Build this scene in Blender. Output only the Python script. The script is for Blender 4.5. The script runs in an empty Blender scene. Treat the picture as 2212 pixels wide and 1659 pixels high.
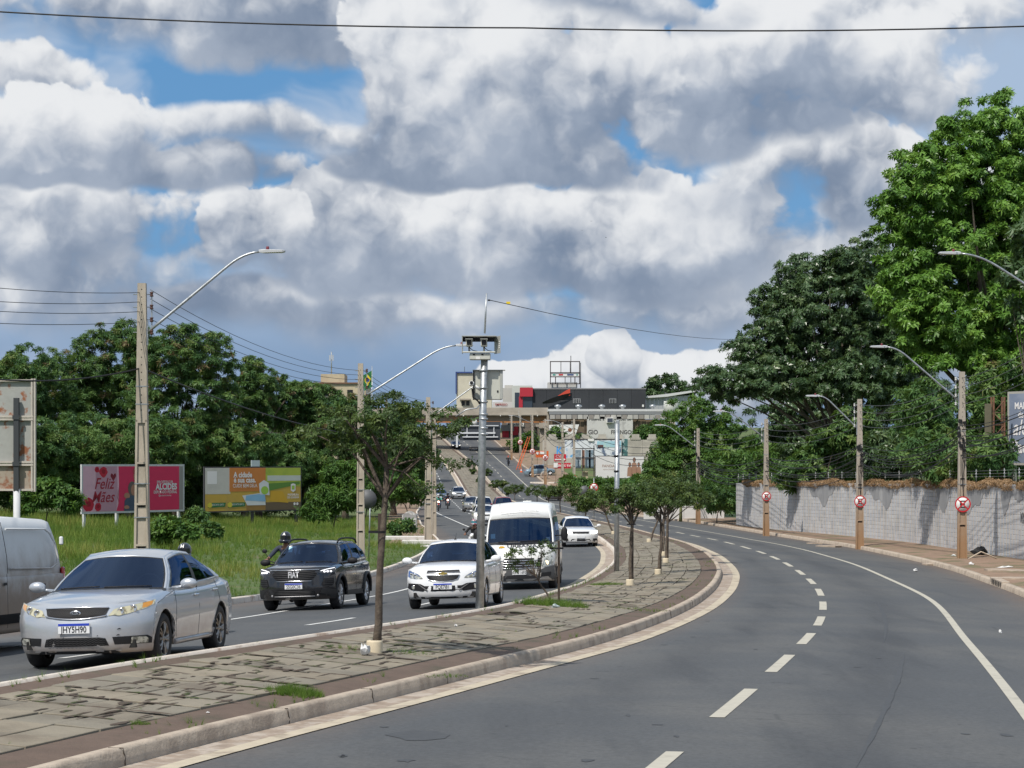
import bpy, bmesh, math, random
import numpy as np
from mathutils import Vector, Matrix, Euler

# ------------------------------------------------------------------ camera, light, sky
SC = bpy.context.scene
COL = SC.collection
F, CX, HY, ZC = 4450.0, 1106.0, 1000.0, 2.7     # focal length, principal column, horizon row (2212 px wide frame), eye height

cam_d = bpy.data.cameras.new('camera')
cam = bpy.data.objects.new('camera', cam_d)
COL.objects.link(cam)
cam.location = (0, 0, ZC)
cam.rotation_euler = (math.radians(90), 0, 0)
cam_d.sensor_width = 36.0
cam_d.lens = 36.0 * F / 2212.0
cam_d.shift_y = (HY - 829.5) / 2212.0
cam_d.clip_start = 0.1
cam_d.clip_end = 9000
SC.camera = cam

SC.view_settings.view_transform = 'Standard'
SC.view_settings.look = 'None'
SC.view_settings.gamma = 1
SC.view_settings.exposure = 0.0
SC.cycles.use_denoising = True
SC.cycles.max_bounces = 6
SC.cycles.diffuse_bounces = 3
SC.cycles.glossy_bounces = 3
SC.cycles.transparent_max_bounces = 6
SC.cycles.transmission_bounces = 3
SC.cycles.caustics_reflective = False
SC.cycles.caustics_refractive = False

SUN_TO = Vector((-0.56, -0.83, 1.33)).normalized()      # direction towards the sun
sun_d = bpy.data.lights.new('sun', 'SUN')
sun_d.energy = 4.3
sun_d.angle = math.radians(0.6)
sun_d.color = (1.0, 0.94, 0.86)
sun = bpy.data.objects.new('sun', sun_d)
COL.objects.link(sun)
sun.location = (-60, -40, 90)
sun.rotation_euler = SUN_TO.to_track_quat('Z', 'Y').to_euler()

class NT:
 """tiny helper to write node graphs"""
 def __init__(self, tree):
  self.t = tree
  self.n = tree.nodes
  self.l = tree.links

 def new(self, kind, **kw):
  nd = self.n.new(kind)
  for k, v in kw.items():
   setattr(nd, k, v)
  return nd

 def put(self, sock, val):
  if isinstance(val, bpy.types.NodeSocket):
   self.l.new(val, sock)
  elif isinstance(val, (tuple, list)) and len(val) == 3 and sock.type == 'RGBA':
   sock.default_value = (*val, 1)
  else:
   sock.default_value = val

 def m(self, op, a, b=None, c=None, clamp=False):
  nd = self.new('ShaderNodeMath', operation=op, use_clamp=clamp)
  self.put(nd.inputs[0], a)
  if b is not None:
   self.put(nd.inputs[1], b)
  if c is not None:
   self.put(nd.inputs[2], c)
  return nd.outputs[0]

 def mix(self, fac, a, b, mode='MIX'):
  nd = self.new('ShaderNodeMix', data_type='RGBA', blend_type=mode)
  self.put(nd.inputs[0], fac)
  self.put(nd.inputs[6], a)
  self.put(nd.inputs[7], b)
  return nd.outputs[2]

 def smooth(self, x, lo, hi, a=0.0, b=1.0):
  nd = self.new('ShaderNodeMapRange', interpolation_type='SMOOTHSTEP')
  self.put(nd.inputs[0], x)
  nd.inputs[1].default_value = lo
  nd.inputs[2].default_value = hi
  nd.inputs[3].default_value = a
  nd.inputs[4].default_value = b
  return nd.outputs[0]

 def noise(self, vec, scale, detail=4, rough=0.5, dist=0.0, lac=2.0):
  nd = self.new('ShaderNodeTexNoise')
  if vec is not None:
   self.put(nd.inputs['Vector'], vec)
  nd.inputs['Scale'].default_value = scale
  nd.inputs['Detail'].default_value = detail
  nd.inputs['Roughness'].default_value = rough
  nd.inputs['Distortion'].default_value = dist
  nd.inputs['Lacunarity'].default_value = lac
  return nd.outputs['Fac']

 def vec(self, x, y, z):
  nd = self.new('ShaderNodeCombineXYZ')
  self.put(nd.inputs[0], x)
  self.put(nd.inputs[1], y)
  self.put(nd.inputs[2], z)
  return nd.outputs[0]

def build_sky():
 w = bpy.data.worlds.new('World')
 SC.world = w
 w.use_nodes = True
 w.node_tree.nodes.clear()
 g = NT(w.node_tree)
 out = g.new('ShaderNodeOutputWorld')
 bg = g.new('ShaderNodeBackground')
 STR = 0.1
 bg.inputs['Strength'].default_value = STR
 sky = g.new('ShaderNodeTexSky', sky_type='NISHITA')
 sky.sun_disc = False
 sky.sun_elevation = math.asin(SUN_TO.z)
 sky.sun_rotation = math.atan2(SUN_TO.x, SUN_TO.y)
 sky.air_density = 1.0
 sky.dust_density = 0.3
 sky.ozone_density = 2.5
 tc = g.new('ShaderNodeTexCoord')
 sep = g.new('ShaderNodeSeparateXYZ')
 g.put(sep.inputs[0], tc.outputs['Generated'])
 x, y, z = sep.outputs
 az = g.m('ARCTAN2', x, y)
 el = g.m('ARCSINE', z)
 U = g.m('MULTIPLY', az, F / 1000.0)          # about 4.45 units per radian
 V = g.m('MULTIPLY', el, F / 1000.0)
 co = g.vec(U, V, 0.0)

 def noise2(vec, scale, detail, rough=0.55):
  nd = g.new('ShaderNodeTexNoise', noise_dimensions='2D')
  g.put(nd.inputs['Vector'], vec)
  nd.inputs['Scale'].default_value = scale
  nd.inputs['Detail'].default_value = detail
  nd.inputs['Roughness'].default_value = rough
  return nd

 def voro(vec, scale, detail):
  nd = g.new('ShaderNodeTexVoronoi', feature='F1', voronoi_dimensions='2D')
  g.put(nd.inputs['Vector'], vec)
  nd.inputs['Scale'].default_value = scale
  nd.inputs['Detail'].default_value = detail
  nd.inputs['Roughness'].default_value = 0.5
  nd.normalize = True
  return nd.outputs['Distance']
 # ragged outlines: large and small warps of the sky coordinates
 wn = g.new('ShaderNodeSeparateColor')
 g.put(wn.inputs[0], noise2(co, 1.9, 3, 0.5).outputs['Color'])
 WU = g.m('MULTIPLY_ADD', g.m('SUBTRACT', wn.outputs[0], 0.5), 0.42, U)
 WV = g.m('MULTIPLY_ADD', g.m('SUBTRACT', wn.outputs[1], 0.5), 0.22, V)
 N = g.m('SUBTRACT', wn.outputs[2], 0.5)

 def field(du, dv):
  c = g.vec(g.m('ADD', SU, du), g.m('ADD', SV, dv), 0.0)
  p = g.m('SUBTRACT', 0.40, voro(c, 7.5, 3.0))
  q = g.m('SUBTRACT', noise2(c, 3.6, 7, 0.55).outputs['Fac'], 0.5)
  return g.m('MULTIPLY_ADD', q, 1.45, g.m('MULTIPLY', p, 1.25))
 fine = g.new('ShaderNodeSeparateColor')
 g.put(fine.inputs[0], noise2(co, 11.0, 3, 0.5).outputs['Color'])
 SU = g.m('MULTIPLY_ADD', g.m('SUBTRACT', fine.outputs[0], 0.5), 0.05, U)
 SV = g.m('MULTIPLY_ADD', g.m('SUBTRACT', fine.outputs[1], 0.5), 0.05, V)
 puff = field(0, 0)
 lit = field(-0.026, 0.036)
 relief = g.m('SUBTRACT', puff, lit)                     # >0 faces the light
 big = noise2(g.vec(g.m('ADD', U, 3.1), g.m('MULTIPLY', V, 1.6), 0), 1.5, 4, 0.5).outputs['Fac']
 soft_n = noise2(g.vec(g.m('MULTIPLY', WU, 0.5), WV, 0), 2.6, 5, 0.55).outputs['Fac']

 white = (0.82 / STR, 0.835 / STR, 0.855 / STR)
 grey = (0.285 / STR, 0.35 / STR, 0.46 / STR)
 thin = (0.42 / STR, 0.53 / STR, 0.69 / STR)
 blue_sky = g.mix(0.8, sky.outputs[0], (0.105 / STR, 0.30 / STR, 0.585 / STR))
 veil = g.smooth(soft_n, 0.40, 0.56)
 col = g.mix(g.m('MULTIPLY', veil, 0.9), blue_sky, thin)
 low = g.smooth(V, 0.47, 0.16)
 lowc = g.mix(g.smooth(big, 0.35, 0.62), (0.215 / STR, 0.325 / STR, 0.50 / STR), (0.36 / STR, 0.45 / STR, 0.60 / STR))
 col = g.mix(g.m('MULTIPLY', low, 0.92), col, lowc)
 # scattered cumulus all round
 zz = g.m('ADD', g.m('MAXIMUM', z, 0.0), 0.22)
 pl = g.vec(g.m('DIVIDE', x, zz), g.m('DIVIDE', y, zz), 0.0)
 cov = noise2(pl, 1.1, 6, 0.55).outputs['Fac']
 away = g.m('MAXIMUM', g.smooth(g.m('ABSOLUTE', U), 1.2, 1.7), g.smooth(V, 1.0, 1.3))
 fg = g.m('MULTIPLY', g.m('SUBTRACT', cov, 0.46), 5.0)
 ag = g.m('MULTIPLY', g.smooth(fg, 0.0, 0.4), away)
 lg = g.smooth(fg, 0.1, 1.2, 0.95, 0.25)
 col = g.mix(ag, col, g.mix(lg, grey, white))
 # the banks of cumulus ahead: centre, half width, height above / below the base line, darkness, softness, puffiness
 L = [
  (1900, 800, 500, 90, 60, 0.55, 0.9, 0.6),
  (1330, 850, 260, 100, 60, 0.10, 0.30, 0.9),
  (1500, 850, 260, 120, 60, 0.14, 0.30, 0.9),
  (1345, 790, 50, 75, 60, 0.02, 0.25, 0.9),
  (1190, 850, 120, 80, 60, 0.05, 0.30, 0.9),
  (700, 690, 760, 70, 70, 1.05, 1.0, 0.5),
  (60, 640, 480, 130, 70, 0.72, 0.9, 0.7),
  (130, 545, 370, 160, 85, 0.50, 0.6, 0.9),
  (1560, 660, 560, 150, 80, 0.72, 0.9, 0.7),
  (1960, 560, 330, 190, 120, 0.48, 0.9, 0.8),
  (1120, 610, 640, 200, 50, 0.80, 0.5, 0.8),
  (860, 560, 440, 190, 60, 0.42, 0.4, 0.9),
  (1330, 540, 400, 170, 70, 0.30, 0.4, 0.9),
  (560, 520, 120, 70, 60, 0.12, 0.3, 1.0),
  (1010, 490, 260, 90, 60, 0.05, 0.5, 1.0),
  (1850, 440, 170, 170, 90, 0.25, 0.35, 0.9),
  (80, 225, 190, 90, 60, 0.25, 0.6, 1.0),
  (350, 425, 300, 90, 35, 0.70, 0.6, 0.7),
  (90, 415, 380, 130, 40, 0.85, 0.5, 0.8),
  (200, 355, 240, 145, 60, 0.20, 0.32, 0.9),
  (560, 330, 380, 75, 60, 0.30, 1.3, 0.6),
  (1690, 400, 230, 110, 90, 0.25, 1.0, 0.9),

  (300, 60, 480, 110, 90, 0.62, 1.0, 0.9),
  (640, 120, 230, 230, 70, 0.85, 0.6, 0.9),
  (1900, 60, 520, 110, 120, 0.55, 1.1, 0.9),
  (1960, 260, 230, 230, 90, 0.40, 0.5, 0.9),
  (1570, 300, 380, 360, 60, 0.78, 0.55, 0.9),
  (1600, 130, 300, 200, 120, 0.30, 0.6, 1.0),
  (1010, 395, 420, 140, 35, 1.0, 0.5, 0.8),
  (1000, 270, 310, 360, 130, 0.20, 0.28, 1.0),
  (1240, 200, 190, 330, 150, 0.22, 0.35, 1.0),
  (1330, 20, 330, 60, 50, 0.9, 0.9, 0.9),
 ]
 greyv = g.mix(g.smooth(g.m('ADD', puff, g.m('MULTIPLY', N, 1.5)), -0.55, 0.55), (0.19 / STR, 0.25 / STR, 0.355 / STR), (0.37 / STR, 0.43 / STR, 0.53 / STR))
 for (px, py, w_, up, dn, dark, soft, amp) in L:
  a, b = (px - CX) / 1000, (HY - py) / 1000
  w_, up, dn = w_ / 1000, up / 1000, dn / 1000
  du = g.m('DIVIDE', g.m('SUBTRACT', WU, a), w_ * 0.94)
  dy = g.m('SUBTRACT', WV, b)
  dv = g.m('MAXIMUM', g.m('DIVIDE', dy, up), g.m('DIVIDE', dy, -dn))
  r = g.m('SUBTRACT', 1.0, g.m('MULTIPLY_ADD', du, du, g.m('MULTIPLY', dv, dv)))
  f = g.m('MULTIPLY_ADD', puff, amp * 1.35, r)
  hgt = g.smooth(dy, -dn * 0.9, up * 0.75)          # 0 at the base, 1 high up
  al = g.smooth(g.m('DIVIDE', f, g.m('MULTIPLY_ADD', hgt, -1.1, 1.6)), 0.0, soft)
  li = g.m('ADD', g.m('MULTIPLY_ADD', relief, 1.0, g.m('MULTIPLY', N, 0.9)), g.m('MULTIPLY_ADD', hgt, 0.80, 0.22 - 0.55 * dark))
  li = g.smooth(li, 0.0, 1.12)
  col = g.mix(al, col, g.mix(li, greyv, white))
 g.put(bg.inputs['Color'], col)
 g.l.new(bg.outputs[0], out.inputs[0])
 w.cycles.sampling_method = 'MANUAL'
 w.cycles.sample_map_resolution = 256

build_sky()

# ------------------------------------------------------------------ helpers: materials
MATS = {}

def M(name, col, rough=0.6, metal=0.0, var=0.0, vs=3.0, col2=None, mix=(0.4, 0.62), bump=0.0, bs=30.0, coat=0.0,
  spec=0.5, emit=0.0, dirt=None, vec=None, trans=0.0, fine=0.0):
 """procedural principled material: colour noise, bump, optional dirt creeping up from the ground"""
 if name in MATS:
  return MATS[name]
 m = bpy.data.materials.new(name)
 m.use_nodes = True
 g = NT(m.node_tree)
 bs_ = m.node_tree.nodes['Principled BSDF']
 bs_.inputs['Roughness'].default_value = rough
 bs_.inputs['Metallic'].default_value = metal
 bs_.inputs['Specular IOR Level'].default_value = spec
 bs_.inputs['Coat Weight'].default_value = coat
 bs_.inputs['Coat Roughness'].default_value = 0.06
 c = (*col, 1)
 bs_.inputs['Base Color'].default_value = c
 tc = g.new('ShaderNodeTexCoord')
 co = tc.outputs['Object']
 if vec:
  mp = g.new('ShaderNodeMapping')
  mp.inputs['Scale'].default_value = vec
  g.put(mp.inputs[0], co)
  cov = mp.outputs[0]
 else:
  cov = co
 cur = None
 if col2 is not None:
  n = g.noise(cov, vs, 6, 0.6, 0.3)
  cur = g.mix(g.smooth(n, mix[0], mix[1]), c, (*col2, 1))
 if var:
  n = g.noise(cov, vs * 2.3, 5, 0.6)
  k = g.m('MULTIPLY_ADD', g.m('SUBTRACT', n, 0.5), var * 2.4, 1.0)
  if fine:
   n2 = g.noise(co, vs * 60, 2, 0.5)
   k = g.m('MULTIPLY', k, g.m('MULTIPLY_ADD', g.m('SUBTRACT', n2, 0.5), fine * 2, 1.0))
  kk = g.new('ShaderNodeCombineColor')
  for i in range(3):
   g.put(kk.inputs[i], k)
  cur = g.mix(1.0, cur if cur is not None else c, kk.outputs[0], 'MULTIPLY')
 if dirt:
  z0, z1, dc, amt = dirt
  sp = g.new('ShaderNodeSeparateXYZ')
  g.put(sp.inputs[0], co)
  n = g.noise(co, 2.5, 6, 0.65)
  hz = g.m('MULTIPLY_ADD', g.m('SUBTRACT', n, 0.5), (z1 - z0) * 0.9, sp.outputs[2])
  fac = g.m('MULTIPLY', g.smooth(hz, z1, z0), amt)
  cur = g.mix(fac, cur if cur is not None else c, (*dc, 1))
  g.put(bs_.inputs['Roughness'], g.m('MULTIPLY_ADD', fac, 0.55, rough))
  if metal:
   g.put(bs_.inputs['Metallic'], g.m('MULTIPLY', g.m('SUBTRACT', 1.0, fac), metal))
 if cur is not None:
  g.put(bs_.inputs['Base Color'], cur)
 if bump:
  n = g.noise(cov, bs, 4, 0.6)
  b = g.new('ShaderNodeBump')
  b.inputs['Strength'].default_value = bump
  b.inputs['Distance'].default_value = 0.02
  g.put(b.inputs['Height'], n)
  g.put(bs_.inputs['Normal'], b.outputs[0])
 if emit:
  bs_.inputs['Emission Color'].default_value = c
  bs_.inputs['Emission Strength'].default_value = emit
 MATS[name] = m
 return m

def M_leaf(name, cols, trans=0.35, rough=0.5, spec=0.3):
 """leaf material: colour from the mesh attribute 'tint' (0..1) through three leaf colours, light shining through"""
 if name in MATS:
  return MATS[name]
 m = bpy.data.materials.new(name)
 m.use_nodes = True
 g = NT(m.node_tree)
 p = m.node_tree.nodes['Principled BSDF']
 out = m.node_tree.nodes['Material Output']
 at = g.new('ShaderNodeAttribute')
 at.attribute_name = 'tint'
 ramp = g.new('ShaderNodeValToRGB')
 e = ramp.color_ramp.elements
 e[0].color = (*cols[0], 1)
 e[1].color = (*cols[-1], 1)
 for i, c in enumerate(cols[1:-1]):
  k = e.new((i + 1) / (len(cols) - 1))
  k.color = (*c, 1)
 g.put(ramp.inputs[0], at.outputs['Fac'])
 p.inputs['Roughness'].default_value = rough
 p.inputs['Specular IOR Level'].default_value = spec
 g.put(p.inputs['Base Color'], ramp.outputs[0])
 tr = g.new('ShaderNodeBsdfTranslucent')
 g.put(tr.inputs[0], g.mix(0.5, ramp.outputs[0], (0.16, 0.22, 0.02, 1)))
 ms = g.new('ShaderNodeMixShader')
 ms.inputs[0].default_value = trans
 g.l.new(p.outputs[0], ms.inputs[1])
 g.l.new(tr.outputs[0], ms.inputs[2])
 g.l.new(ms.outputs[0], out.inputs[0])
 MATS[name] = m
 return m

def M_glass(name, tint, gloss=0.06):
 """window glass: dark tint that lets some light through, mirror reflection by angle"""
 if name in MATS:
  return MATS[name]
 m = bpy.data.materials.new(name)
 m.use_nodes = True
 t = m.node_tree
 g = NT(t)
 t.nodes.remove(t.nodes['Principled BSDF'])
 out = t.nodes['Material Output']
 tr = g.new('ShaderNodeBsdfTransparent')
 tr.inputs[0].default_value = (*tint, 1)
 gl = g.new('ShaderNodeBsdfGlossy')
 gl.inputs['Roughness'].default_value = 0.02
 gl.inputs[0].default_value = (0.33, 0.50, 0.85, 1)
 fr = g.new('ShaderNodeFresnel')
 fr.inputs[0].default_value = 1.5
 fac = g.m('ADD', g.m('MULTIPLY', fr.outputs[0], 0.85), gloss, clamp=True)
 ms = g.new('ShaderNodeMixShader')
 g.put(ms.inputs[0], fac)
 g.l.new(tr.outputs[0], ms.inputs[1])
 g.l.new(gl.outputs[0], ms.inputs[2])
 g.l.new(ms.outputs[0], out.inputs[0])
 MATS[name] = m
 return m

# ------------------------------------------------------------------ helpers: objects and meshes
def link(o, parent=None):
 COL.objects.link(o)
 if parent is not None:
  o.parent = parent
 return o

def tag(o, label=None, cat=None, group=None, kind=None):
 if label:
  o['label'] = label
 if cat:
  o['category'] = cat
 if group:
  o['group'] = group
 if kind:
  o['kind'] = kind
 return o

def thing(name, label, cat, loc=(0, 0, 0), rz=0.0, group=None):
 o = bpy.data.objects.new(name, None)
 o.empty_display_size = 0.2
 link(o)
 o.location = loc
 o.rotation_euler = (0, 0, rz)
 return tag(o, label, cat, group)

def copy_tree(root, loc, rz=None, label=None, group=None, scale=None):
 r = root.copy()
 COL.objects.link(r)
 r.location = loc
 if rz is not None:
  r.rotation_euler = (0, 0, rz)
 if scale:
  r.scale = scale
 if label:
  r['label'] = label
 if group:
  r['group'] = group

 def rec(src, dst):
  for ch in list(src.children):
   c = ch.copy()
   COL.objects.link(c)
   c.parent = dst
   rec(ch, c)
 rec(root, r)
 return r

class MB:
 """collects faces; build() links them as one mesh object"""
 def __init__(self):
  self.v, self.f, self.s = [], [], []

 def add(self, vs, fs, smooth=False):
  k = len(self.v)
  self.v.extend([tuple(p) for p in vs])
  self.f.extend([tuple(i + k for i in f) for f in fs])
  self.s.extend([smooth] * len(fs))
  return self

 def xf(self, mat, start=0):
  for i in range(start, len(self.v)):
   self.v[i] = tuple(mat @ Vector(self.v[i]))
  return self

 def box(self, c, s, rz=0.0, b=0.0, rx=0.0, ry=0.0):
  hx, hy, hz = s[0] / 2, s[1] / 2, s[2] / 2
  R = Euler((rx, ry, rz)).to_matrix()
  if b <= 0:
   vs = [(x, y, z) for z in (-hz, hz) for y in (-hy, hy) for x in (-hx, hx)]
   fs = [(0, 2, 3, 1), (4, 5, 7, 6), (0, 1, 5, 4), (1, 3, 7, 5), (3, 2, 6, 7), (2, 0, 4, 6)]
  else:
   b = min(b, hx * 0.9, hy * 0.9, hz * 0.9)
   vs, fs, idx = [], [], {}
   for sx in (-1, 1):
    for sy in (-1, 1):
     for sz in (-1, 1):
      for ax in range(3):
       p = [sx * (hx - b), sy * (hy - b), sz * (hz - b)]
       p[ax] += (sx, sy, sz)[ax] * b
       idx[(sx, sy, sz, ax)] = len(vs)
       vs.append(tuple(p))
   for ax in range(3):
    o1, o2 = [(1, 2), (0, 2), (0, 1)][ax]
    for s_ in (-1, 1):
     q = []
     for (a, bb) in ((-1, -1), (1, -1), (1, 1), (-1, 1)):
      k = [0, 0, 0]
      k[ax], k[o1], k[o2] = s_, a, bb
      q.append(idx[(*k, ax)])
     fs.append(q)
    for a in (-1, 1):
     for bb in (-1, 1):
      q = []
      for (e, axx) in ((-1, o1), (-1, o2), (1, o2), (1, o1)):
       k = [0, 0, 0]
       k[ax], k[o1], k[o2] = e, a, bb
       q.append(idx[(*k, axx)])
      fs.append(q)
   for sx in (-1, 1):
    for sy in (-1, 1):
     for sz in (-1, 1):
      fs.append([idx[(sx, sy, sz, i)] for i in range(3)])
   g = []
   for f in fs:
    p = [Vector(vs[i]) for i in f]
    n = (p[1] - p[0]).cross(p[2] - p[0])
    cc = sum(p, Vector()) / len(p)
    g.append(tuple(f) if n.dot(cc) > 0 else tuple(reversed(f)))
   fs = g
  C = Vector(c)
  return self.add([R @ Vector(p) + C for p in vs], fs)

 def tube(self, pts, rad, n=8, cap=True, smooth=True):
  pts = [Vector(p) for p in pts]
  if not hasattr(rad, '__len__'):
   rad = [rad] * len(pts)
  vs, fs = [], []
  up = None
  for i, p in enumerate(pts):
   t = (pts[min(i + 1, len(pts) - 1)] - pts[max(i - 1, 0)])
   t = t.normalized() if t.length > 1e-9 else Vector((0, 0, 1))
   if up is None:
    up = Vector((1, 0, 0)) if abs(t.x) < 0.8 else Vector((0, 1, 0))
   a = (up - t * up.dot(t)).normalized()
   b = t.cross(a)
   up = a
   for k in range(n):
    an = 2 * math.pi * k / n
    vs.append(p + (a * math.cos(an) + b * math.sin(an)) * rad[i])
  for i in range(len(pts) - 1):
   for k in range(n):
    k2 = (k + 1) % n
    fs.append((i * n + k, i * n + k2, (i + 1) * n + k2, (i + 1) * n + k))
  self.add(vs, fs, smooth)
  if cap:
   k = len(self.v) - len(vs)
   self.f.append(tuple(k + i for i in reversed(range(n))))
   self.f.append(tuple(k + (len(pts) - 1) * n + i for i in range(n)))
   self.s += [False, False]
  return self

 def lathe(self, prof, n=16, c=(0, 0, 0), axis='z', smooth=True):
  """prof: (radius, height) pairs"""
  vs, fs = [], []
  for (r, h) in prof:
   for k in range(n):
    a = 2 * math.pi * k / n
    x, y = r * math.cos(a), r * math.sin(a)
    p = {'z': (x, y, h), 'x': (h, x, y), 'y': (y, h, x)}[axis]
    vs.append((p[0] + c[0], p[1] + c[1], p[2] + c[2]))
  for i in range(len(prof) - 1):
   for k in range(n):
    k2 = (k + 1) % n
    fs.append((i * n + k, i * n + k2, (i + 1) * n + k2, (i + 1) * n + k))
  self.add(vs, fs, smooth)
  return self

 def disc(self, r, n=24, c=(0, 0, 0), axis='z', h=0.0):
  self.lathe([(1e-4, h), (r, h)], n, c, axis, False)
  return self

 def prism(self, poly, z0, z1):
  """polygon in xy, extruded in z"""
  n = len(poly)
  a = sum(poly[i][0] * poly[(i + 1) % n][1] - poly[(i + 1) % n][0] * poly[i][1] for i in range(n))
  if a < 0:
   poly = poly[::-1]
  vs = [(x, y, z0) for x, y in poly] + [(x, y, z1) for x, y in poly]
  fs = [tuple(reversed(range(n))), tuple(range(n, 2 * n))]
  fs += [(i, (i + 1) % n, n + (i + 1) % n, n + i) for i in range(n)]
  return self.add(vs, fs)

 def grid(self, P, smooth=True, flip=False):
  """P: rows of points"""
  r, c = len(P), len(P[0])
  fs = []
  for i in range(r - 1):
   for j in range(c - 1):
    q = (i * c + j, i * c + j + 1, (i + 1) * c + j + 1, (i + 1) * c + j)
    fs.append(q[::-1] if flip else q)
  return self.add([p for row in P for p in row], fs, smooth)

 def mesh(self, name, weld=0.0):
  me = bpy.data.meshes.new(name)
  me.from_pydata(self.v, [], self.f)
  if any(self.s):
   me.polygons.foreach_set('use_smooth', self.s)
  if weld:
   bm = bmesh.new()
   bm.from_mesh(me)
   bmesh.ops.remove_doubles(bm, verts=bm.verts, dist=weld)
   bm.to_mesh(me)
   bm.free()
  me.update()
  return me

 def build(self, name, mat, parent=None, loc=(0, 0, 0), rot=(0, 0, 0), weld=0.0):
  me = self.mesh(name, weld)
  return mobj(name, me, mat, parent, loc, rot)

def mobj(name, me, mat, parent=None, loc=(0, 0, 0), rot=(0, 0, 0)):
 if mat is not None and not me.materials:
  for mm in (mat if isinstance(mat, (list, tuple)) else [mat]):
   me.materials.append(mm)
 o = bpy.data.objects.new(name, me)
 link(o, parent)
 o.location = loc
 o.rotation_euler = rot
 return o

def np_mesh(name, V, Fc, tint=None, smooth=False):
 """fast mesh from numpy arrays, faces of equal size"""
 me = bpy.data.meshes.new(name)
 k = Fc.shape[1]
 me.vertices.add(len(V))
 me.vertices.foreach_set('co', V.astype(np.float32).ravel())
 me.loops.add(Fc.size)
 me.loops.foreach_set('vertex_index', Fc.astype(np.int32).ravel())
 me.polygons.add(len(Fc))
 me.polygons.foreach_set('loop_start', np.arange(0, Fc.size, k, dtype=np.int32))
 if smooth:
  me.polygons.foreach_set('use_smooth', np.ones(len(Fc), dtype=bool))
 me.update(calc_edges=True)
 if tint is not None:
  a = me.attributes.new('tint', 'FLOAT', 'POINT')
  a.data.foreach_set('value', tint.astype(np.float32))
 return me

TXT = {}

def text_mesh(body, size=1.0, bold=0.0, width=1.0, depth=0.0, align='CENTER', shear=0.0):
 """lettering as flat mesh in the xz plane, facing -y"""
 key = (body, size, bold, width, depth, align, shear)
 if key in TXT:
  return TXT[key]
 cu = bpy.data.curves.new('lettering', 'FONT')
 cu.body = body
 cu.size = size
 cu.offset = bold
 cu.extrude = depth
 cu.align_x = align
 cu.align_y = 'CENTER'
 cu.shear = shear
 cu.resolution_u = 3
 o = bpy.data.objects.new('lettering', cu)
 COL.objects.link(o)
 bpy.context.view_layer.update()
 me = bpy.data.meshes.new_from_object(o.evaluated_get(bpy.context.evaluated_depsgraph_get()))
 bpy.data.objects.remove(o)
 bpy.data.curves.remove(cu)
 me.transform(Matrix(((width, 0, 0, 0), (0, 0, -1, 0), (0, 1, 0, 0), (0, 0, 0, 1))))
 me.materials.clear()
 TXT[key] = me
 return me

def lettering(body, mat, parent, loc, size, bold=0.0, width=1.0, rz=0.0, align='CENTER', shear=0.0, rx=0.0, name='lettering'):
 me = text_mesh(body, size, bold, width, 0.0, align, shear).copy()
 return mobj(name, me, mat, parent, loc, (rx, 0, rz))

# ------------------------------------------------------------------ the lie of the land
def smooth_fn(d, v, sig=3.0, lo=-40, hi=620):
 """piecewise linear table -> gently smoothed function of the distance Y, with straight ends"""
 d, v = np.array(d, float), np.array(v, float)
 o = np.argsort(d)
 d, v = d[o], v[o]
 g = np.arange(lo - 60, hi + 60, 0.5)
 y = np.interp(g, d, v)
 m0 = (v[1] - v[0]) / (d[1] - d[0])
 m1 = (v[-1] - v[-2]) / (d[-1] - d[-2])
 y = np.where(g < d[0], v[0] + (g - d[0]) * m0, y)
 y = np.where(g > d[-1], v[-1] + (g - d[-1]) * m1, y)
 k = np.exp(-0.5 * (np.arange(-30, 30.5, 0.5) / sig) ** 2)
 y2 = np.convolve(np.pad(y, 60, mode='edge'), k / k.sum(), 'same')[60:-60]
 return lambda q: np.interp(q, g, y2)

# metres below the eye, along the right and the left carriageway
zR = smooth_fn([-40, 0, 15, 22, 28, 34, 40, 46, 52, 58, 64, 70, 76, 82, 88, 94, 100, 106, 112, 150, 185, 220, 250, 270, 285, 307, 330, 362, 405, 430, 460, 520, 620],
    [2.6, 2.65, 2.7, 2.75, 2.87, 3.02, 3.19, 3.31, 3.37, 3.43, 3.5, 3.54, 3.58, 3.64, 3.71, 3.75, 3.78, 3.85, 3.88, 4.2, 4.5, 4.75, 4.8, 4.6, 3.95, 2.6, 1.35, -0.1, -2.8, -4.6, -6.4, -9, -10], 2.5)
zL = smooth_fn([-40, 0, 20, 26.8, 44, 60, 80, 100, 125, 150, 185, 220, 250, 270, 285, 307, 330, 362, 405, 430, 460, 520, 620],
    [2.25, 2.3, 2.43, 2.52, 3.06, 3.62, 3.85, 4.0, 4.2, 4.4, 4.6, 4.75, 4.6, 4.4, 3.75, 2.4, 1.2, -0.3, -3, -4.8, -6.6, -9.2, -10], 3)

def solve_d(y, zf, off=0.0):
 g = np.arange(12, 480, 0.1)
 h = (zf(g) + off) * F / g - (y - HY)
 i = np.where(h <= 0)[0]
 return float(g[i[0]]) if len(i) else 480.0

def trace(pts, zf, off=0.0, extra=(), sig=3.0):
 """pixels on a line of the ground -> X as a function of distance"""
 d, x = [], []
 for (px, py) in pts:
  q = solve_d(py, zf, off)
  d.append(q)
  x.append((px - CX) * q / F)
 for (q, xx) in extra:
  d.append(q)
  x.append(xx)
 o = np.argsort(d)
 d, x = np.array(d)[o], np.array(x)[o]
 keep = [0]
 for i in range(1, len(d)):
  if d[i] - d[keep[-1]] > 0.4:
   keep.append(i)
 return smooth_fn(d[keep], x[keep], sig)

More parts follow.
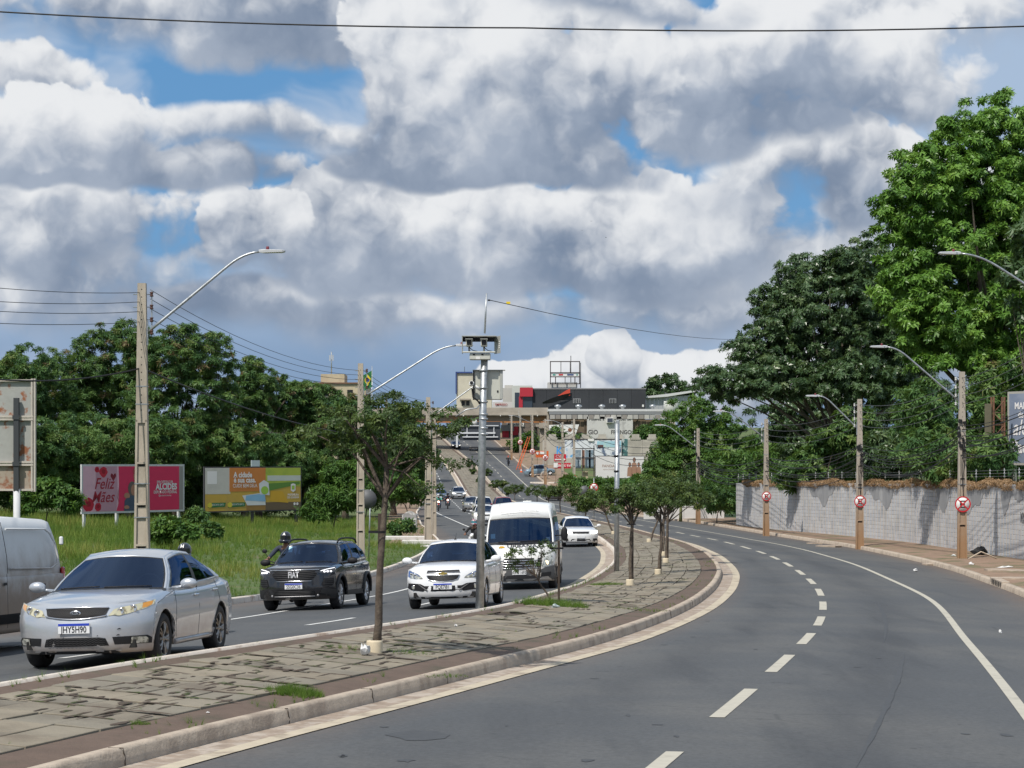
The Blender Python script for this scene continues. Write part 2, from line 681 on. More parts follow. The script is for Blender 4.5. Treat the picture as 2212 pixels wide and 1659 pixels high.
RK = trace([(88, 1659), (317, 1599), (553, 1549), (728, 1509), (913, 1464), (1106, 1416), (1281, 1377), (1441, 1322), (1506, 1292),
   (1546, 1260), (1560, 1232), (1553, 1215), (1528, 1191), (1488, 1172), (1443, 1160), (1356, 1138), (1281, 1122)], zR, -0.17,
   [(200, 2.9), (240, 0.7), (278, -1.6), (307, -3.9), (362, -7.4), (405, -11.6), (440, -15), (520, -23)], 2.2)
LK = trace([(0, 1476.7), (125, 1455), (205, 1437), (322, 1422), (400, 1408.6), (553, 1391), (778, 1354), (903, 1336.7), (1028, 1318),
   (1106, 1302), (1141, 1292), (1281, 1245), (1316, 1222), (1328, 1207), (1326, 1185), (1291, 1157)], zL, -0.15,
   [(143, 2.65), (197, -1.8), (240, -4.0), (262, -5.3), (290, -7.0), (318, -8.8), (345, -10.6), (362, -11.7), (405, -15.9), (440, -19.3), (520, -27.3)], 2.5)
RD = trace([(1420, 1659), (1590, 1521), (1689, 1433), (1744, 1381), (1774, 1343), (1781, 1310), (1774, 1280), (1755, 1257), (1730, 1236.5), (1704, 1220),
   (1675, 1205.5), (1645, 1193), (1612, 1183), (1575, 1173), (1538, 1164.5), (1500, 1158), (1465, 1150.5), (1400, 1138), (1376, 1134),
   (1348, 1128.5), (1321, 1123.5), (1124, 1072.7), (1115, 1065), (1094, 1043), (1064, 1010), (1050, 998), (1025, 971.5), (1002, 954)], zR, 0.0, [(520, -17)], 3)
RL = trace([(2191.5, 1507), (2159, 1467), (2121.5, 1422), (2079, 1375), (2049, 1330), (2016, 1295), (1934, 1257), (1859, 1223.5), (1741.5, 1188), (1659, 1172),
   (1446, 1135), (1386, 1123.5), (1152.5, 1062.7), (1122.5, 1036), (1085, 1001.5), (1049, 969)], zR, 0.12, [(520, -14)], 3)
RJ = trace([(2184, 1282), (2126, 1262), (2069, 1238.6), (1971, 1213), (1884, 1193.6), (1776, 1175), (1709, 1166), (1659, 1157), (1501, 1128.5),
   (1381, 1118.5), (1285, 1105)], zR, 0.32, [(285, 6.9), (297, 5.5), (311, 4.3), (338, 2.7), (362, 1.3), (383, -0.1), (405, -1.6), (520, -10), (20, 9.3)], 3)
RW = smooth_fn([-40, 40, 60, 78.5, 86.5, 94, 104, 127, 142, 160, 200, 620], [14, 17.0, 18.8, 19.5, 19.6, 19.6, 19.3, 16.2, 15.3, 17, 16, 16], 3)

def LJ(y):
 return LK(y) - np.interp(y, [0, 60, 150, 200, 260, 620], [8.6, 8.4, 8.6, 7.2, 5.9, 6.2])

def half_r(y):
 return np.interp(y, [0, 260, 620], [0.045, 0.045, 0.01])

def zr_at(x, y):
 """surface of the right carriageway"""
 return ZC - zR(y) - half_r(y) * np.maximum(0, x - RD(y))

def zl_at(x, y):
 return ZC - zL(y) - np.interp(y, [0, 150, 260], [0.03, 0.03, 0.0]) * np.maximum(0, LK(y) - x)

def zm_at(x, y):
 """surface of the median"""
 a, b = LK(y), RK(y)
 t = np.clip((x - a) / np.maximum(b - a, 0.1), 0, 1)
 return (ZC - zL(y) + 0.15) * (1 - t) + (ZC - zR(y) + 0.17) * t

def zv_at(x, y):
 """left verge"""
 a = LJ(y)
 t = np.clip((a - x) / 18.0, 0, 4)
 return zl_at(a, y) + 0.15 + 0.18 * t

def zw_at(x, y):
 """right pavement and the ground beyond"""
 a = RJ(y)
 t = np.clip((x - a) / 6.0, 0, 3)
 return zr_at(a, y) + 0.15 + 0.05 * t

def gz(x, y):
 if x < LJ(y):
  return float(zv_at(x, y))
 if x < LK(y):
  return float(zl_at(x, y))
 if x < RK(y):
  return float(zm_at(x, y))
 if x < RJ(y):
  return float(zr_at(x, y))
 return float(zw_at(x, y))

def at(px, d):
 """pixel column and distance -> point standing on the ground"""
 x = (px - CX) * d / F
 return Vector((x, d, gz(x, d)))

def P3(px, py, d):
 """pixel and distance -> point in space"""
 return Vector(((px - CX) * d / F, d, ZC - (py - HY) * d / F))

# ------------------------------------------------------------------ ground, roads, kerbs, median
GRASS_COLS = [(0.060, 0.125, 0.020), (0.105, 0.195, 0.032), (0.19, 0.26, 0.05), (0.30, 0.28, 0.085)]
m_soil = M('verge_soil', (0.075, 0.115, 0.028), 0.95, col2=(0.15, 0.12, 0.06), vs=0.35, mix=(0.50, 0.72), var=0.35, bump=0.6, bs=8)
m_dirt = M('red_dirt', (0.245, 0.165, 0.115), 0.95, col2=(0.13, 0.12, 0.06), vs=0.7, mix=(0.48, 0.64), var=0.25, bump=0.5, bs=12, fine=0.15)
m_conc = M('kerb_concrete', (0.43, 0.36, 0.285), 0.88, col2=(0.29, 0.235, 0.185), vs=2.2, mix=(0.44, 0.68), var=0.22, bump=0.5, bs=25, fine=0.18)
m_kerbw = M('kerb_whitewash', (0.60, 0.54, 0.47), 0.85, col2=(0.34, 0.26, 0.20), vs=2.2, mix=(0.52, 0.68), var=0.15, bump=0.3, bs=25)
m_gutter = M('gutter_cement', (0.29, 0.23, 0.18), 0.9, col2=(0.39, 0.335, 0.28), vs=3.2, mix=(0.46, 0.60), var=0.35, bump=0.3, bs=18)
m_strip = M('cream_edge_paint', (0.46, 0.40, 0.30), 0.8, col2=(0.27, 0.22, 0.165), vs=2.2, mix=(0.50, 0.68), var=0.2, fine=0.15)
m_paint = M('road_paint', (0.44, 0.415, 0.345), 0.75, col2=(0.30, 0.28, 0.235), vs=2.5, mix=(0.56, 0.74), var=0.12, fine=0.1)
m_paint2 = M('road_paint_white', (0.62, 0.62, 0.60), 0.7, col2=(0.40, 0.40, 0.39), vs=2.5, mix=(0.55, 0.75), var=0.1)
m_joint = M('joint_soil', (0.060, 0.042, 0.032), 0.95, col2=(0.035, 0.055, 0.014), vs=1.5, mix=(0.50, 0.62), var=0.3, bump=0.4, bs=20)
m_strip_soil = M('median_soil', (0.115, 0.080, 0.060), 0.95, col2=(0.075, 0.065, 0.042), vs=1.4, mix=(0.5, 0.7), var=0.3, bump=0.5, bs=16, fine=0.2)

def asphalt():
 m = bpy.data.materials.new('asphalt')
 m.use_nodes = True
 g = NT(m.node_tree)
 p = m.node_tree.nodes['Principled BSDF']
 tc = g.new('ShaderNodeTexCoord')
 co = tc.outputs['Object']
 base = (0.077, 0.082, 0.087, 1)
 n1 = g.noise(co, 0.25, 5, 0.6)
 mp = g.new('ShaderNodeMapping')
 mp.inputs['Scale'].default_value = (1.0, 0.12, 1.0)
 g.put(mp.inputs[0], co)
 n2 = g.noise(mp.outputs[0], 1.3, 4, 0.55)
 n3 = g.noise(co, 16.0, 6, 0.75)
 n4 = g.noise(co, 2.6, 6, 0.65, 0.6)
 c = g.mix(g.smooth(n1, 0.35, 0.7), base, (0.104, 0.105, 0.103, 1))
 c = g.mix(g.smooth(n2, 0.56, 0.72, 0.0, 0.5), c, (0.056, 0.060, 0.065, 1))
 c = g.mix(g.smooth(n4, 0.62, 0.70, 0.0, 0.55), c, (0.042, 0.044, 0.048, 1))
 at_ = g.new('ShaderNodeAttribute')
 at_.attribute_name = 'tint'            # 1 along the kerbs, where red dust settles
 wn = g.new('ShaderNodeAttribute')
 wn.attribute_name = 'wear'             # tyre-darkened, oil-dripped middle of each lane
 c = g.mix(g.m('MULTIPLY', wn.outputs['Fac'], g.smooth(n2, 0.25, 0.7, 0.15, 0.75)), c, (0.046, 0.049, 0.054, 1))
 vo = g.new('ShaderNodeTexVoronoi', feature='DISTANCE_TO_EDGE')
 g.put(vo.inputs['Vector'], g.m('ADD', 0, 0) if False else co)
 vo.inputs['Scale'].default_value = 0.22
 crack = g.m('MULTIPLY', g.smooth(vo.outputs['Distance'], 0.006, 0.0), g.smooth(g.noise(co, 0.12, 2), 0.52, 0.60))
 c = g.mix(g.m('MULTIPLY', crack, 0.3), c, (0.02, 0.021, 0.023, 1))
 edge = g.m('MULTIPLY', at_.outputs['Fac'], g.smooth(n4, 0.30, 0.62, 0.35, 1.0))
 c = g.mix(edge, c, (0.16, 0.115, 0.085, 1))
 k = g.m('MULTIPLY_ADD', g.m('SUBTRACT', n3, 0.5), 1.1, 1.0)
 kk = g.new('ShaderNodeCombineColor')
 for i in range(3):
  g.put(kk.inputs[i], k)
 c = g.mix(1.0, c, kk.outputs[0], 'MULTIPLY')
 g.put(p.inputs['Base Color'], c)
 p.inputs['Roughness'].default_value = 0.82
 p.inputs['Specular IOR Level'].default_value = 0.35
 b = g.new('ShaderNodeBump')
 b.inputs['Strength'].default_value = 0.35
 b.inputs['Distance'].default_value = 0.01
 g.put(b.inputs['Height'], n3)
 g.put(p.inputs['Normal'], b.outputs[0])
 return m

m_asph = asphalt()

def stations(a, b):
 s = []
 y = a
 while y < b:
  s.append(y)
  y += 0.8 if y < 70 else (1.6 if y < 160 else (4.0 if y < 460 else 20))
 s.append(b)
 return s

def ribbon(name, fns, mat, a, b, kind='structure', parent=None, tint=None, wear=None):
 """fns: list of functions y -> (x, z), left to right"""
 S = np.array(stations(a, b))
 cols = []
 for fn in fns:
  x, z = fn(S)
  cols.append(np.stack([np.broadcast_to(x, S.shape), S, np.broadcast_to(z, S.shape)], 1))
 V = np.stack(cols, 1)                  # (ns, nc, 3)
 ns, nc = V.shape[:2]
 i, j = np.meshgrid(np.arange(ns - 1), np.arange(nc - 1), indexing='ij')
 k = (i * nc + j).ravel()
 Fc = np.stack([k, k + 1, k + nc + 1, k + nc], 1)
 t = None
 if tint is not None:
  t = np.tile(np.array(tint, float), ns)
 me = np_mesh(name, V.reshape(-1, 3), Fc, t, smooth=True)
 if wear is not None:
  a_ = me.attributes.new('wear', 'FLOAT', 'POINT')
  a_.data.foreach_set('value', np.tile(np.array(wear, np.float32), ns))
 o = mobj(name, me, mat, parent)
 if parent is None:
  o['kind'] = kind
 return o

def fx(fn, dx, zfn, dz):
 return lambda y: (fn(y) + dx, zfn(fn(y) + dx, y) + dz)

# ground: one sheet to the horizon
def ground_sheet():
 S = np.array(stations(-40, 470) + [500, 560, 640, 800, 1200, 2000, 3200, 5000])
 rows = []
 for y in S:
  yy = min(y, 560)
  lj, lk, rk, rj = LJ(yy), LK(yy), RK(yy), RJ(yy)
  zl, zr = float(zl_at(lj, yy)), float(zr_at(rj, yy))
  far = max(0.0, y - 560) * 0.002
  xs = [-2600, -600, -160, -70, lj - 32, lj - 18, lj - 9, lj - 4, lj - 1.2, lj - 0.14, lj + 0.1, lk - 0.1, lk + 0.5, rk - 0.5, rk + 0.1, rj - 0.1, rj + 0.14, rj + 1.5, rj + 4, rj + 9, rj + 25, rj + 70, rj + 200, 600, 2600]
  vz = [zv_at(lj - 70, yy) + 1.5, zv_at(lj - 70, yy) + 1.0] + [float(zv_at(max(x, lj - 70), yy)) for x in xs[2:9]] + [zl + 0.14]
  mz = [zl - 0.35, float(ZC - zL(yy)) - 0.35, float(ZC - zL(yy)) - 0.2, float(ZC - zR(yy)) - 0.2, float(ZC - zR(yy)) - 0.35, zr - 0.35]
  wz = [zr + 0.12] + [float(zw_at(x, yy)) - 0.02 for x in xs[17:]]
  zs = vz + mz + wz
  if y < 150:      # bumpy verge
   pass
  rows.append([(x, y, z + far) for x, z in zip(xs, zs)])
 b = MB().grid(rows)
 o = b.build('ground', m_soil)
 o['kind'] = 'structure'

ground_sheet()

# carriageways
m_crack = M('kerb_crack', (0.07, 0.055, 0.045), 0.95)

def kerb_cracks():
 rng = random.Random(31)
 for k in range(8):
  y = 18 + 40 * rng.random()
  x = float(RK(y))
  z0 = ZC - float(zR(y))
  P = [(x + 0.030 - 0.02 * t, y + rng.uniform(-0.03, 0.03), z0 + 0.17 * t) for t in np.linspace(0.05, 1.0, 5)]
  P.append((x - 0.12, P[-1][1] + rng.uniform(-0.05, 0.05), z0 + 0.176))
  o = MB().tube(P, rng.uniform(0.003, 0.006), 5).build('kerb_crack', m_crack)
  o['kind'] = 'structure'

kerb_cracks()
def rl(t, dx=0.0):
 f = lambda y: RD(y) + (RL(y) - RD(y)) * t + dx
 return lambda y: (f(y), zr_at(f(y), y))

def ll(t):
 f = lambda y: RK(y) + 0.6 + (RD(y) - RK(y) - 0.6) * t
 return lambda y: (f(y), zr_at(f(y), y))

ribbon('road', [fx(RK, 0.04, zr_at, 0.0), ll(0), ll(0.18), ll(0.36), ll(0.5), ll(0.66), ll(0.82), rl(0), rl(0.22), rl(0.42), rl(0.55), rl(0.75), rl(1), fx(RL, 0.9, zr_at, 0.0), fx(RJ, -1.0, zr_at, 0.0), fx(RJ, -0.02, zr_at, 0.0)],
  m_asph, -40, 560, tint=[0, 0.25, 0, 0, 0, 0, 0, 0, 0, 0, 0, 0, 0, 0, 0.12, 0.75], wear=[0, 0, 0.1, 0.45, 0.7, 0.4, 0.05, 0, 0.1, 0.9, 0.75, 0.1, 0, 0, 0, 0])
ribbon('road', [fx(LJ, 0.02, zl_at, 0.0), fx(LJ, 0.8, zl_at, 0.0), fx(LJ, 1.3, zl_at, 0.0), fx(LK, -4.3, zl_at, 0.0), fx(LK, -2.65, zl_at, 0.0), fx(LK, -1.5, zl_at, 0.0), fx(LK, -0.6, zl_at, 0.0), fx(LK, -0.03, zl_at, 0.0)],
  m_asph, -40, 560, tint=[0.6, 0.35, 0.0, 0.0, 0, 0, 0, 0.3], wear=[0, 0, 0, 0.6, 0, 0.6, 0, 0])

# kerbs: face, rounded arris, top
def kerb(fn, sgn, zf, h, w, mat, a, b, name='kerb', dz=0.0):
 """kerb with its road face on the side sgn"""
 f = [lambda y: (fn(y) + sgn * 0.035, zf(fn(y), y) - 0.06), lambda y: (fn(y) + sgn * 0.012, zf(fn(y), y) + h - 0.03), lambda y: (fn(y) - sgn * 0.018, zf(fn(y), y) + h),
   lambda y: (fn(y) - sgn * (w - 0.02), zf(fn(y), y) + h + dz), lambda y: (fn(y) - sgn * w, zf(fn(y), y) + h - 0.08)]
 if sgn > 0:
  f = f[::-1]
 return ribbon(name, f, mat, a, b)

kerb(RK, 1, lambda x, y: ZC - zR(y), 0.175, 0.15, m_conc, -40, 470)
kerb(LK, -1, lambda x, y: ZC - zL(y), 0.155, 0.14, m_kerbw, -40, 470)
kerb(LJ, 1, zl_at, 0.16, 0.15, m_kerbw, -40, 470)
kerb(RJ, -1, zr_at, 0.16, 0.22, m_conc, -40, 560)

# gutters with their cream paint
ribbon('gutter', [fx(RK, 0.03, zr_at, 0.012), fx(RK, 0.16, zr_at, 0.006), fx(RK, 0.36, zr_at, 0.008)], m_gutter, -40, 470)
ribbon('edge_line', [fx(RK, 0.36, zr_at, 0.010), fx(RK, 0.575, zr_at, 0.010)], m_strip, -40, 470)
ribbon('gutter', [fx(LK, -0.36, zl_at, 0.008), fx(LK, -0.16, zl_at, 0.006), fx(LK, -0.03, zl_at, 0.012)], m_gutter, -40, 470)
ribbon('edge_line', [fx(LK, -0.56, zl_at, 0.010), fx(LK, -0.36, zl_at, 0.010)], m_strip, -40, 470)
ribbon('edge_line', [fx(RL, -0.075, zr_at, 0.006), fx(RL, 0.075, zr_at, 0.006)], m_paint, -40, 470)
ribbon('edge_line', [fx(LK, -5.52, zl_at, 0.006), fx(LK, -5.40, zl_at, 0.006)], m_paint2, -40, 200)

def dash(xf, zf, y0, y1, w, mat):
 S = np.linspace(y0, y1, 6)
 rows = []
 for s in S:
  x = xf(s)
  rows.append([(x - w / 2, s, float(zf(x - w / 2, s)) + 0.006), (x + w / 2, s, float(zf(x + w / 2, s)) + 0.006)])
 o = MB().grid(rows).build('lane_dash', mat)
 o['kind'] = 'structure'

y = 16.4
rd_bot = [1659, 1550, 1452, 1392, 1352, 1318, 1287, 1262, 1242, 1224, 1209, 1196.5, 1186, 1176, 1167, 1160, 1153]
ds = [solve_d(q, zR) for q in rd_bot[1:]]
for k, q in enumerate(ds):
 nx = ds[k + 1] if k + 1 < len(ds) else q + 6
 dash(RD, zr_at, q, q + 0.56 * min(6.4, nx - q), 0.17, m_paint)
q = ds[0] - 6.2
for _ in range(3):
 dash(RD, zr_at, q, q + 3.3, 0.17, m_paint)
 q -= 6.2
q = ds[-1] + 6.4
while q < 440:
 dash(RD, zr_at, q, q + 3.2, 0.15, m_paint)
 q += 6.4 if q < 190 else 8.5
q = 9.5
while q < 430:
 dash(lambda s: LK(s) - 2.7, zl_at, q, q + (3.0 if q < 150 else 2.6), 0.12, m_paint2)
 q += 9.2 if q < 150 else 6.5

# stains on the asphalt: oil spots, tar smears, one old patch
def stains():
 rng = random.Random(77)
 mt = M('tar_stain', (0.056, 0.060, 0.065), 0.8, var=0.25, vs=4)
 L = [(905, 1590, 0.30, 0.10), (330, 1640, 0.1, 0.03)]
 for k in range(30):
  L.append((rng.uniform(700, 2200), rng.uniform(1300, 1650), rng.uniform(0.02, 0.08), rng.uniform(0.01, 0.04)))
 for (px, py, a, b) in L:
  d = solve_d(py, zR)
  x = (px - CX) * d / F
  if not (RK(d) + 0.8 < x < RJ(d) - 0.4):
   continue
  vs = []
  for i in range(10):
   an = 2 * math.pi * i / 10
   u, v = x + math.cos(an) * a * rng.uniform(0.5, 1.3), d + math.sin(an) * b * 4 * rng.uniform(0.5, 1.3)
   vs.append((u, v, float(zr_at(u, v)) + 0.004))
  o = MB().add(vs, [tuple(range(10))]).build('asphalt_stain', mt)
  o['kind'] = 'structure'
 for (off, y0, y1) in ((1.75, 19, 33), (1.35, 36, 52)):
  rows = []
  for y in np.linspace(y0, y1, 30):
   w = 0.05 * math.sin(math.pi * (y - y0) / (y1 - y0)) * rng.uniform(0.5, 1.2) + 0.004
   x = float(RD(y)) + off
   rows.append([(x - w, y, float(zr_at(x, y)) + 0.004), (x + w, y, float(zr_at(x, y)) + 0.004)])
  o = MB().grid(rows).build('tyre_mark', mt)
  o['kind'] = 'structure'

stains()

# median: bed, dark soil strips, paving slabs
def med(t):
 return lambda y: (LK(y) + (RK(y) - LK(y)) * t, zm_at(LK(y) + (RK(y) - LK(y)) * t, y) - 0.03)

def med_off(fn, dx, dz):
 return lambda y: (fn(y) + dx, zm_at(fn(y) + dx, y) + dz)

median = ribbon('median', [med_off(LK, 0.12, -0.04), med_off(LK, 0.5, -0.03), med(0.3), med(0.5), med(0.7), med_off(RK, -0.6, -0.03), med_off(RK, -0.13, -0.05)], m_joint, -40, 470)
ribbon('soil_strip', [med_off(LK, 0.12, -0.015), med_off(LK, 0.30, -0.004), med_off(LK, 0.46, -0.012)], m_strip_soil, -40, 470, parent=median)
ribbon('soil_strip', [med_off(RK, -0.62, -0.012), med_off(RK, -0.38, 0.0), med_off(RK, -0.13, -0.012)], m_strip_soil, -40, 470, parent=median)
m_slab = [M('paving_slab_%d' % i, c, 0.9, col2=c2, vs=1.1, mix=(0.42, 0.7), var=0.22, bump=0.35, bs=22, fine=0.12) for i, (c, c2) in enumerate(
 [((0.225, 0.198, 0.150), (0.145, 0.122, 0.092)), ((0.205, 0.184, 0.143), (0.13, 0.112, 0.086)), ((0.24, 0.208, 0.155), (0.165, 0.135, 0.098))])]

def pavers():
 rng = random.Random(5)
 singles, rest = [], MB()
 rest2 = MB()
 rows = []
 y = 10.0
 while y < 430:
  a, b = LK(y) + 0.46, RK(y) - 0.62
  n = max(3, int(round((b - a) / 0.5)))
  L = 0.62 if y < 130 else 1.2
  y2 = y + L
  a2, b2 = LK(y2) + 0.46, RK(y2) - 0.62
  for j in range(n):
   g = 0.012
   sk = rng.uniform(-0.012, 0.012)
   pts = []
   for (yy, aa, bb, e) in ((y, a, b, g), (y2, a2, b2, -g)):
    for t, ex in ((j / n, g), ((j + 1) / n, -g)):
     x = aa + (bb - aa) * t + ex + sk
     pts.append((x, yy + e + (j % 2) * 0.0 + rng.uniform(-0.004, 0.004)))
   h = rng.uniform(-0.006, 0.007)
   tx, ty = rng.uniform(-0.01, 0.01), rng.uniform(-0.01, 0.01)
   if rng.random() < 0.012:
    continue
   rows.append((y, pts, h, tx, ty, rng.randrange(3)))
  y = y2
 k = 0
 for (y, pts, h, tx, ty, mi) in rows:
  p = [pts[0], pts[1], pts[3], pts[2]]
  cx, cy = sum(q[0] for q in p) / 4, sum(q[1] for q in p) / 4
  top = [(x, yy, float(zm_at(x, yy)) + h + tx * (x - cx) * 2 + ty * (yy - cy) * 2) for x, yy in p]
  bot = [(x, yy, z - 0.06) for x, yy, z in top]
  ins = [(cx + (x - cx) * 0.965, cy + (yy - cy) * 0.965, z + 0.006) for x, yy, z in top]
  fs = [(8, 9, 10, 11)] + [(i, (i + 1) % 4, 4 + (i + 1) % 4, 4 + i) for i in range(4)] + [(4 + i, 4 + (i + 1) % 4, 8 + (i + 1) % 4, 8 + i) for i in range(4)]
  vs = bot + top + ins
  if y > 17.6 and k < 300:
   k += 1
   o = MB().add(vs, fs).build('paving_slab', m_slab[mi], median)
  else:
   (rest if mi else rest2).add(vs, fs)
 o = rest.build('paving_field', m_slab[1], median)
 o['kind'] = 'stuff'
 o = rest2.build('paving_field', m_slab[0], median)
 o['kind'] = 'stuff'

pavers()

def joint_dirt():
 rng = random.Random(17)
 mb = MB()
 for k in range(1500):
  y = 17.5 + 100 * rng.random() ** 1.6
  t = rng.random()
  a, b = LK(y) + 0.5, RK(y) - 0.66
  x = a + (b - a) * t
  if math.sin(y * 0.9 + x * 1.3) + math.sin(y * 0.31) < -0.6:
   continue
  n = 8
  along = rng.random() < 0.45
  m = (LK(y + 0.5) + RK(y + 0.5) - LK(y - 0.5) - RK(y - 0.5)) / 2
  L, W = rng.uniform(0.05, 0.28), rng.uniform(0.010, 0.035)
  y = 10.0 + round((y - 10.0) / 0.62) * 0.62 if not along else y
  vs = []
  for i in range(n):
   an = 2 * math.pi * i / n
   u, v = math.cos(an) * L * rng.uniform(0.6, 1.2), math.sin(an) * W * rng.uniform(0.5, 1.5)
   if along:
    dx, dy = v + u * m, u
   else:
    dx, dy = u, v
   px, py = x + dx, y + dy
   vs.append((px, py, float(zm_at(px, py)) + 0.013))
  vs.append((x, y, float(zm_at(x, y)) + 0.022))
  mb.add(vs, [((i, (i + 1) % n, n) if True else 0) for i in range(n)])
 o = mb.build('joint_dirt', M('dark_litter', (0.075, 0.056, 0.042), 0.95, col2=(0.05, 0.065, 0.02), vs=2.5, mix=(0.5, 0.6), var=0.3), median)
 o['kind'] = 'stuff'

joint_dirt()

# pavement on the right: trodden red dirt with broken slabs
ribbon('pavement', [fx(RJ, 0.2, zw_at, 0.0), fx(RJ, 0.8, zw_at, 0.03), lambda y: ((RJ(y) + RW(y)) / 2, zw_at((RJ(y) + RW(y)) / 2, y) + 0.02), lambda y: (RW(y) + 0.3, zw_at(RW(y) + 0.3, y) + 0.02)],
  m_dirt, -40, 160)
ribbon('pavement', [fx(RJ, 0.2, zw_at, 0.0), fx(RJ, 1.0, zw_at, 0.03), fx(RJ, 3.0, zw_at, 0.02), fx(RJ, 7.0, zw_at, -0.05)], m_dirt, 160, 470)
ribbon('pavement', [lambda y: (LJ(y) - 4.0, zv_at(LJ(y) - 4.0, y) - 0.05), lambda y: (LJ(y) - 2, zv_at(LJ(y) - 2, y) + 0.02), fx(LJ, -0.13, zv_at, 0.0)], m_dirt, 105, 300)

# ------------------------------------------------------------------ vehicles
m_tyre = M('tyre_rubber', (0.022, 0.022, 0.024), 0.85, var=0.3, vs=6, dirt=None)
m_blk = M('black_trim', (0.014, 0.014, 0.016), 0.6, var=0.2, vs=4, spec=0.3)
m_seal = M('window_seal', (0.010, 0.010, 0.011), 0.45)
m_under = M('underbody', (0.012, 0.012, 0.012), 0.9)
m_rim = M('alloy_rim', (0.30, 0.29, 0.28), 0.38, 0.85, col2=(0.12, 0.095, 0.07), vs=9, mix=(0.4, 0.7))
m_rimd = M('alloy_rim_bright', (0.50, 0.50, 0.51), 0.3, 0.85, var=0.1)
m_chrome = M('chrome', (0.72, 0.72, 0.74), 0.12, 1.0)
m_lens = M('lamp_lens', (0.62, 0.62, 0.55), 0.10, 0.35, col2=(0.20, 0.20, 0.17), vs=14, mix=(0.45, 0.6), coat=1.0)
m_lens_y = M('lamp_lens_aged', (0.60, 0.56, 0.38), 0.12, 0.3, col2=(0.22, 0.20, 0.12), vs=12, mix=(0.48, 0.62), coat=1.0)
m_amber = M('amber_lens', (0.60, 0.26, 0.03), 0.15, 0.1, coat=1.0)
m_red = M('red_lens', (0.42, 0.015, 0.012), 0.15, coat=1.0)
m_on = M('lit_headlamp', (1.0, 0.97, 0.86), 0.3, emit=6.0)
m_plate = M('plate_white', (0.70, 0.71, 0.72), 0.45, var=0.05)
m_plateblue = M('plate_blue', (0.02, 0.05, 0.42), 0.45)
m_ink = M('plate_ink', (0.015, 0.015, 0.018), 0.5)
m_int = M('cabin_lining', (0.020, 0.021, 0.024), 0.85)
m_seat = M('seat_cloth', (0.05, 0.05, 0.055), 0.9)
g_wind = M_glass('windscreen_glass', (0.24, 0.31, 0.40), 0.08)
g_side = M_glass('tinted_glass', (0.10, 0.13, 0.13), 0.04)
DUST = (0.21, 0.14, 0.085)

def paint(name, col, metal=0.0, rough=0.28, dirt=0.0, z=(0.15, 0.75), coat=1.0):
 return M(name, col, rough, metal, var=0.03, vs=1.5, coat=coat, dirt=(z[0], z[1], DUST, dirt) if dirt else None)

def ball(mb, c, r, n=12, m=8):
 vs, fs = [], []
 for i in range(m + 1):
  a = math.pi * i / m
  for k in range(n):
   b = 2 * math.pi * k / n
   vs.append((c[0] + r[0] * math.sin(a) * math.cos(b), c[1] + r[1] * math.sin(a) * math.sin(b), c[2] + r[2] * math.cos(a)))
 for i in range(m):
  for k in range(n):
   k2 = (k + 1) % n
   fs.append((i * n + k, (i + 1) * n + k, (i + 1) * n + k2, i * n + k2))
 mb.add(vs, fs, True)
 return mb

WHEELS = {}

def wheel_meshes(R, w, spokes, bright):
 key = (R, w, spokes, bright)
 if key in WHEELS:
  return WHEELS[key]
 t = MB()
 ri = R * 0.66
 t.lathe([(ri, -w / 2 + 0.01), (R * 0.80, -w / 2), (R * 0.93, -w * 0.48), (R, -w * 0.33), (R, w * 0.33), (R * 0.93, w * 0.48), (R * 0.80, w / 2), (ri, w / 2 - 0.012), (ri * 0.97, w / 2 - 0.05)], 28, axis='x')
 me = t.mesh('tyre')
 r = MB()
 x0 = w / 2 - 0.03
 r.lathe([(ri * 1.0, x0 + 0.018), (ri * 0.93, x0 + 0.014), (ri * 0.90, x0 - 0.05)], 28, axis='x')
 r.lathe([(0.001, x0 + 0.012), (R * 0.16, x0 + 0.008), (R * 0.2, x0 - 0.02)], 14, axis='x')
 for k in range(spokes):
  a = 2 * math.pi * k / spokes
  for sg in (-1, 1):
   da = 0.16 if spokes <= 6 else 0.09
   p0 = Vector((x0 - 0.004, math.cos(a) * R * 0.15, math.sin(a) * R * 0.15))
   p1 = Vector((x0 + 0.006, math.cos(a + sg * da) * ri * 0.93, math.sin(a + sg * da) * ri * 0.93))
   r.tube([p0, (p0 + p1) / 2 + Vector((0.008, 0, 0)), p1], [R * 0.055, R * 0.05, R * 0.055], 6, smooth=False)
 rm = r.mesh('rim')
 d = MB()
 d.lathe([(0.001, x0 - 0.07), (ri * 0.95, x0 - 0.07)], 20, axis='x')
 dm = d.mesh('brake_disc')
 me.materials.append(m_tyre)
 rm.materials.append(m_rimd if bright else m_rim)
 dm.materials.append(m_under)
 WHEELS[key] = (me, rm, dm)
 return WHEELS[key]

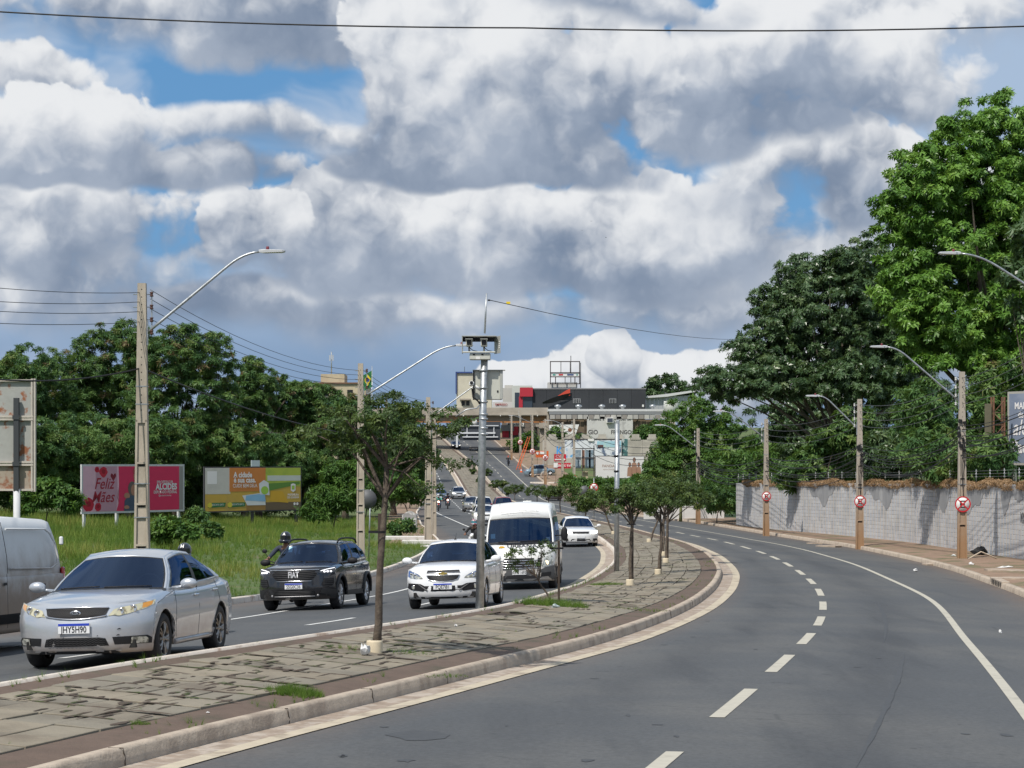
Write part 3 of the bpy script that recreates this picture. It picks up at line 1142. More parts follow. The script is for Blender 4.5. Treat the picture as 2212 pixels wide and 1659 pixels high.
class Car:
 def __init__(self, root, s, body_mat, simple=False, glass=None):
  self.root, self.s, self.mat, self.simple = root, s, body_mat, simple
  self.L, self.W, self.H = s['L'], s['W'], s['H']
  self.nose_t = s['nose']
  self.tail_t = s['tail']
  self.glass = glass or g_wind
  self.shell()
  self.cabin()
  self.wheels()

 # --- surfaces
 def nose(self, z):
  return np.interp(z, [a for a, _ in self.nose_t], [b for _, b in self.nose_t])

 def tail(self, z):
  return np.interp(z, [a for a, _ in self.tail_t], [b for _, b in self.tail_t])

 def side(self, z):
  t = self.s['side']
  return np.interp(z, [a for a, _ in t], [b for _, b in t])

 def hw(self, y, z):
  u = (y + self.L / 2) / self.L
  pl = np.interp(u, [0.0, 0.06, 0.16, 0.30, 0.72, 0.90, 1.0], self.s.get('plan', [0.925, 0.962, 0.988, 1.0, 1.0, 0.985, 0.93]))
  return self.W / 2 * self.side(z) * pl

 def ztop(self, y, b):
  t = self.s['top']
  v = y + self.L / 2
  z = np.interp(v, [a for a, _ in t], [c for _, c in t])
  return z - self.s.get('crown', 0.06) * abs(b) ** 2.2 - self.s.get('roll', 0.05) * abs(b) ** 9

 def fy(self, x, z):
  yc = -self.L / 2 + self.nose(z) + self.s['kf']
  b = min(1.0, abs(x) / self.hw(yc, z))
  return -self.L / 2 + self.nose(z) + self.s['kf'] * b ** self.s.get('qf', 2.6)

 def ry(self, x, z):
  yc = self.L / 2 - self.tail(z) - self.s['kr']
  b = min(1.0, abs(x) / self.hw(yc, z))
  return self.L / 2 - self.tail(z) - self.s['kr'] * b ** 2.6

 # --- lower body
 def shell(self):
  s, L = self.s, self.L
  rw = s['rw']
  ra = s.get('ra', rw + 0.05)
  yf = -L / 2 + s['fo']
  yr = yf + s['wb']
  self.axles = (yf, yr)
  ny = [0.0]
  tot = L
  marks = sorted(set([round(v, 4) for v in (
   [yf + ra * c for c in (-1.003, -0.998, -0.9, -0.72, -0.5, -0.25, 0, 0.25, 0.5, 0.72, 0.9, 0.998, 1.003)] +
   [yr + ra * c for c in (-1.003, -0.998, -0.9, -0.72, -0.5, -0.25, 0, 0.25, 0.5, 0.72, 0.9, 0.998, 1.003)] +
   list(np.linspace(yf + ra + 0.08, yr - ra - 0.08, 9)))]))
  nb, nr = (12, 13) if not self.simple else (8, 8)
  B = np.linspace(-1, 1, nb + 1)
  sill = s['sill']
  fb = s.get('fbot', sill + 0.02)
  zsF = [self.ztop(-L / 2 + s['kf'] * abs(b) ** 2.6 + self.nose(s['top'][0][1]), b) for b in B]
  zsR = [self.ztop(L / 2 - s['kr'] * abs(b) ** 2.6 - self.tail(s['top'][-1][1]), b) for b in B]
  R = np.linspace(0, 1, nr + 1)

  def front(b, zs, r):
   z = fb + (zs - fb) * r
   yc = -L / 2 + self.nose(z) + s['kf']
   return (b * self.hw(yc, z), -L / 2 + self.nose(z) + s['kf'] * abs(b) ** s.get('qf', 2.6), z)

  def rear(b, zs, r):
   z = fb + (zs - fb) * r
   yc = L / 2 - self.tail(z) - s['kr']
   return (b * self.hw(yc, z), L / 2 - self.tail(z) - s['kr'] * abs(b) ** 2.6, z)
  FG = [[front(b, zsF[i], r) for i, b in enumerate(B)] for r in R]
  RG = [[rear(b, zsR[i], r) for i, b in enumerate(B)] for r in R]
  y0 = [FG[j][0][1] for j in range(nr + 1)]
  y1 = [RG[j][0][1] for j in range(nr + 1)]
  T = [0.0] + [(v - y0[0]) / (y1[0] - y0[0]) for v in marks if y0[0] + 0.01 < v < y1[0] - 0.01] + [1.0]
  self.zlow = {}

  def sidept(sg, t, j):
   ya = y0[0] + (y1[0] - y0[0]) * t
   zl = np.interp(t, [0, 0.05, 0.95, 1.0], [fb, sill, sill, fb])
   for yc in (yf, yr):
    if abs(ya - yc) < ra:
     zl = max(zl, rw + math.sqrt(ra * ra - (ya - yc) ** 2) * 1.0)
   y = y0[j] + (y1[j] - y0[j]) * t
   zs = self.ztop(y0[-1] + (y1[-1] - y0[-1]) * t, 1.0)
   z = zl + (zs - zl) * R[j]
   if t == 0:
    return (sg * FG[j][-1][0], y, FG[j][-1][2])
   if t == 1:
    return (sg * RG[j][-1][0], y, RG[j][-1][2])
   return (sg * self.hw(y, z), y, z)
  SL = [[sidept(-1, t, j) for t in T] for j in range(nr + 1)]
  SR = [[sidept(1, t, j) for t in T] for j in range(nr + 1)]
  top = []
  for i, t in enumerate(T):
   row = []
   for k, b in enumerate(B):
    y = FG[-1][k][1] + (RG[-1][k][1] - FG[-1][k][1]) * t
    ye = y0[-1] + (y1[-1] - y0[-1]) * t
    if abs(b) == 1:
     row.append((SR if b > 0 else SL)[-1][i])
     continue
    xe = SR[-1][i][0]
    z = self.ztop(y, b)
    if t == 0:
     z = FG[-1][k][2]
    if t == 1:
     z = RG[-1][k][2]
    row.append((b * xe, y, z))
   top.append(row)
  mb = MB()
  mb.grid(FG)
  mb.grid(RG, flip=True)
  mb.grid(SL, flip=True)
  mb.grid(SR)
  # bonnet and boot lid; open under the cabin
  c0, c1 = s['cowl'] - L / 2 + 0.12, s['rb'] - L / 2 - 0.12
  if s.get('closed'):
   c0 = c1 = 99
  for i in range(len(T) - 1):
   for k in range(nb):
    q = [top[i][k], top[i][k + 1], top[i + 1][k + 1], top[i + 1][k]]
    yc = sum(p[1] for p in q) / 4
    if c0 < yc < c1 and abs(B[k] + B[k + 1]) / 2 < 0.8:
     continue
    mb.add(q, [(0, 1, 2, 3)], True)
  # floor
  o = mb.build('body', self.mat, self.root, weld=0.0015)
  md = o.modifiers.new('solid', 'SOLIDIFY')
  md.thickness = 0.025
  md.offset = -1
  self.body = o
  u = MB()
  u.box((0, 0, sill + 0.07), (self.W * 0.78, L * 0.90, 0.10))
  u.box((0, (yf + yr) / 2, sill + 0.13), (self.W * 0.90, s['wb'] - 2 * ra - 0.04, 0.2))
  for yc in (yf, yr):
   for sg in (-1, 1):
    pts = []
    for a in np.linspace(-0.1, math.pi + 0.1, 12):
     pts.append((yc + (ra + 0.004) * math.cos(a), rw + (ra + 0.004) * math.sin(a)))
    xo, xi = sg * (self.W / 2 * 0.955), sg * (self.W / 2 - 0.34)
    rows = [[(xo, p[0], p[1]) for p in pts], [(xi, p[0], p[1]) for p in pts]]
    u.grid(rows, smooth=False)
    u.add([(xi, p[0], p[1]) for p in pts], [tuple(range(12))])
  u.build('underbody', m_under, self.root)

 # --- glasshouse
 def cabin(self):
  s, L = self.s, self.L
  o = -L / 2
  zb0, zb1 = s['belt']
  wb_, wr_ = s['wbelt'], s['wroof']
  cb = s.get('bul', (0.26, 0.12))
  B = lambda q: Vector((np.interp(q, [0, 0.15, 0.7, 1], [wb_ - 0.035, wb_, wb_, wb_ - 0.06]), o + (s['cowl'] + cb[0]) * (1 - q) + (s['rb'] - s.get('rbul', 0.12)) * q, zb0 * (1 - q) + zb1 * q))
  rail = s.get('rail', [(0, -0.055), (0.25, -0.012), (0.5, 0.0), (0.8, -0.02), (1.0, -0.06)])

  def Rr(q):
   z = s['H'] - 0.045 + np.interp(q, [a for a, _ in rail], [b for _, b in rail])
   return Vector((np.interp(q, [0, 0.2, 0.7, 1], [wr_ - 0.03, wr_, wr_, wr_ - 0.04]), o + (s['rf'] + cb[1]) * (1 - q) + (s['rr'] - 0.06) * q, z))

  def sp(sg, q, t):
   a, b = B(q), Rr(q)
   p = a.lerp(b, t)
   bow = 0.035 * math.sin(math.pi * t)
   return (sg * (p.x + bow), p.y, p.z)
  paint_mb, seal = MB(), MB()
  wins = s['wins']
  e = 0.012
  qs = {0.0, 1.0}
  for a, b in wins:
   qs |= {a, a + e, b - e, b}
  qs |= set(np.linspace(0, 1, 15))
  qs = sorted(qs)
  t0, t1 = s.get('wt', (0.05, 0.90))
  ts = sorted({0.0, t0, t0 + 0.03, 0.3, 0.5, 0.7, t1 - 0.03, t1, 1.0})
  for sg in (-1, 1):
   gl = [MB() for _ in wins]
   for i in range(len(qs) - 1):
    for j in range(len(ts) - 1):
     q, t = (qs[i] + qs[i + 1]) / 2, (ts[j] + ts[j + 1]) / 2
     quad = [sp(sg, qs[i], ts[j]), sp(sg, qs[i + 1], ts[j]), sp(sg, qs[i + 1], ts[j + 1]), sp(sg, qs[i], ts[j + 1])]
     if sg < 0:
      quad = quad[::-1]
     kind = 'p'
     for k, (a, b) in enumerate(wins):
      if a < q < b and t0 < t < t1:
       kind = 's'
       if a + e < q < b - e and t0 + 0.03 < t < t1 - 0.03:
        kind = k
      # dark pillars between panes
      if k and wins[k - 1][1] < q < a and t0 < t < t1 and s.get('dark_pillar', True):
       kind = 's'
     (paint_mb if kind == 'p' else seal if kind == 's' else gl[kind]).add(quad, [(0, 1, 2, 3)], True)
   for k, g_ in enumerate(gl):
    if g_.f:
     g_.build('side_window', s.get('sglass', g_side), self.root, weld=0.001)
  for sg in (-1, 1):
   rows = [[(sg * (B(q).x - 0.012), B(q).y, B(q).z - 0.20) for q in np.linspace(0, 1, 15)], [sp(sg, q, 0) for q in np.linspace(0, 1, 15)]]
   paint_mb.grid(rows, flip=sg < 0)
  # windscreen, roof, rear window
  bs = sorted({-1, -0.955, -0.93, -0.6, -0.3, 0, 0.3, 0.6, 0.93, 0.955, 1})
  w0, w1 = s.get('ws', (0.02, 0.95))
  wt = sorted({0.0, w0, w0 + 0.03, 0.25, 0.45, 0.65 if w1 > 0.68 else w1 - 0.08, w1 - 0.03, w1, 1.0})
  ws, rws = MB(), MB()
  rz = s.get('rcrown', 0.05)

  def wp(b, t):
   a = Vector(sp(1, 0, t))
   k = cb[0] * (1 - t) + cb[1] * t
   return (b * a.x, a.y - k * (1 - b * b), a.z + (0.02 * (1 - t) + rz * t) * (1 - b * b))

  def rp(b, t):
   a = Vector(sp(1, 1, t))
   k = s.get('rbul', 0.12) * (1 - t) + 0.06 * t
   return (b * a.x, a.y + k * (1 - b * b), a.z + (0.0 * (1 - t) + rz * t) * (1 - b * b))
  for fn, glm, flip, r0, r1 in ((wp, ws, False, w0, w1), (rp, rws, True, s.get('rw0', 0.08), 0.92)):
   tt = wt if fn is wp else sorted({0.0, r0, r0 + 0.03, 0.4, 0.6, r1 - 0.03, r1, 1.0})
   for i in range(len(bs) - 1):
    for j in range(len(tt) - 1):
     b, t = (bs[i] + bs[i + 1]) / 2, (tt[j] + tt[j + 1]) / 2
     quad = [fn(bs[i], tt[j]), fn(bs[i + 1], tt[j]), fn(bs[i + 1], tt[j + 1]), fn(bs[i], tt[j + 1])]
     if flip:
      quad = quad[::-1]
     if abs(b) < 0.93 and r0 + 0.03 < t < r1 - 0.03:
      d = glm
     elif abs(b) < 0.955 and r0 < t < r1:
      d = seal
     else:
      d = paint_mb
     if fn is rp and s.get('no_rear'):
      d = paint_mb
     d.add(quad, [(0, 1, 2, 3)], True)
  rows = []
  for q in np.linspace(0, 1, 11):
   a = Rr(q)
   k = -cb[1] * (1 - q) + 0.06 * q
   rows.append([(b * a.x, a.y + k * (1 - b * b), a.z + rz * (1 - b * b)) for b in bs])
  paint_mb.grid(rows)
  # cowl apron closing the gap between bonnet and windscreen
  ap = MB()
  ap.grid([[(b * (wb_ - 0.035), wp(b, 0)[1] - 0.10, wp(b, 0)[2] - 0.015) for b in bs], [wp(b, 0.03) for b in bs]])
  self.roof = paint_mb.build('cabin', self.mat, self.root, weld=0.001)
  md = self.roof.modifiers.new('solid', 'SOLIDIFY')
  md.thickness = 0.02
  md.offset = -1
  seal.build('window_seal', m_seal, self.root, weld=0.001)
  ap.build('cowl', m_seal, self.root)
  self.ws = ws.build('windscreen', self.glass, self.root, weld=0.001)
  if rws.f and not s.get('no_rear'):
   rws.build('rear_window', s.get('sglass', g_side), self.root, weld=0.001)
  self.wp = wp
  # cabin inside: dashboard, seats
  z = zb0
  it = MB()
  it.box((0, o + s['cowl'] + cb[0] + 0.20, z - 0.10), (wb_ * 1.86, 0.62, 0.14), b=0.05)
  it.box((0, o + (s['cowl'] + s['rb']) / 2 + 0.1, z - 0.50), (wb_ * 1.9, (s['rb'] - s['cowl']) * 0.86, 0.06))
  it.build('dashboard', m_int, self.root)
  if not self.simple:
   st = MB()
   ys = o + s['cowl'] + cb[0] + 1.05
   for x in (-0.36, 0.36):
    x *= self.W / 1.75
    st.box((x, ys + 0.08, z - 0.08), (0.46, 0.14, 0.62), b=0.05, rx=-0.18)
    st.box((x, ys + 0.19, z + 0.30), (0.25, 0.09, 0.17), b=0.04, rx=-0.1)
    st.box((x, ys - 0.22, z - 0.38), (0.46, 0.5, 0.16), b=0.05)
   st.box((0, min(ys + 1.0, o + s['rb'] - 0.35), z - 0.1), (wb_ * 1.7, 0.16, 0.55), b=0.05, rx=-0.2)
   st.build('seat', m_seat, self.root)
   sw = MB()
   cxw = 0.36 * self.W / 1.75
   pts = [(cxw + 0.185 * math.cos(a), ys - 0.56 + 0.07 * math.sin(a), z + 0.015 + 0.172 * math.sin(a)) for a in np.linspace(0, 2 * math.pi, 21)]
   sw.tube(pts, 0.016, 6, cap=False)
   sw.tube([(cxw - 0.18, ys - 0.56, z + 0.01), (cxw + 0.18, ys - 0.56, z + 0.01)], 0.018, 6)
   sw.build('steering_wheel', m_blk, self.root)

 def wheels(self):
  s = self.s
  t, r, d = wheel_meshes(s['rw'], s.get('tw', 0.2), s.get('spokes', 5), s.get('bright', False))
  x = self.W / 2 - s.get('tw', 0.2) / 2 - 0.025
  for yc in self.axles:
   for sg in (-1, 1):
    w = mobj('wheel', t, None, self.root, (sg * x, yc, s['rw']), (0, 0, 0 if sg > 0 else math.pi))
    mobj('rim', r, None, w)
    mobj('brake_disc', d, None, w)

 # --- pieces laid on the surfaces
 def patch(self, name, poly, mat, parent=None, off=0.008, mirror=True, sub=2, where='f', bm_smooth=True):
  out = []
  for sg in ((1, -1) if mirror else (1,)):
   bm = bmesh.new()
   vs = [bm.verts.new((sg * p[0], 0, p[1])) for p in poly]
   f = bm.faces.new(vs)
   bmesh.ops.triangulate(bm, faces=[f])
   if sub:
    bmesh.ops.subdivide_edges(bm, edges=bm.edges, cuts=sub, use_grid_fill=True)
   for v in bm.verts:
    x, z = v.co.x, v.co.z
    if where == 'f':
     v.co.y = self.fy(x, z) - off
    elif where == 'r':
     v.co.y = self.ry(x, z) + off
   for f in bm.faces:
    f.smooth = True
    f.normal_update()
    if (f.normal.y > 0) == (where == 'f'):
     f.normal_flip()
   me = bpy.data.meshes.new(name)
   bm.to_mesh(me)
   bm.free()
   out.append(mobj(name, me, mat, parent or self.root))
  return out

 def bar(self, x0, x1, z, r, off=0.0, n=9, z1=None, zc=0.0):
  """points of a bar lying on the front"""
  P = []
  for t in np.linspace(0, 1, n):
   x = x0 + (x1 - x0) * t
   zz = z + ((z1 - z) * t if z1 is not None else 0) + zc * (1 - (2 * t - 1) ** 2)
   P.append((x, self.fy(x, zz) - off, zz))
  return P

 def side_patch(self, name, poly, mat, off=0.004, both=True, sub=2, parent=None):
  """poly in (y from the nose, z)"""
  for sg in ((1, -1) if both else (1,)):
   bm = bmesh.new()
   vs = [bm.verts.new((0, p[0] - self.L / 2, p[1])) for p in poly]
   f = bm.faces.new(vs)
   bmesh.ops.triangulate(bm, faces=[f])
   if sub:
    bmesh.ops.subdivide_edges(bm, edges=bm.edges, cuts=sub, use_grid_fill=True)
   for v in bm.verts:
    v.co.x = sg * (self.hw(v.co.y, v.co.z) + off)
   for f in bm.faces:
    f.normal_update()
    if (f.normal.x > 0) != (sg > 0):
     f.normal_flip()
    f.smooth = True
   me = bpy.data.meshes.new(name)
   bm.to_mesh(me)
   bm.free()
   mobj(name, me, mat, parent or self.root)

 def seam(self, pts, w=0.006, both=True, name='door_gap'):
  """dark gap along the flank; pts (y from nose, z)"""
  for sg in ((1, -1) if both else (1,)):
   mb = MB()
   P = []
   for i in range(len(pts) - 1):
    for t in np.linspace(0, 1, 6)[(0 if i == 0 else 1):]:
     y = pts[i][0] + (pts[i + 1][0] - pts[i][0]) * t - self.L / 2
     z = pts[i][1] + (pts[i + 1][1] - pts[i][1]) * t
     P.append((sg * (self.hw(y, z) + 0.0005), y, z))
   mb.tube(P, w * 0.5, 5)
   mb.build(name, m_seal, self.root)

 def mirrors(self, z, y, mat, size=(0.22, 0.11, 0.14), gap=0.10):
  for sg in (-1, 1):
   mb = MB()
   x = sg * (self.s['wbelt'] + gap + size[0] / 2)
   ball(mb, (x, y - self.L / 2, z), (size[0] / 2, size[1] / 2, size[2] / 2), 14, 10)
   mb.tube([(sg * (self.s['wbelt'] - 0.01), y - self.L / 2 + 0.02, z - 0.05), (x, y - self.L / 2 + 0.01, z - 0.03)], 0.022, 6)
   o = mb.build('wing_mirror', mat, self.root)
   g = MB()
   g.box((x, y - self.L / 2 + size[1] / 2 - 0.004, z), (size[0] * 0.8, 0.012, size[2] * 0.72), b=0.005)
   g.build('mirror_glass', m_seal, o)

 def plate(self, txt, z, old=False, x=0.0):
  y = self.fy(x, z) - 0.022
  mb = MB().box((x, y, z), (0.40, 0.012, 0.13), b=0.005)
  o = mb.build('number_plate', m_plate, self.root)
  if not old:
   MB().box((x, y - 0.007, z + 0.048), (0.392, 0.003, 0.03)).build('plate_band', m_plateblue, o)
  lettering(txt, m_ink, o, (x, y - 0.0085, z - 0.016 if not old else z - 0.008), 0.108, 0.0018, 0.78)
  return o

 def handles(self, L_, mat):
  for (y, z) in L_:
   for sg in (-1, 1):
    yy = y - self.L / 2
    x = sg * (self.hw(yy, z) + 0.018)
    MB().box((x, yy, z), (0.03, 0.19, 0.032), b=0.012).build('door_handle', mat, self.root)

 def wipers(self):
  for x0, x1 in ((-0.62, -0.05), (0.02, 0.60)):
   P = []
   for t in np.linspace(0, 1, 7):
    x = x0 + (x1 - x0) * t
    b = x / (self.s['wbelt'] - 0.03)
    p = self.wp(b, 0.045 + 0.02 * t)
    P.append((p[0], p[1] - 0.016, p[2] + 0.01))
   MB().tube(P, 0.009, 5).build('wiper', m_blk, self.root)

SEDAN = dict(L=4.53, W=1.775, H=1.46, wb=2.65, fo=0.92, rw=0.325, ra=0.375, sill=0.235, fbot=0.20, kf=0.44, kr=0.30, qf=2.7, tw=0.205,
    nose=[(0.18, 0.07), (0.27, 0.015), (0.36, 0.0), (0.55, 0.005), (0.66, 0.04), (0.76, 0.10), (0.84, 0.17)],
    tail=[(0.2, 0.06), (0.45, 0.0), (0.7, 0.02), (1.06, 0.09)],
    top=[(0.0, 0.785), (0.14, 0.80), (0.35, 0.865), (0.75, 0.925), (1.15, 0.965), (1.35, 0.985), (2.0, 0.985), (3.8, 1.03), (4.1, 1.06), (4.40, 1.055), (4.53, 1.03)],
    side=[(0.15, 0.93), (0.26, 0.955), (0.40, 0.975), (0.60, 1.0), (0.76, 0.995), (0.90, 0.965), (1.06, 0.90)], crown=0.05, roll=0.055,
    cowl=1.10, rf=1.93, rr=3.42, rb=4.12, belt=(0.935, 1.04), wbelt=0.795, wroof=0.565, bul=(0.27, 0.14), wins=[(0.045, 0.44), (0.475, 0.90)], wt=(0.03, 0.90),
    rail=[(0, -0.075), (0.2, -0.015), (0.42, 0.0), (0.7, -0.02), (0.88, -0.06), (1.0, -0.11)])

def silver_sedan(loc, rz):
 root = thing('sedan_car', 'silver sedan with dusty flanks, dark mesh grille and yellowed headlamps beside the paved median', 'car', loc, rz)
 body = paint('silver_paint', (0.45, 0.48, 0.52), 0.5, 0.34, 0.75, (0.12, 0.62))
 c = Car(root, SEDAN, body)
 # headlamps: glass, projector bowls, amber corner
 hl = [(0.40, 0.655), (0.455, 0.735), (0.52, 0.752), (0.66, 0.780), (0.78, 0.812), (0.852, 0.832), (0.848, 0.775), (0.79, 0.735), (0.70, 0.705), (0.60, 0.672), (0.52, 0.655), (0.46, 0.665)]
 o = c.patch('headlight', hl, m_lens_y, off=0.006)
 for k, sg in enumerate((1, -1)):
  for (x, z, r) in ((0.53, 0.705, 0.042), (0.66, 0.735, 0.045)):
   y = c.fy(sg * x, z)
   m = MB()
   m.lathe([(r, -0.014), (r * 0.9, -0.018), (r * 0.55, -0.006), (0.002, -0.003)], 18, (sg * x, y - 0.004, z), 'y')
   m.build('reflector', m_chrome, o[k])
  c_am = [(0.745, 0.735), (0.745, 0.795), (0.80, 0.810), (0.835, 0.815), (0.83, 0.772), (0.79, 0.745)]
 c.patch('indicator', c_am, m_amber, off=0.010)
 gr = c.patch('grille', [(-0.40, 0.752), (-0.2, 0.762), (0.2, 0.762), (0.40, 0.752), (0.375, 0.68), (0.32, 0.645), (0.2, 0.627), (-0.2, 0.627), (-0.32, 0.645), (-0.375, 0.68)], m_blk, off=0.006, mirror=False, sub=3)[0]
 g = MB()
 for i in range(-13, 14):        # woven mesh
  for dz in (-1, 1):
   x0 = i * 0.03
   if abs(x0) < 0.36:
    g.tube(c.bar(x0 - 0.045 * dz, x0 + 0.045 * dz, 0.645, 0, 0.010, 3, 0.745), 0.0028, 4)
 g.build('grille_mesh', M('grille_mesh', (0.02, 0.02, 0.022), 0.6), gr)
 g = MB().tube(c.bar(-0.40, 0.40, 0.757, 0, 0.012, 13, None, 0.008), 0.009, 6)
 g.tube(c.bar(-0.39, 0.39, 0.665, 0, 0.012, 13, None, -0.040), 0.008, 6)
 g.build('grille_trim', m_chrome, gr)
 b = MB()
 y = c.fy(0, 0.695) - 0.016
 b.lathe([(0.001, -0.006), (0.9, -0.006), (1.0, 0.0), (1.0, 0.008)], 24, axis='y')
 for i in range(len(b.v)):
  p = b.v[i]
  b.v[i] = (p[0] * 0.070, p[1] + y, p[2] * 0.036 + 0.695)
 bd = b.build('badge', m_chrome, root)
 b = MB()
 b.lathe([(0.001, -0.0095), (0.88, -0.0095)], 24, axis='y')
 for i in range(len(b.v)):
  p = b.v[i]
  b.v[i] = (p[0] * 0.066, p[1] + y, p[2] * 0.032 + 0.695)
 b.build('badge_field', m_ink, bd)
 lettering('KIA', m_chrome, bd, (0, y - 0.0105, 0.695), 0.048, 0.001, 1.15)
 c.plate('JHY5H90', 0.515)
 # bumper openings
 li = c.patch('lower_intake', [(-0.41, 0.295), (0.41, 0.295), (0.375, 0.385), (0.30, 0.40), (-0.30, 0.40), (-0.375, 0.385)], m_blk, off=0.005, mirror=False, sub=3)[0]
 g = MB()
 for k in range(4):
  z = 0.312 + k * 0.023
  P = []
  for t in np.linspace(-0.37, 0.37, 31):
   zz = z + 0.006 * (1 if int(round((t + 1) * 40)) % 2 else -1)
   P.append((t, c.fy(t, zz) - 0.012, zz))
  g.tube(P, 0.004, 4)
 g.build('intake_mesh', MATS['grille_mesh'], li)
 c.patch('fog_recess', [(0.47, 0.305), (0.835, 0.30), (0.842, 0.37), (0.80, 0.402), (0.45, 0.398)], m_blk, off=0.004)
 c.patch('fog_lamp', [(0.64, 0.312), (0.80, 0.308), (0.812, 0.36), (0.78, 0.392), (0.65, 0.388)], m_lens, off=0.012)
 c.patch('bumper_lip', [(0, 0.20), (0.52, 0.20), (0.47, 0.235), (0, 0.235)], m_blk, off=0.005)
 for x in (-0.5, -0.3, 0.3, 0.5):
  MB().box((x, c.fy(x, 0.24) - 0.006, 0.232), (0.10, 0.012, 0.010)).build('bumper_slot', m_rim, root)
 # bumper chips
 for (x, z, w) in ((0.50, 0.492, 0.05), (0.49, 0.418, 0.045), (0.27, 0.418, 0.02)):
  c.patch('paint_chip', [(x, z - 0.006), (x + w, z), (x + w * 0.6, z + 0.012), (x + 0.01, z + 0.006)], m_blk, off=0.004, mirror=False, sub=0)
 # doors
 c.seam([(1.42, 0.32), (1.36, 0.55), (1.40, 0.93)])
 c.seam([(2.45, 0.27), (2.45, 0.97)])
 c.seam([(3.25, 0.42), (3.50, 0.70), (3.42, 1.0)])
 c.seam([(1.42, 0.30), (3.20, 0.29)])
 c.seam([(0.62, 0.78), (1.02, 0.86), (1.38, 0.915)], 0.007)
 c.handles([(2.32, 0.83), (3.28, 0.87)], body)
 c.mirrors(0.995, 1.52, body, (0.23, 0.13, 0.145))
 c.wipers()
 for sg in (-1, 1):
  MB().tube([(sg * (c.hw(y - c.L / 2, 0.285) - 0.005), y - c.L / 2, 0.262) for y in np.linspace(1.34, 3.05, 12)], 0.04, 6).build('side_skirt', body, root)
 return root, c

SUV = dict(L=4.10, W=1.775, H=1.56, wb=2.53, fo=0.85, rw=0.34, ra=0.40, sill=0.30, fbot=0.24, kf=0.34, kr=0.24, qf=3.0, tw=0.21, spokes=10, bright=True,
   nose=[(0.22, 0.09), (0.34, 0.03), (0.48, 0.0), (0.62, 0.01), (0.80, 0.025), (0.90, 0.05), (1.0, 0.14)],
   tail=[(0.2, 0.08), (0.5, 0.0), (0.9, 0.03), (1.1, 0.08)],
   top=[(0.0, 0.93), (0.12, 0.955), (0.4, 1.005), (0.8, 1.045), (1.05, 1.065), (1.4, 1.07), (3.6, 1.13), (4.1, 1.10)],
   side=[(0.2, 0.96), (0.35, 0.985), (0.55, 1.0), (0.80, 1.0), (0.95, 0.975), (1.12, 0.91)], crown=0.045, roll=0.06,
   cowl=0.98, rf=1.62, rr=3.62, rb=4.02, belt=(1.02, 1.15), wbelt=0.80, wroof=0.60, bul=(0.22, 0.12), wins=[(0.05, 0.37), (0.405, 0.72), (0.75, 0.93)], wt=(0.03, 0.90),
   rail=[(0, -0.06), (0.2, -0.012), (0.5, 0.0), (0.8, -0.01), (1.0, -0.05)])

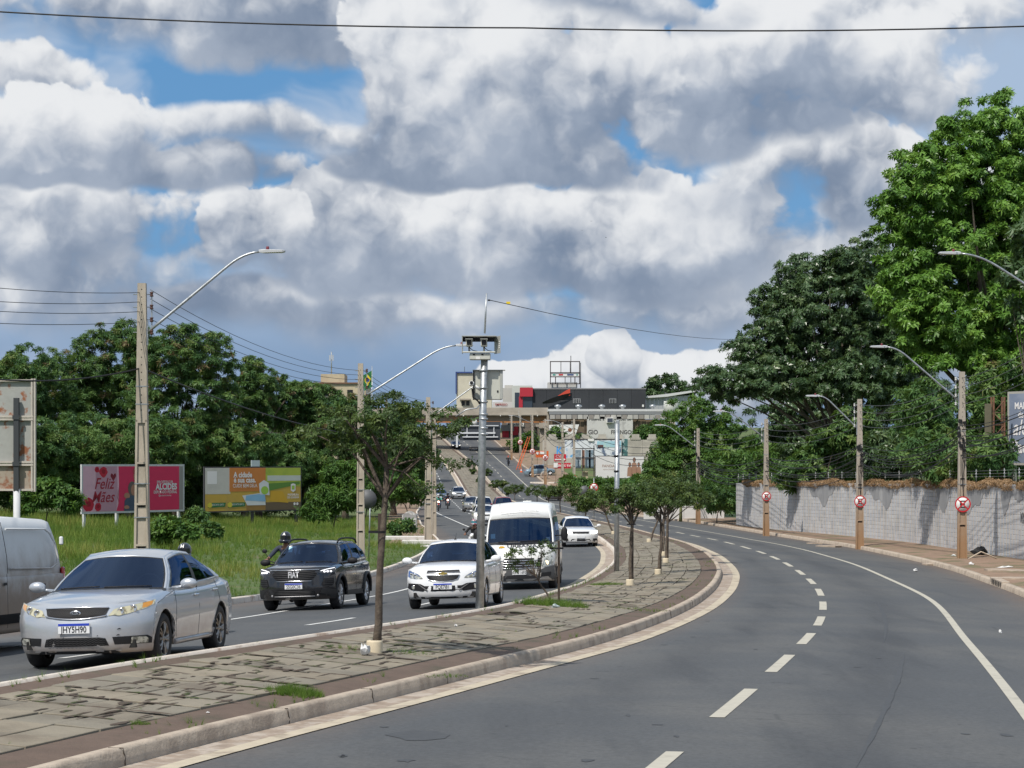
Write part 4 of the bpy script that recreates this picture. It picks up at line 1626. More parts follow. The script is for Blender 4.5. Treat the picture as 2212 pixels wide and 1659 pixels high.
def dark_suv(loc, rz):
 root = thing('suv_car', 'dark grey compact SUV with roof rails, lit headlamps and slatted black grille', 'car', loc, rz)
 body = paint('graphite_paint', (0.017, 0.018, 0.022), 0.4, 0.25, 0.15, (0.1, 0.5))
 c = Car(root, SUV, body)
 clad = M('black_cladding', (0.020, 0.021, 0.023), 0.55, var=0.15)
 # lower black bumper and arch cladding
 c.patch('bumper_cladding', [(-0.87, 0.27), (0.87, 0.27), (0.87, 0.46), (0.62, 0.50), (0.55, 0.36), (-0.55, 0.36), (-0.62, 0.50), (-0.87, 0.46)], clad, off=0.008, mirror=False, sub=3)
 for yc in c.axles:
  for sg in (-1, 1):
   P = []
   for a in np.linspace(-0.05, math.pi + 0.05, 20):
    y, z = yc + 0.425 * math.cos(a), 0.34 + 0.425 * math.sin(a)
    P.append((sg * (c.hw(y, z) + 0.006), y, z))
   MB().tube(P, 0.038, 6).build('arch_cladding', clad, root)
 c.side_patch('sill_cladding', [(1.30, 0.295), (2.95, 0.295), (2.95, 0.40), (1.30, 0.40)], clad, 0.012)
 gr = c.patch('grille', [(-0.52, 0.80), (-0.46, 0.88), (0.46, 0.88), (0.52, 0.80), (0.44, 0.70), (0.34, 0.655), (-0.34, 0.655), (-0.44, 0.70)], m_blk, off=0.006, mirror=False, sub=3)[0]
 g = MB()
 for k, (z, w) in enumerate(((0.86, 0.46), (0.82, 0.50), (0.78, 0.48), (0.74, 0.45), (0.70, 0.40))):
  g.tube(c.bar(-w, w, z, 0, 0.012, 11), 0.009, 5)
 g.build('grille_slat', clad, gr)
 g = MB().tube(c.bar(-0.40, 0.40, 0.653, 0, 0.012, 11), 0.008, 5)
 g.tube(c.bar(-0.56, 0.56, 0.90, 0, 0.010, 13), 0.010, 6)
 g.build('grille_trim', m_chrome, gr)
 y = c.fy(0, 0.79) - 0.026
 lettering('FIAT', M('badge_silver', (0.55, 0.55, 0.57), 0.5, 0.2), gr, (0, y, 0.79), 0.19, 0.006, 0.66)
 hl = [(0.54, 0.835), (0.60, 0.895), (0.70, 0.925), (0.86, 0.955), (0.868, 0.91), (0.84, 0.845), (0.70, 0.815), (0.58, 0.815)]
 o = c.patch('headlight', hl, M('dark_lens', (0.05, 0.05, 0.055), 0.1, 0.3, coat=1.0), off=0.008)
 for k, sg in enumerate((1, -1)):
  for x in (0.66, 0.72, 0.78):
   y = c.fy(sg * x, 0.85)
   m = MB().box((sg * x, y - 0.014, 0.852), (0.05, 0.02, 0.035), b=0.006)
   m.build('headlamp_element', M('led_lamp', (0.93, 0.95, 1.0), 0.3, emit=1.6), o[k])
 c.patch('daylight_strip', [(0.58, 0.875), (0.70, 0.908), (0.85, 0.938), (0.85, 0.928), (0.70, 0.896), (0.59, 0.862)], M('drl_lamp', (0.95, 0.97, 1.0), 0.3, emit=0.9), off=0.012)
 c.plate('SSG0C36', 0.545)
 c.patch('fog_recess', [(0.60, 0.56), (0.66, 0.70), (0.84, 0.71), (0.845, 0.60), (0.80, 0.53), (0.66, 0.52)], m_blk, off=0.007)
 for sg in (-1, 1):
  for z in (0.575, 0.615, 0.655):
   MB().tube(c.bar(sg * 0.64, sg * 0.82, z, 0, 0.012, 5), 0.007, 5).build('recess_slat', clad, root)
 li = c.patch('lower_intake', [(-0.50, 0.345), (0.50, 0.345), (0.44, 0.45), (-0.44, 0.45)], m_blk, off=0.012, mirror=False, sub=3)[0]
 g = MB()
 for z in (0.365, 0.395, 0.425):
  g.tube(c.bar(-0.45, 0.45, z, 0, 0.018, 9), 0.009, 5)
 g.build('intake_slat', clad, li)
 g = MB().tube(c.bar(-0.46, 0.46, 0.315, 0, 0.016, 9), 0.016, 6)
 ball(g, (0.52, c.fy(0.52, 0.33) - 0.01, 0.33), (0.03, 0.03, 0.03), 8, 6)
 ball(g, (-0.52, c.fy(0.52, 0.33) - 0.01, 0.33), (0.03, 0.03, 0.03), 8, 6)
 g.build('skid_bar', M('satin_silver', (0.28, 0.28, 0.29), 0.45, 0.6), root)
 for sg in (-1, 1):
  P = [(sg * 0.575, -2.05 + y, z) for y, z in ((1.78, 1.49), (1.92, 1.555), (2.2, 1.585), (2.8, 1.592), (3.3, 1.58), (3.52, 1.55), (3.62, 1.48))]
  MB().tube(P, 0.022, 6).build('roof_rail', m_blk, root)
 c.seam([(1.30, 0.42), (1.26, 0.65), (1.30, 1.02)])
 c.seam([(2.25, 0.40), (2.26, 1.06)])
 c.seam([(2.95, 0.50), (3.18, 0.75), (3.10, 1.10)])
 c.handles([(2.12, 0.93), (3.0, 0.97)], body)
 c.mirrors(1.07, 1.36, m_blk, (0.24, 0.13, 0.155))
 c.wipers()
 # papers and mirror behind the windscreen
 for (b, t, w, h, m) in ((-0.72, 0.87, 0.17, 0.05, m_plate), (-0.72, 0.72, 0.09, 0.14, M('windscreen_sticker', (0.30, 0.55, 0.66), 0.6))):
  p = c.wp(b, t)
  MB().box((p[0], p[1] + 0.03, p[2]), (w, 0.004, h), rx=-0.62).build('sticker', m, root)
 p = c.wp(0, 0.80)
 MB().box((0, p[1] + 0.12, p[2]), (0.22, 0.03, 0.06), b=0.01).build('rear_view_mirror', M('mirror_back', (0.35, 0.36, 0.37), 0.4), root)
 return root, c

HATCH = dict(L=3.93, W=1.705, H=1.485, wb=2.53, fo=0.80, rw=0.31, ra=0.355, sill=0.24, fbot=0.22, kf=0.40, kr=0.24, qf=2.6, tw=0.19, spokes=6, bright=True,
    nose=[(0.2, 0.10), (0.30, 0.02), (0.42, 0.0), (0.58, 0.015), (0.72, 0.06), (0.82, 0.11), (0.92, 0.19)],
    tail=[(0.2, 0.06), (0.5, 0.0), (0.9, 0.04), (1.08, 0.08)],
    top=[(0.0, 0.845), (0.12, 0.86), (0.4, 0.935), (0.75, 0.985), (1.0, 1.005), (1.4, 1.01), (3.4, 1.07), (3.93, 1.04)],
    side=[(0.15, 0.94), (0.30, 0.965), (0.55, 1.0), (0.74, 0.995), (0.90, 0.965), (1.07, 0.90)], crown=0.05, roll=0.055,
    cowl=0.95, rf=1.70, rr=3.35, rb=3.84, belt=(0.965, 1.09), wbelt=0.765, wroof=0.565, bul=(0.24, 0.12), wins=[(0.05, 0.44), (0.475, 0.84)], wt=(0.03, 0.90))

def white_hatch(loc, rz):
 root = thing('hatchback_car', 'glossy white hatchback with slim split grille, blue-tinted headlamps and a short roof aerial', 'car', loc, rz)
 body = paint('white_paint', (0.74, 0.75, 0.76), 0.0, 0.3, 0.30, (0.1, 0.5))
 c = Car(root, HATCH, body)
 hl = [(0.44, 0.655), (0.50, 0.72), (0.58, 0.765), (0.68, 0.80), (0.80, 0.845), (0.815, 0.79), (0.805, 0.71), (0.77, 0.675), (0.60, 0.655)]
 o = c.patch('headlight', hl, m_lens, off=0.007)
 bl = M('blue_lens_tint', (0.03, 0.10, 0.32), 0.1, 0.2, coat=1.0)
 for k, sg in enumerate((1, -1)):
  y = c.fy(sg * 0.62, 0.71)
  MB().lathe([(0.048, -0.014), (0.042, -0.018), (0.02, -0.006), (0.002, -0.003)], 18, (sg * 0.62, y - 0.004, 0.71), 'y').build('reflector', m_chrome, o[k])
  y = c.fy(sg * 0.72, 0.735)
  MB().lathe([(0.04, -0.014), (0.036, -0.018), (0.02, -0.006), (0.002, -0.003)], 18, (sg * 0.72, y - 0.004, 0.735), 'y').build('reflector', m_chrome, o[k])
 c.patch('lamp_brow', [(0.50, 0.70), (0.58, 0.755), (0.68, 0.79), (0.80, 0.835), (0.80, 0.80), (0.66, 0.765), (0.58, 0.735), (0.52, 0.70)], bl, off=0.011)
 c.patch('lamp_corner', [(0.765, 0.68), (0.76, 0.80), (0.805, 0.815), (0.808, 0.71)], bl, off=0.011)
 gu = c.patch('upper_grille', [(-0.36, 0.782), (0.36, 0.782), (0.34, 0.822), (-0.34, 0.822)], m_blk, off=0.006, mirror=False, sub=3)[0]
 g = MB().tube(c.bar(-0.36, 0.36, 0.778, 0, 0.010, 11), 0.008, 5)
 g.tube(c.bar(-0.345, 0.345, 0.826, 0, 0.010, 11), 0.006, 5)
 g.build('grille_trim', m_chrome, gu)
 gl = c.patch('lower_grille', [(-0.345, 0.715), (0.345, 0.715), (0.30, 0.635), (0.20, 0.605), (0, 0.595), (-0.20, 0.605), (-0.30, 0.635)], m_blk, off=0.006, mirror=False, sub=3)[0]
 g = MB()
 for (z, w) in ((0.695, 0.33), (0.67, 0.32), (0.645, 0.29), (0.62, 0.23)):
  g.tube(c.bar(-w, w, z, 0, 0.012, 9), 0.006, 5)
 g.build('grille_slat', M('dark_slat', (0.05, 0.05, 0.055), 0.35), gl)
 g = MB().tube(c.bar(-0.355, 0.355, 0.72, 0, 0.010, 13), 0.007, 5)
 pts = [(-0.355, 0.72), (-0.315, 0.63), (-0.20, 0.598), (0, 0.587), (0.20, 0.598), (0.315, 0.63), (0.355, 0.72)]
 g.tube([(x, c.fy(x, z) - 0.011, z) for x, z in pts], 0.009, 5)
 g.build('grille_surround', m_chrome, gl)
 # bow-tie badge
 y = c.fy(0, 0.755) - 0.03
 poly = [(-0.085, -0.018), (-0.038, -0.018), (-0.038, -0.034), (0.030, -0.034), (0.030, -0.018), (0.085, -0.018), (0.095, 0.018), (0.038, 0.018), (0.038, 0.034), (-0.030, 0.034), (-0.030, 0.018), (-0.095, 0.018)]
 b = MB().prism(poly, 0, 0.014)
 for i, p in enumerate(b.v):
  b.v[i] = (p[0], y + 0.014 - p[2], 0.755 + p[1])
 b.build('badge', M('gold_badge', (0.62, 0.45, 0.12), 0.3, 0.8), root)
 c.plate('PQE7J81', 0.485)
 st = [(-0.80, 0.565), (-0.50, 0.545), (-0.40, 0.50), (0.40, 0.50), (0.50, 0.545), (0.80, 0.565), (0.82, 0.46), (0.72, 0.415), (0.45, 0.385), (-0.45, 0.385), (-0.72, 0.415), (-0.82, 0.46)]
 c.patch('bumper_intake', st, m_blk, off=0.005, mirror=False, sub=3)
 for sg in (-1, 1):
  y = c.fy(sg * 0.66, 0.475) - 0.008
  fo = MB().lathe([(0.048, 0.0), (0.045, -0.016), (0.038, -0.016)], 18, (sg * 0.66, y, 0.475), 'y').build('fog_lamp', m_chrome, root)
  MB().lathe([(0.002, -0.010), (0.040, -0.010)], 18, (sg * 0.66, y, 0.475), 'y').build('fog_lens', m_lens, fo)
  MB().tube(c.bar(sg * 0.34, sg * 0.54, 0.40, 0, 0.008, 6, 0.535), 0.012, 5).build('intake_fin', M('grey_fin', (0.10, 0.10, 0.105), 0.5), root)
 c.patch('bumper_valance', [(0, 0.225), (0.66, 0.235), (0.70, 0.275), (0, 0.262)], m_blk, off=0.006)
 c.seam([(1.24, 0.33), (1.19, 0.55), (1.22, 0.96)])
 c.seam([(2.20, 0.28), (2.20, 1.02)])
 c.seam([(2.85, 0.44), (3.05, 0.70), (2.98, 1.04)])
 c.handles([(2.08, 0.86), (2.92, 0.90)], body)
 c.mirrors(1.035, 1.32, body, (0.23, 0.13, 0.15))
 c.wipers()
 ae = MB().tube([(-0.02, 0.15, 1.47), (-0.01, 0.25, 1.62)], [0.006, 0.003], 5)
 ae.box((-0.02, 0.15, 1.478), (0.05, 0.09, 0.03), b=0.012)
 ae.build('aerial', m_blk, root)
 return root, c

VAN = dict(L=5.55, W=2.07, H=2.50, wb=3.68, fo=0.87, rw=0.345, ra=0.40, sill=0.30, fbot=0.24, kf=0.34, kr=0.10, qf=3.0, tw=0.22, spokes=8,
   nose=[(0.2, 0.06), (0.32, 0.0), (0.55, 0.0), (0.70, 0.04), (0.95, 0.10), (1.1, 0.18)],
   tail=[(0.2, 0.0), (2.0, 0.0)],
   top=[(0.0, 0.99), (0.06, 1.04), (0.20, 1.16), (0.34, 1.255), (0.50, 1.32), (0.70, 1.34), (5.55, 1.34)],
   side=[(0.2, 0.97), (0.45, 0.995), (0.8, 1.0), (1.2, 1.0), (1.35, 0.985)], crown=0.05, roll=0.03, plan=[0.93, 0.965, 0.99, 1.0, 1.0, 1.0, 0.985],
   cowl=0.46, rf=1.22, rr=5.50, rb=5.52, belt=(1.30, 1.31), wbelt=1.015, wroof=0.87, bul=(0.26, 0.20), rbul=0.04, wins=[(0.025, 0.155), (0.185, 0.42), (0.45, 0.68), (0.71, 0.94)],
   wt=(0.02, 0.66), ws=(0.015, 0.69), rcrown=0.06, rail=[(0, -0.12), (0.08, -0.03), (0.2, 0.0), (1.0, -0.02)], rw0=0.1)

def white_van(loc, rz):
 root = thing('passenger_van', 'tall white passenger van with company lettering on its bonnet and wide dark windscreen', 'van', loc, rz)
 body = paint('van_white', (0.72, 0.73, 0.72), 0.0, 0.35, 0.55, (0.2, 1.2), 0.6)
 c = Car(root, VAN, body)
 dk = M('bumper_plastic', (0.055, 0.057, 0.06), 0.65, var=0.15, vs=3)
 c.patch('bumper', [(-0.99, 0.26), (0.99, 0.26), (0.99, 0.68), (0.72, 0.62), (0.58, 0.56), (-0.58, 0.56), (-0.72, 0.62), (-0.99, 0.68)], dk, off=0.012, mirror=False, sub=3)
 c.side_patch('wheel_cladding', [(0.32, 0.30), (0.46, 0.30), (0.46, 0.72), (0.36, 0.72)], dk, 0.012)
 c.side_patch('side_cladding', [(1.32, 0.32), (4.1, 0.32), (4.1, 0.62), (1.32, 0.62)], dk, 0.012)
 c.side_patch('side_cladding', [(4.98, 0.32), (5.45, 0.32), (5.45, 0.62), (4.98, 0.62)], dk, 0.012)
 gr = c.patch('grille', [(-0.55, 0.60), (0.55, 0.60), (0.62, 0.70), (0.63, 0.90), (-0.63, 0.90), (-0.62, 0.70)], m_blk, off=0.007, mirror=False, sub=3)[0]
 g = MB()
 for z, w in ((0.625, 0.56), (0.70, 0.60), (0.77, 0.61), (0.84, 0.61)):
  g.tube(c.bar(-w, w, z, 0, 0.016, 11, None, -0.01), 0.014, 6)
 g.build('grille_bar', m_chrome, gr)
 hl = [(0.64, 0.64), (0.72, 0.90), (0.88, 0.985), (0.955, 0.97), (0.965, 0.78), (0.93, 0.70), (0.78, 0.65)]
 o = c.patch('headlight', hl, m_lens, off=0.014)
 for k, sg in enumerate((1, -1)):
  y = c.fy(sg * 0.78, 0.76)
  MB().lathe([(0.06, -0.020), (0.05, -0.024), (0.002, -0.020)], 14, (sg * 0.78, y, 0.76), 'y').build('lit_bulb', M('warm_lamp', (1.0, 0.78, 0.45), 0.3, emit=1.6) if sg > 0 else m_chrome, o[k])
 c.patch('fog_recess', [(0.60, 0.36), (0.88, 0.38), (0.90, 0.50), (0.62, 0.47)], m_blk, off=0.02)
 c.plate('KRW 1693', 0.50, old=True)
 li = c.patch('lower_intake', [(-0.5, 0.32), (0.5, 0.32), (0.5, 0.41), (-0.5, 0.41)], m_blk, off=0.018, mirror=False)[0]
 lk = M('decal_ink', (0.03, 0.03, 0.035), 0.5)
 # lettering on the bonnet and above the windscreen follows the panels
 yb = -VAN['L'] / 2

 def bonnet_text(t, x, yy, size, mat, width=1.0, bold=0.0):
  z0, z1 = c.ztop(yb + yy - 0.05, 0), c.ztop(yb + yy + 0.05, 0)
  sl = math.atan2(z1 - z0, 0.1)
  me = text_mesh(t, size, bold, width).copy()
  return mobj('bonnet_lettering', me, mat, root, (x, yb + yy - 0.006, c.ztop(yb + yy, x / 1.0) + 0.022), (-(math.pi / 2 - sl), 0, 0))
 bonnet_text('URBANA', 0.08, 0.30, 0.18, lk, 1.2, 0.003)
 bonnet_text('TRANSPORTES', 0.26, 0.20, 0.06, lk, 1.0)
 lg = MB()
 for dz, w in ((0.0, 0.09), (0.022, 0.07), (0.044, 0.05)):
  yy = 0.28 + dz
  lg.box((-0.50, yb + yy, c.ztop(yb + yy, 0.5) + 0.012), (w * 2, 0.018, 0.02))
 lg.build('bonnet_emblem', M('emblem_yellow', (0.70, 0.42, 0.03), 0.5), root)
 for (t, size, fr, w) in (('www.urbanaboots.com.br', 0.085, 0.86, 1.25), ('@urbanacalcados   @urbanaboots', 0.045, 0.805, 1.2)):
  p0, p1 = Vector(c.wp(0, fr - 0.04)), Vector(c.wp(0, fr + 0.04))
  d = p1 - p0
  an = math.atan2(d.y, d.z)
  me = text_mesh(t, size, 0.0, w).copy()
  for v in me.vertices:        # bend with the panel
   b = v.co.x / 0.93
   v.co.y += 0.21 * b * b
  pc = (p0 + p1) / 2
  mobj('roof_lettering', me, M('decal_grey', (0.22, 0.22, 0.22), 0.6), root, (pc.x, pc.y - 0.075, pc.z + 0.012), (-an, 0, 0))
 for (b, t, w, h, m) in ((-0.80, 0.22, 0.13, 0.16, MATS['windscreen_sticker']), (0.83, 0.12, 0.11, 0.10, m_plate)):
  p = c.wp(b, t)
  MB().box((p[0], p[1] + 0.05, p[2]), (w, 0.004, h), rx=-0.6).build('sticker', m, root)
 p = c.wp(0.1, 0.60)
 MB().box((0.08, p[1] + 0.10, p[2]), (0.16, 0.02, 0.04), b=0.008).build('rear_view_mirror', M('mirror_back', (0.35, 0.36, 0.37), 0.4), root)
 c.mirrors(1.55, 1.15, m_blk, (0.20, 0.12, 0.42), 0.16)
 c.wipers()
 ae = MB().tube([(-0.62, yb + 1.28, 2.20), (-0.58, yb + 1.50, 2.52)], [0.006, 0.003], 5)
 ae.build('aerial', m_blk, root)
 c.seam([(1.18, 0.62), (1.12, 0.9), (1.16, 1.32)])
 c.seam([(2.15, 0.36), (2.15, 1.32)])
 c.seam([(3.35, 0.36), (3.35, 1.32)])
 MB().box((0.15, yb + 2.6, 2.525), (0.25, 0.3, 0.03), b=0.01).build('roof_vent', body, root)
 return root, c

PANEL = dict(L=5.0, W=1.95, H=2.02, wb=3.1, fo=0.95, rw=0.33, ra=0.38, sill=0.28, fbot=0.26, kf=0.3, kr=0.09, tw=0.2, spokes=6, qf=3,
    nose=[(0.2, 0.05), (0.5, 0.0), (0.9, 0.06), (1.05, 0.12)], tail=[(0.2, 0.0), (2.0, 0.0)],
    top=[(0, 0.98), (0.3, 1.08), (0.8, 1.16), (1.2, 1.18), (5.0, 1.18)],
    side=[(0.2, 0.97), (0.5, 1.0), (1.0, 1.0), (1.2, 0.99)], crown=0.05, roll=0.03, plan=[0.93, 0.96, 0.99, 1, 1, 1, 0.985],
    cowl=0.85, rf=1.6, rr=4.86, rb=4.98, belt=(1.14, 1.15), wbelt=0.962, wroof=0.80, bul=(0.25, 0.16), rbul=0.03, wins=[(0.03, 0.2)], wt=(0.04, 0.8), ws=(0.02, 0.9),
    rail=[(0, -0.1), (0.1, -0.02), (0.5, 0), (0.9, -0.02), (1, -0.06)], no_rear=True)

def panel_van(loc, rz):
 root = thing('panel_van', 'white windowless delivery van with its lower half caked in brown road dust', 'van', loc, rz)
 body = paint('dusty_white', (0.60, 0.62, 0.63), 0.0, 0.55, 0.85, (0.6, 1.7), 0.1)
 c = Car(root, PANEL, body)
 # pressed blank window panel and crease on both flanks
 for sg in (-1, 1):
  x = lambda z: sg * (np.interp(z, [1.15, 1.5, 1.95], [0.972, 0.955, 0.86]) + 0.012)
  P = []
  for (y, z) in ((2.55, 1.22), (4.30, 1.20), (4.55, 1.26), (4.62, 1.36), (4.56, 1.58), (4.42, 1.74), (4.25, 1.80), (2.60, 1.80)):
   P.append((x(z), y - 2.5, z))
  MB().tube(P, 0.016, 6).build('pressed_rib', body, root)
  for y in (1.40, 2.45):
   MB().tube([(x(z), y - 2.5, z) for z in (1.15, 1.4, 1.7, 1.9)], 0.005, 4).build('door_gap', m_seal, root)
  for z in (0.75, 1.62):
   MB().box((sg * 0.90, 2.50, z), (0.06, 0.05, 0.13), b=0.015).build('door_hinge', m_plate, root)
  c.side_patch('rub_strip', [(1.4, 0.42), (3.6, 0.42), (3.6, 0.56), (1.4, 0.56)], m_blk, 0.012)
  MB().box((sg * 0.935, 2.44, 1.0), (0.06, 0.09, 0.42), b=0.02).build('tail_lamp', m_red, root)
 c.seam([(1.40, 0.36), (1.40, 1.14)])
 c.seam([(2.45, 0.36), (2.45, 1.14)])
 c.side_patch('door_handle', [(2.25, 0.98), (2.40, 0.98), (2.40, 1.02), (2.25, 1.02)], m_blk, 0.02, sub=0)
 c.mirrors(1.32, 1.35, m_blk, (0.18, 0.12, 0.26), 0.12)
 c.patch('headlight', [(0.6, 0.72), (0.66, 0.92), (0.88, 0.98), (0.9, 0.78)], m_lens, off=0.01)
 c.patch('grille', [(0, 0.62), (0.5, 0.62), (0.55, 0.80), (0, 0.80)], m_blk, off=0.008)
 c.patch('bumper', [(0, 0.28), (0.9, 0.28), (0.9, 0.56), (0, 0.56)], m_blk, off=0.01)
 return root, c

def far_car(name, label, spec, pm, loc, rz, lit=0.0, plate=True, grille='dark', group=None, receding=False, bed=False):
 """cars further off: body, glass, wheels, lamps, grille, plate, mirrors"""
 root = thing(name, label, 'car', loc, rz, group)
 c = Car(root, spec, pm, simple=True)
 hz = spec['top'][0][1]
 w = spec['W'] / 2
 lm = m_on if lit else m_lens
 lm = M('driving_lamp_%d' % int(lit * 10), (1.0, 0.95, 0.85), 0.3, emit=lit) if lit else m_lens
 c.patch('headlight', [(w * 0.52, hz - 0.14), (w * 0.60, hz - 0.03), (w * 0.93, hz + 0.0), (w * 0.95, hz - 0.10), (w * 0.80, hz - 0.15)], lm, off=0.012)
 c.patch('grille', [(-w * 0.46, hz - 0.04), (w * 0.46, hz - 0.04), (w * 0.42, hz - 0.14), (-w * 0.42, hz - 0.14)], m_blk, off=0.01, mirror=False)
 if grille == 'chrome':
  MB().tube(c.bar(-w * 0.5, w * 0.5, hz - 0.03, 0, 0.014, 9), 0.014, 5).build('grille_trim', m_chrome, root)
  MB().tube(c.bar(-w * 0.46, w * 0.46, hz - 0.145, 0, 0.014, 9), 0.010, 5).build('grille_trim', m_chrome, root)
 c.patch('lower_intake', [(-w * 0.55, 0.29), (w * 0.55, 0.29), (w * 0.48, 0.39), (-w * 0.48, 0.39)], m_blk, off=0.008, mirror=False)
 c.patch('fog_recess', [(w * 0.66, 0.30), (w * 0.93, 0.31), (w * 0.92, 0.40), (w * 0.68, 0.41)], m_blk, off=0.008)
 if plate:
  MB().box((0, c.fy(0, 0.5) - 0.02, 0.5), (0.40, 0.012, 0.13), b=0.005).build('number_plate', m_plate, root)
 c.patch('tail_lamp', [(w * 0.62, hz - 0.02), (w * 0.92, hz - 0.02), (w * 0.92, hz + 0.14), (w * 0.66, hz + 0.12)], m_red, off=0.012, where='r')
 MB().box((0, c.ry(0, 0.72) + 0.012, 0.75), (0.40, 0.012, 0.13)).build('rear_plate', m_plate, root)
 c.mirrors(spec['belt'][0] + 0.07, spec['cowl'] + 0.42, pm, (0.22, 0.12, 0.14))
 return root, c

# ------------------------------------------------------------------ traffic
def road_left(px, d, rz):
 x = (px - CX) * d / F
 return (x, d, float(zl_at(x, d))), math.radians(rz)

def car_at(fn, px, d, rz, L, *a, **k):
 """put the middle of the front bumper at pixel column px, distance d; rz: degrees, front towards the camera"""
 r = math.radians(rz)
 x, y = (px - CX) * d / F, d
 cx, cy = x - math.sin(r) * L / 2, y + math.cos(r) * L / 2
 h = 1.3
 z0 = gz(cx, cy)
 # pitch and roll with the road
 f = gz(cx + math.sin(r) * h, cy - math.cos(r) * h)
 b = gz(cx - math.sin(r) * h, cy + math.cos(r) * h)
 lft = float(zl_at(cx - 0.8 * math.cos(r), cy - 0.8 * math.sin(r))) if cx < LK(cy) else z0
 rgt = float(zl_at(cx + 0.8 * math.cos(r), cy + 0.8 * math.sin(r))) if cx < LK(cy) else z0
 o = fn(*a, (cx, cy, (f + b) / 2), r, **k) if a else fn((cx, cy, (f + b) / 2), r, **k)
 root = o[0] if isinstance(o, tuple) else o
 root.rotation_euler = (math.atan2(b - f, 2 * h), -math.atan2(rgt - lft, 1.6), r)
 return root

car_at(silver_sedan, 163, 25.1, -7.0, 4.53)
car_at(dark_suv, 636, 45.5, -9.0, 4.10)
car_at(white_hatch, 958, 43.6, -7.0, 3.93)
car_at(white_van, 1123, 58.5, -3.5, 5.55)
car_at(panel_van, -276, 27.6, -7.0, 5.0)

# ------------------------------------------------------------------ plants
def leaf_template(kind):
 """a small spray of leaves: vertices and quads"""
 V, Q = [], []

 def leaf(az, L, w, rise, droop, start=0.06, roll=0.0):
  ca, sa = math.cos(az), math.sin(az)
  k = len(V)
  zf = rise * 0.75 - droop * 0.45
  tri = ((start, -w * 0.5, 0), (start + L * 0.55, w * 1.15, zf + 0.03), (start + L, -w * 0.35, rise - droop)) if kind != 'grass' else ((start, -w, 0), (start, w, 0), (start + L, 0, rise - droop))
  for (r, s, z) in tri:
   V.append((ca * r - sa * s, sa * r + ca * s, z))
  Q.append((k, k + 1, k + 2))
 if kind == 'rosette':           # long leaves hanging round a shoot
  for i in range(6):
   leaf(i * 2 * math.pi / 6 + 0.3 * (i % 2), 0.85, 0.18, 0.15, 0.62)
  for i in range(3):
   leaf(i * 2 * math.pi / 3 + 0.5, 0.6, 0.15, 0.34, 0.25)
 elif kind == 'frond':           # feathery, drooping
  for i in range(4):
   a = i * 2 * math.pi / 4
   leaf(a, 0.6, 0.13, 0.18, 0.20)
   leaf(a + 0.6, 0.9, 0.12, 0.05, 0.6, 0.15)
 elif kind == 'sparse':          # small ovate leaves
  for i in range(6):
   leaf(i * 2 * math.pi / 6 + 0.4, 0.55, 0.17, 0.12, 0.3, 0.12, 0.05)
  leaf(0.3, 0.4, 0.15, 0.4, 0.0)
 elif kind == 'grass':
  for i in range(9):
   a = i * 2.4
   leaf(a, 0.28 + 0.1 * (i % 3), 0.020, 1.0, 0.12 + 0.1 * (i % 3), 0.02)
 return np.array(V, float), np.array(Q, int)

TPL = {k: leaf_template(k) for k in ('rosette', 'frond', 'sparse', 'grass')}

def sprays(C, out, size, tint, kind, rng, lean=0.5, jit=0.35):
 V0, Q0 = TPL[kind]
 n = len(C)
 z = np.array([0, 0, 1.0]) * (1 - lean) + out * lean + rng.normal(0, jit, (n, 3))
 z /= np.linalg.norm(z, axis=1)[:, None] + 1e-9
 r = rng.normal(size=(n, 3))
 x = np.cross(r, z)
 x /= np.linalg.norm(x, axis=1)[:, None] + 1e-9
 y = np.cross(z, x)
 R = np.stack([x, y, z], 2)
 k = len(V0)
 jitV = V0[None] * (1 + rng.normal(0, 0.12, (n, k, 3)))
 V = np.einsum('nij,nkj->nki', R, jitV) * size[:, None, None] + C[:, None, :]
 Q = Q0[None] + (np.arange(n) * k)[:, None, None]
 t = np.clip(tint[:, None] + rng.normal(0, 0.07, (n, k)), 0, 1)
 return V.reshape(-1, 3), Q.reshape(-1, 3), t.ravel()

def px_blob(px, py, rx, ry, d, rd=None):
 c = P3(px, py, d)
 s = d / F
 return (np.array(c), np.array([rx * s, (rd if rd else max(rx, ry) * s * 0.9), ry * s]))

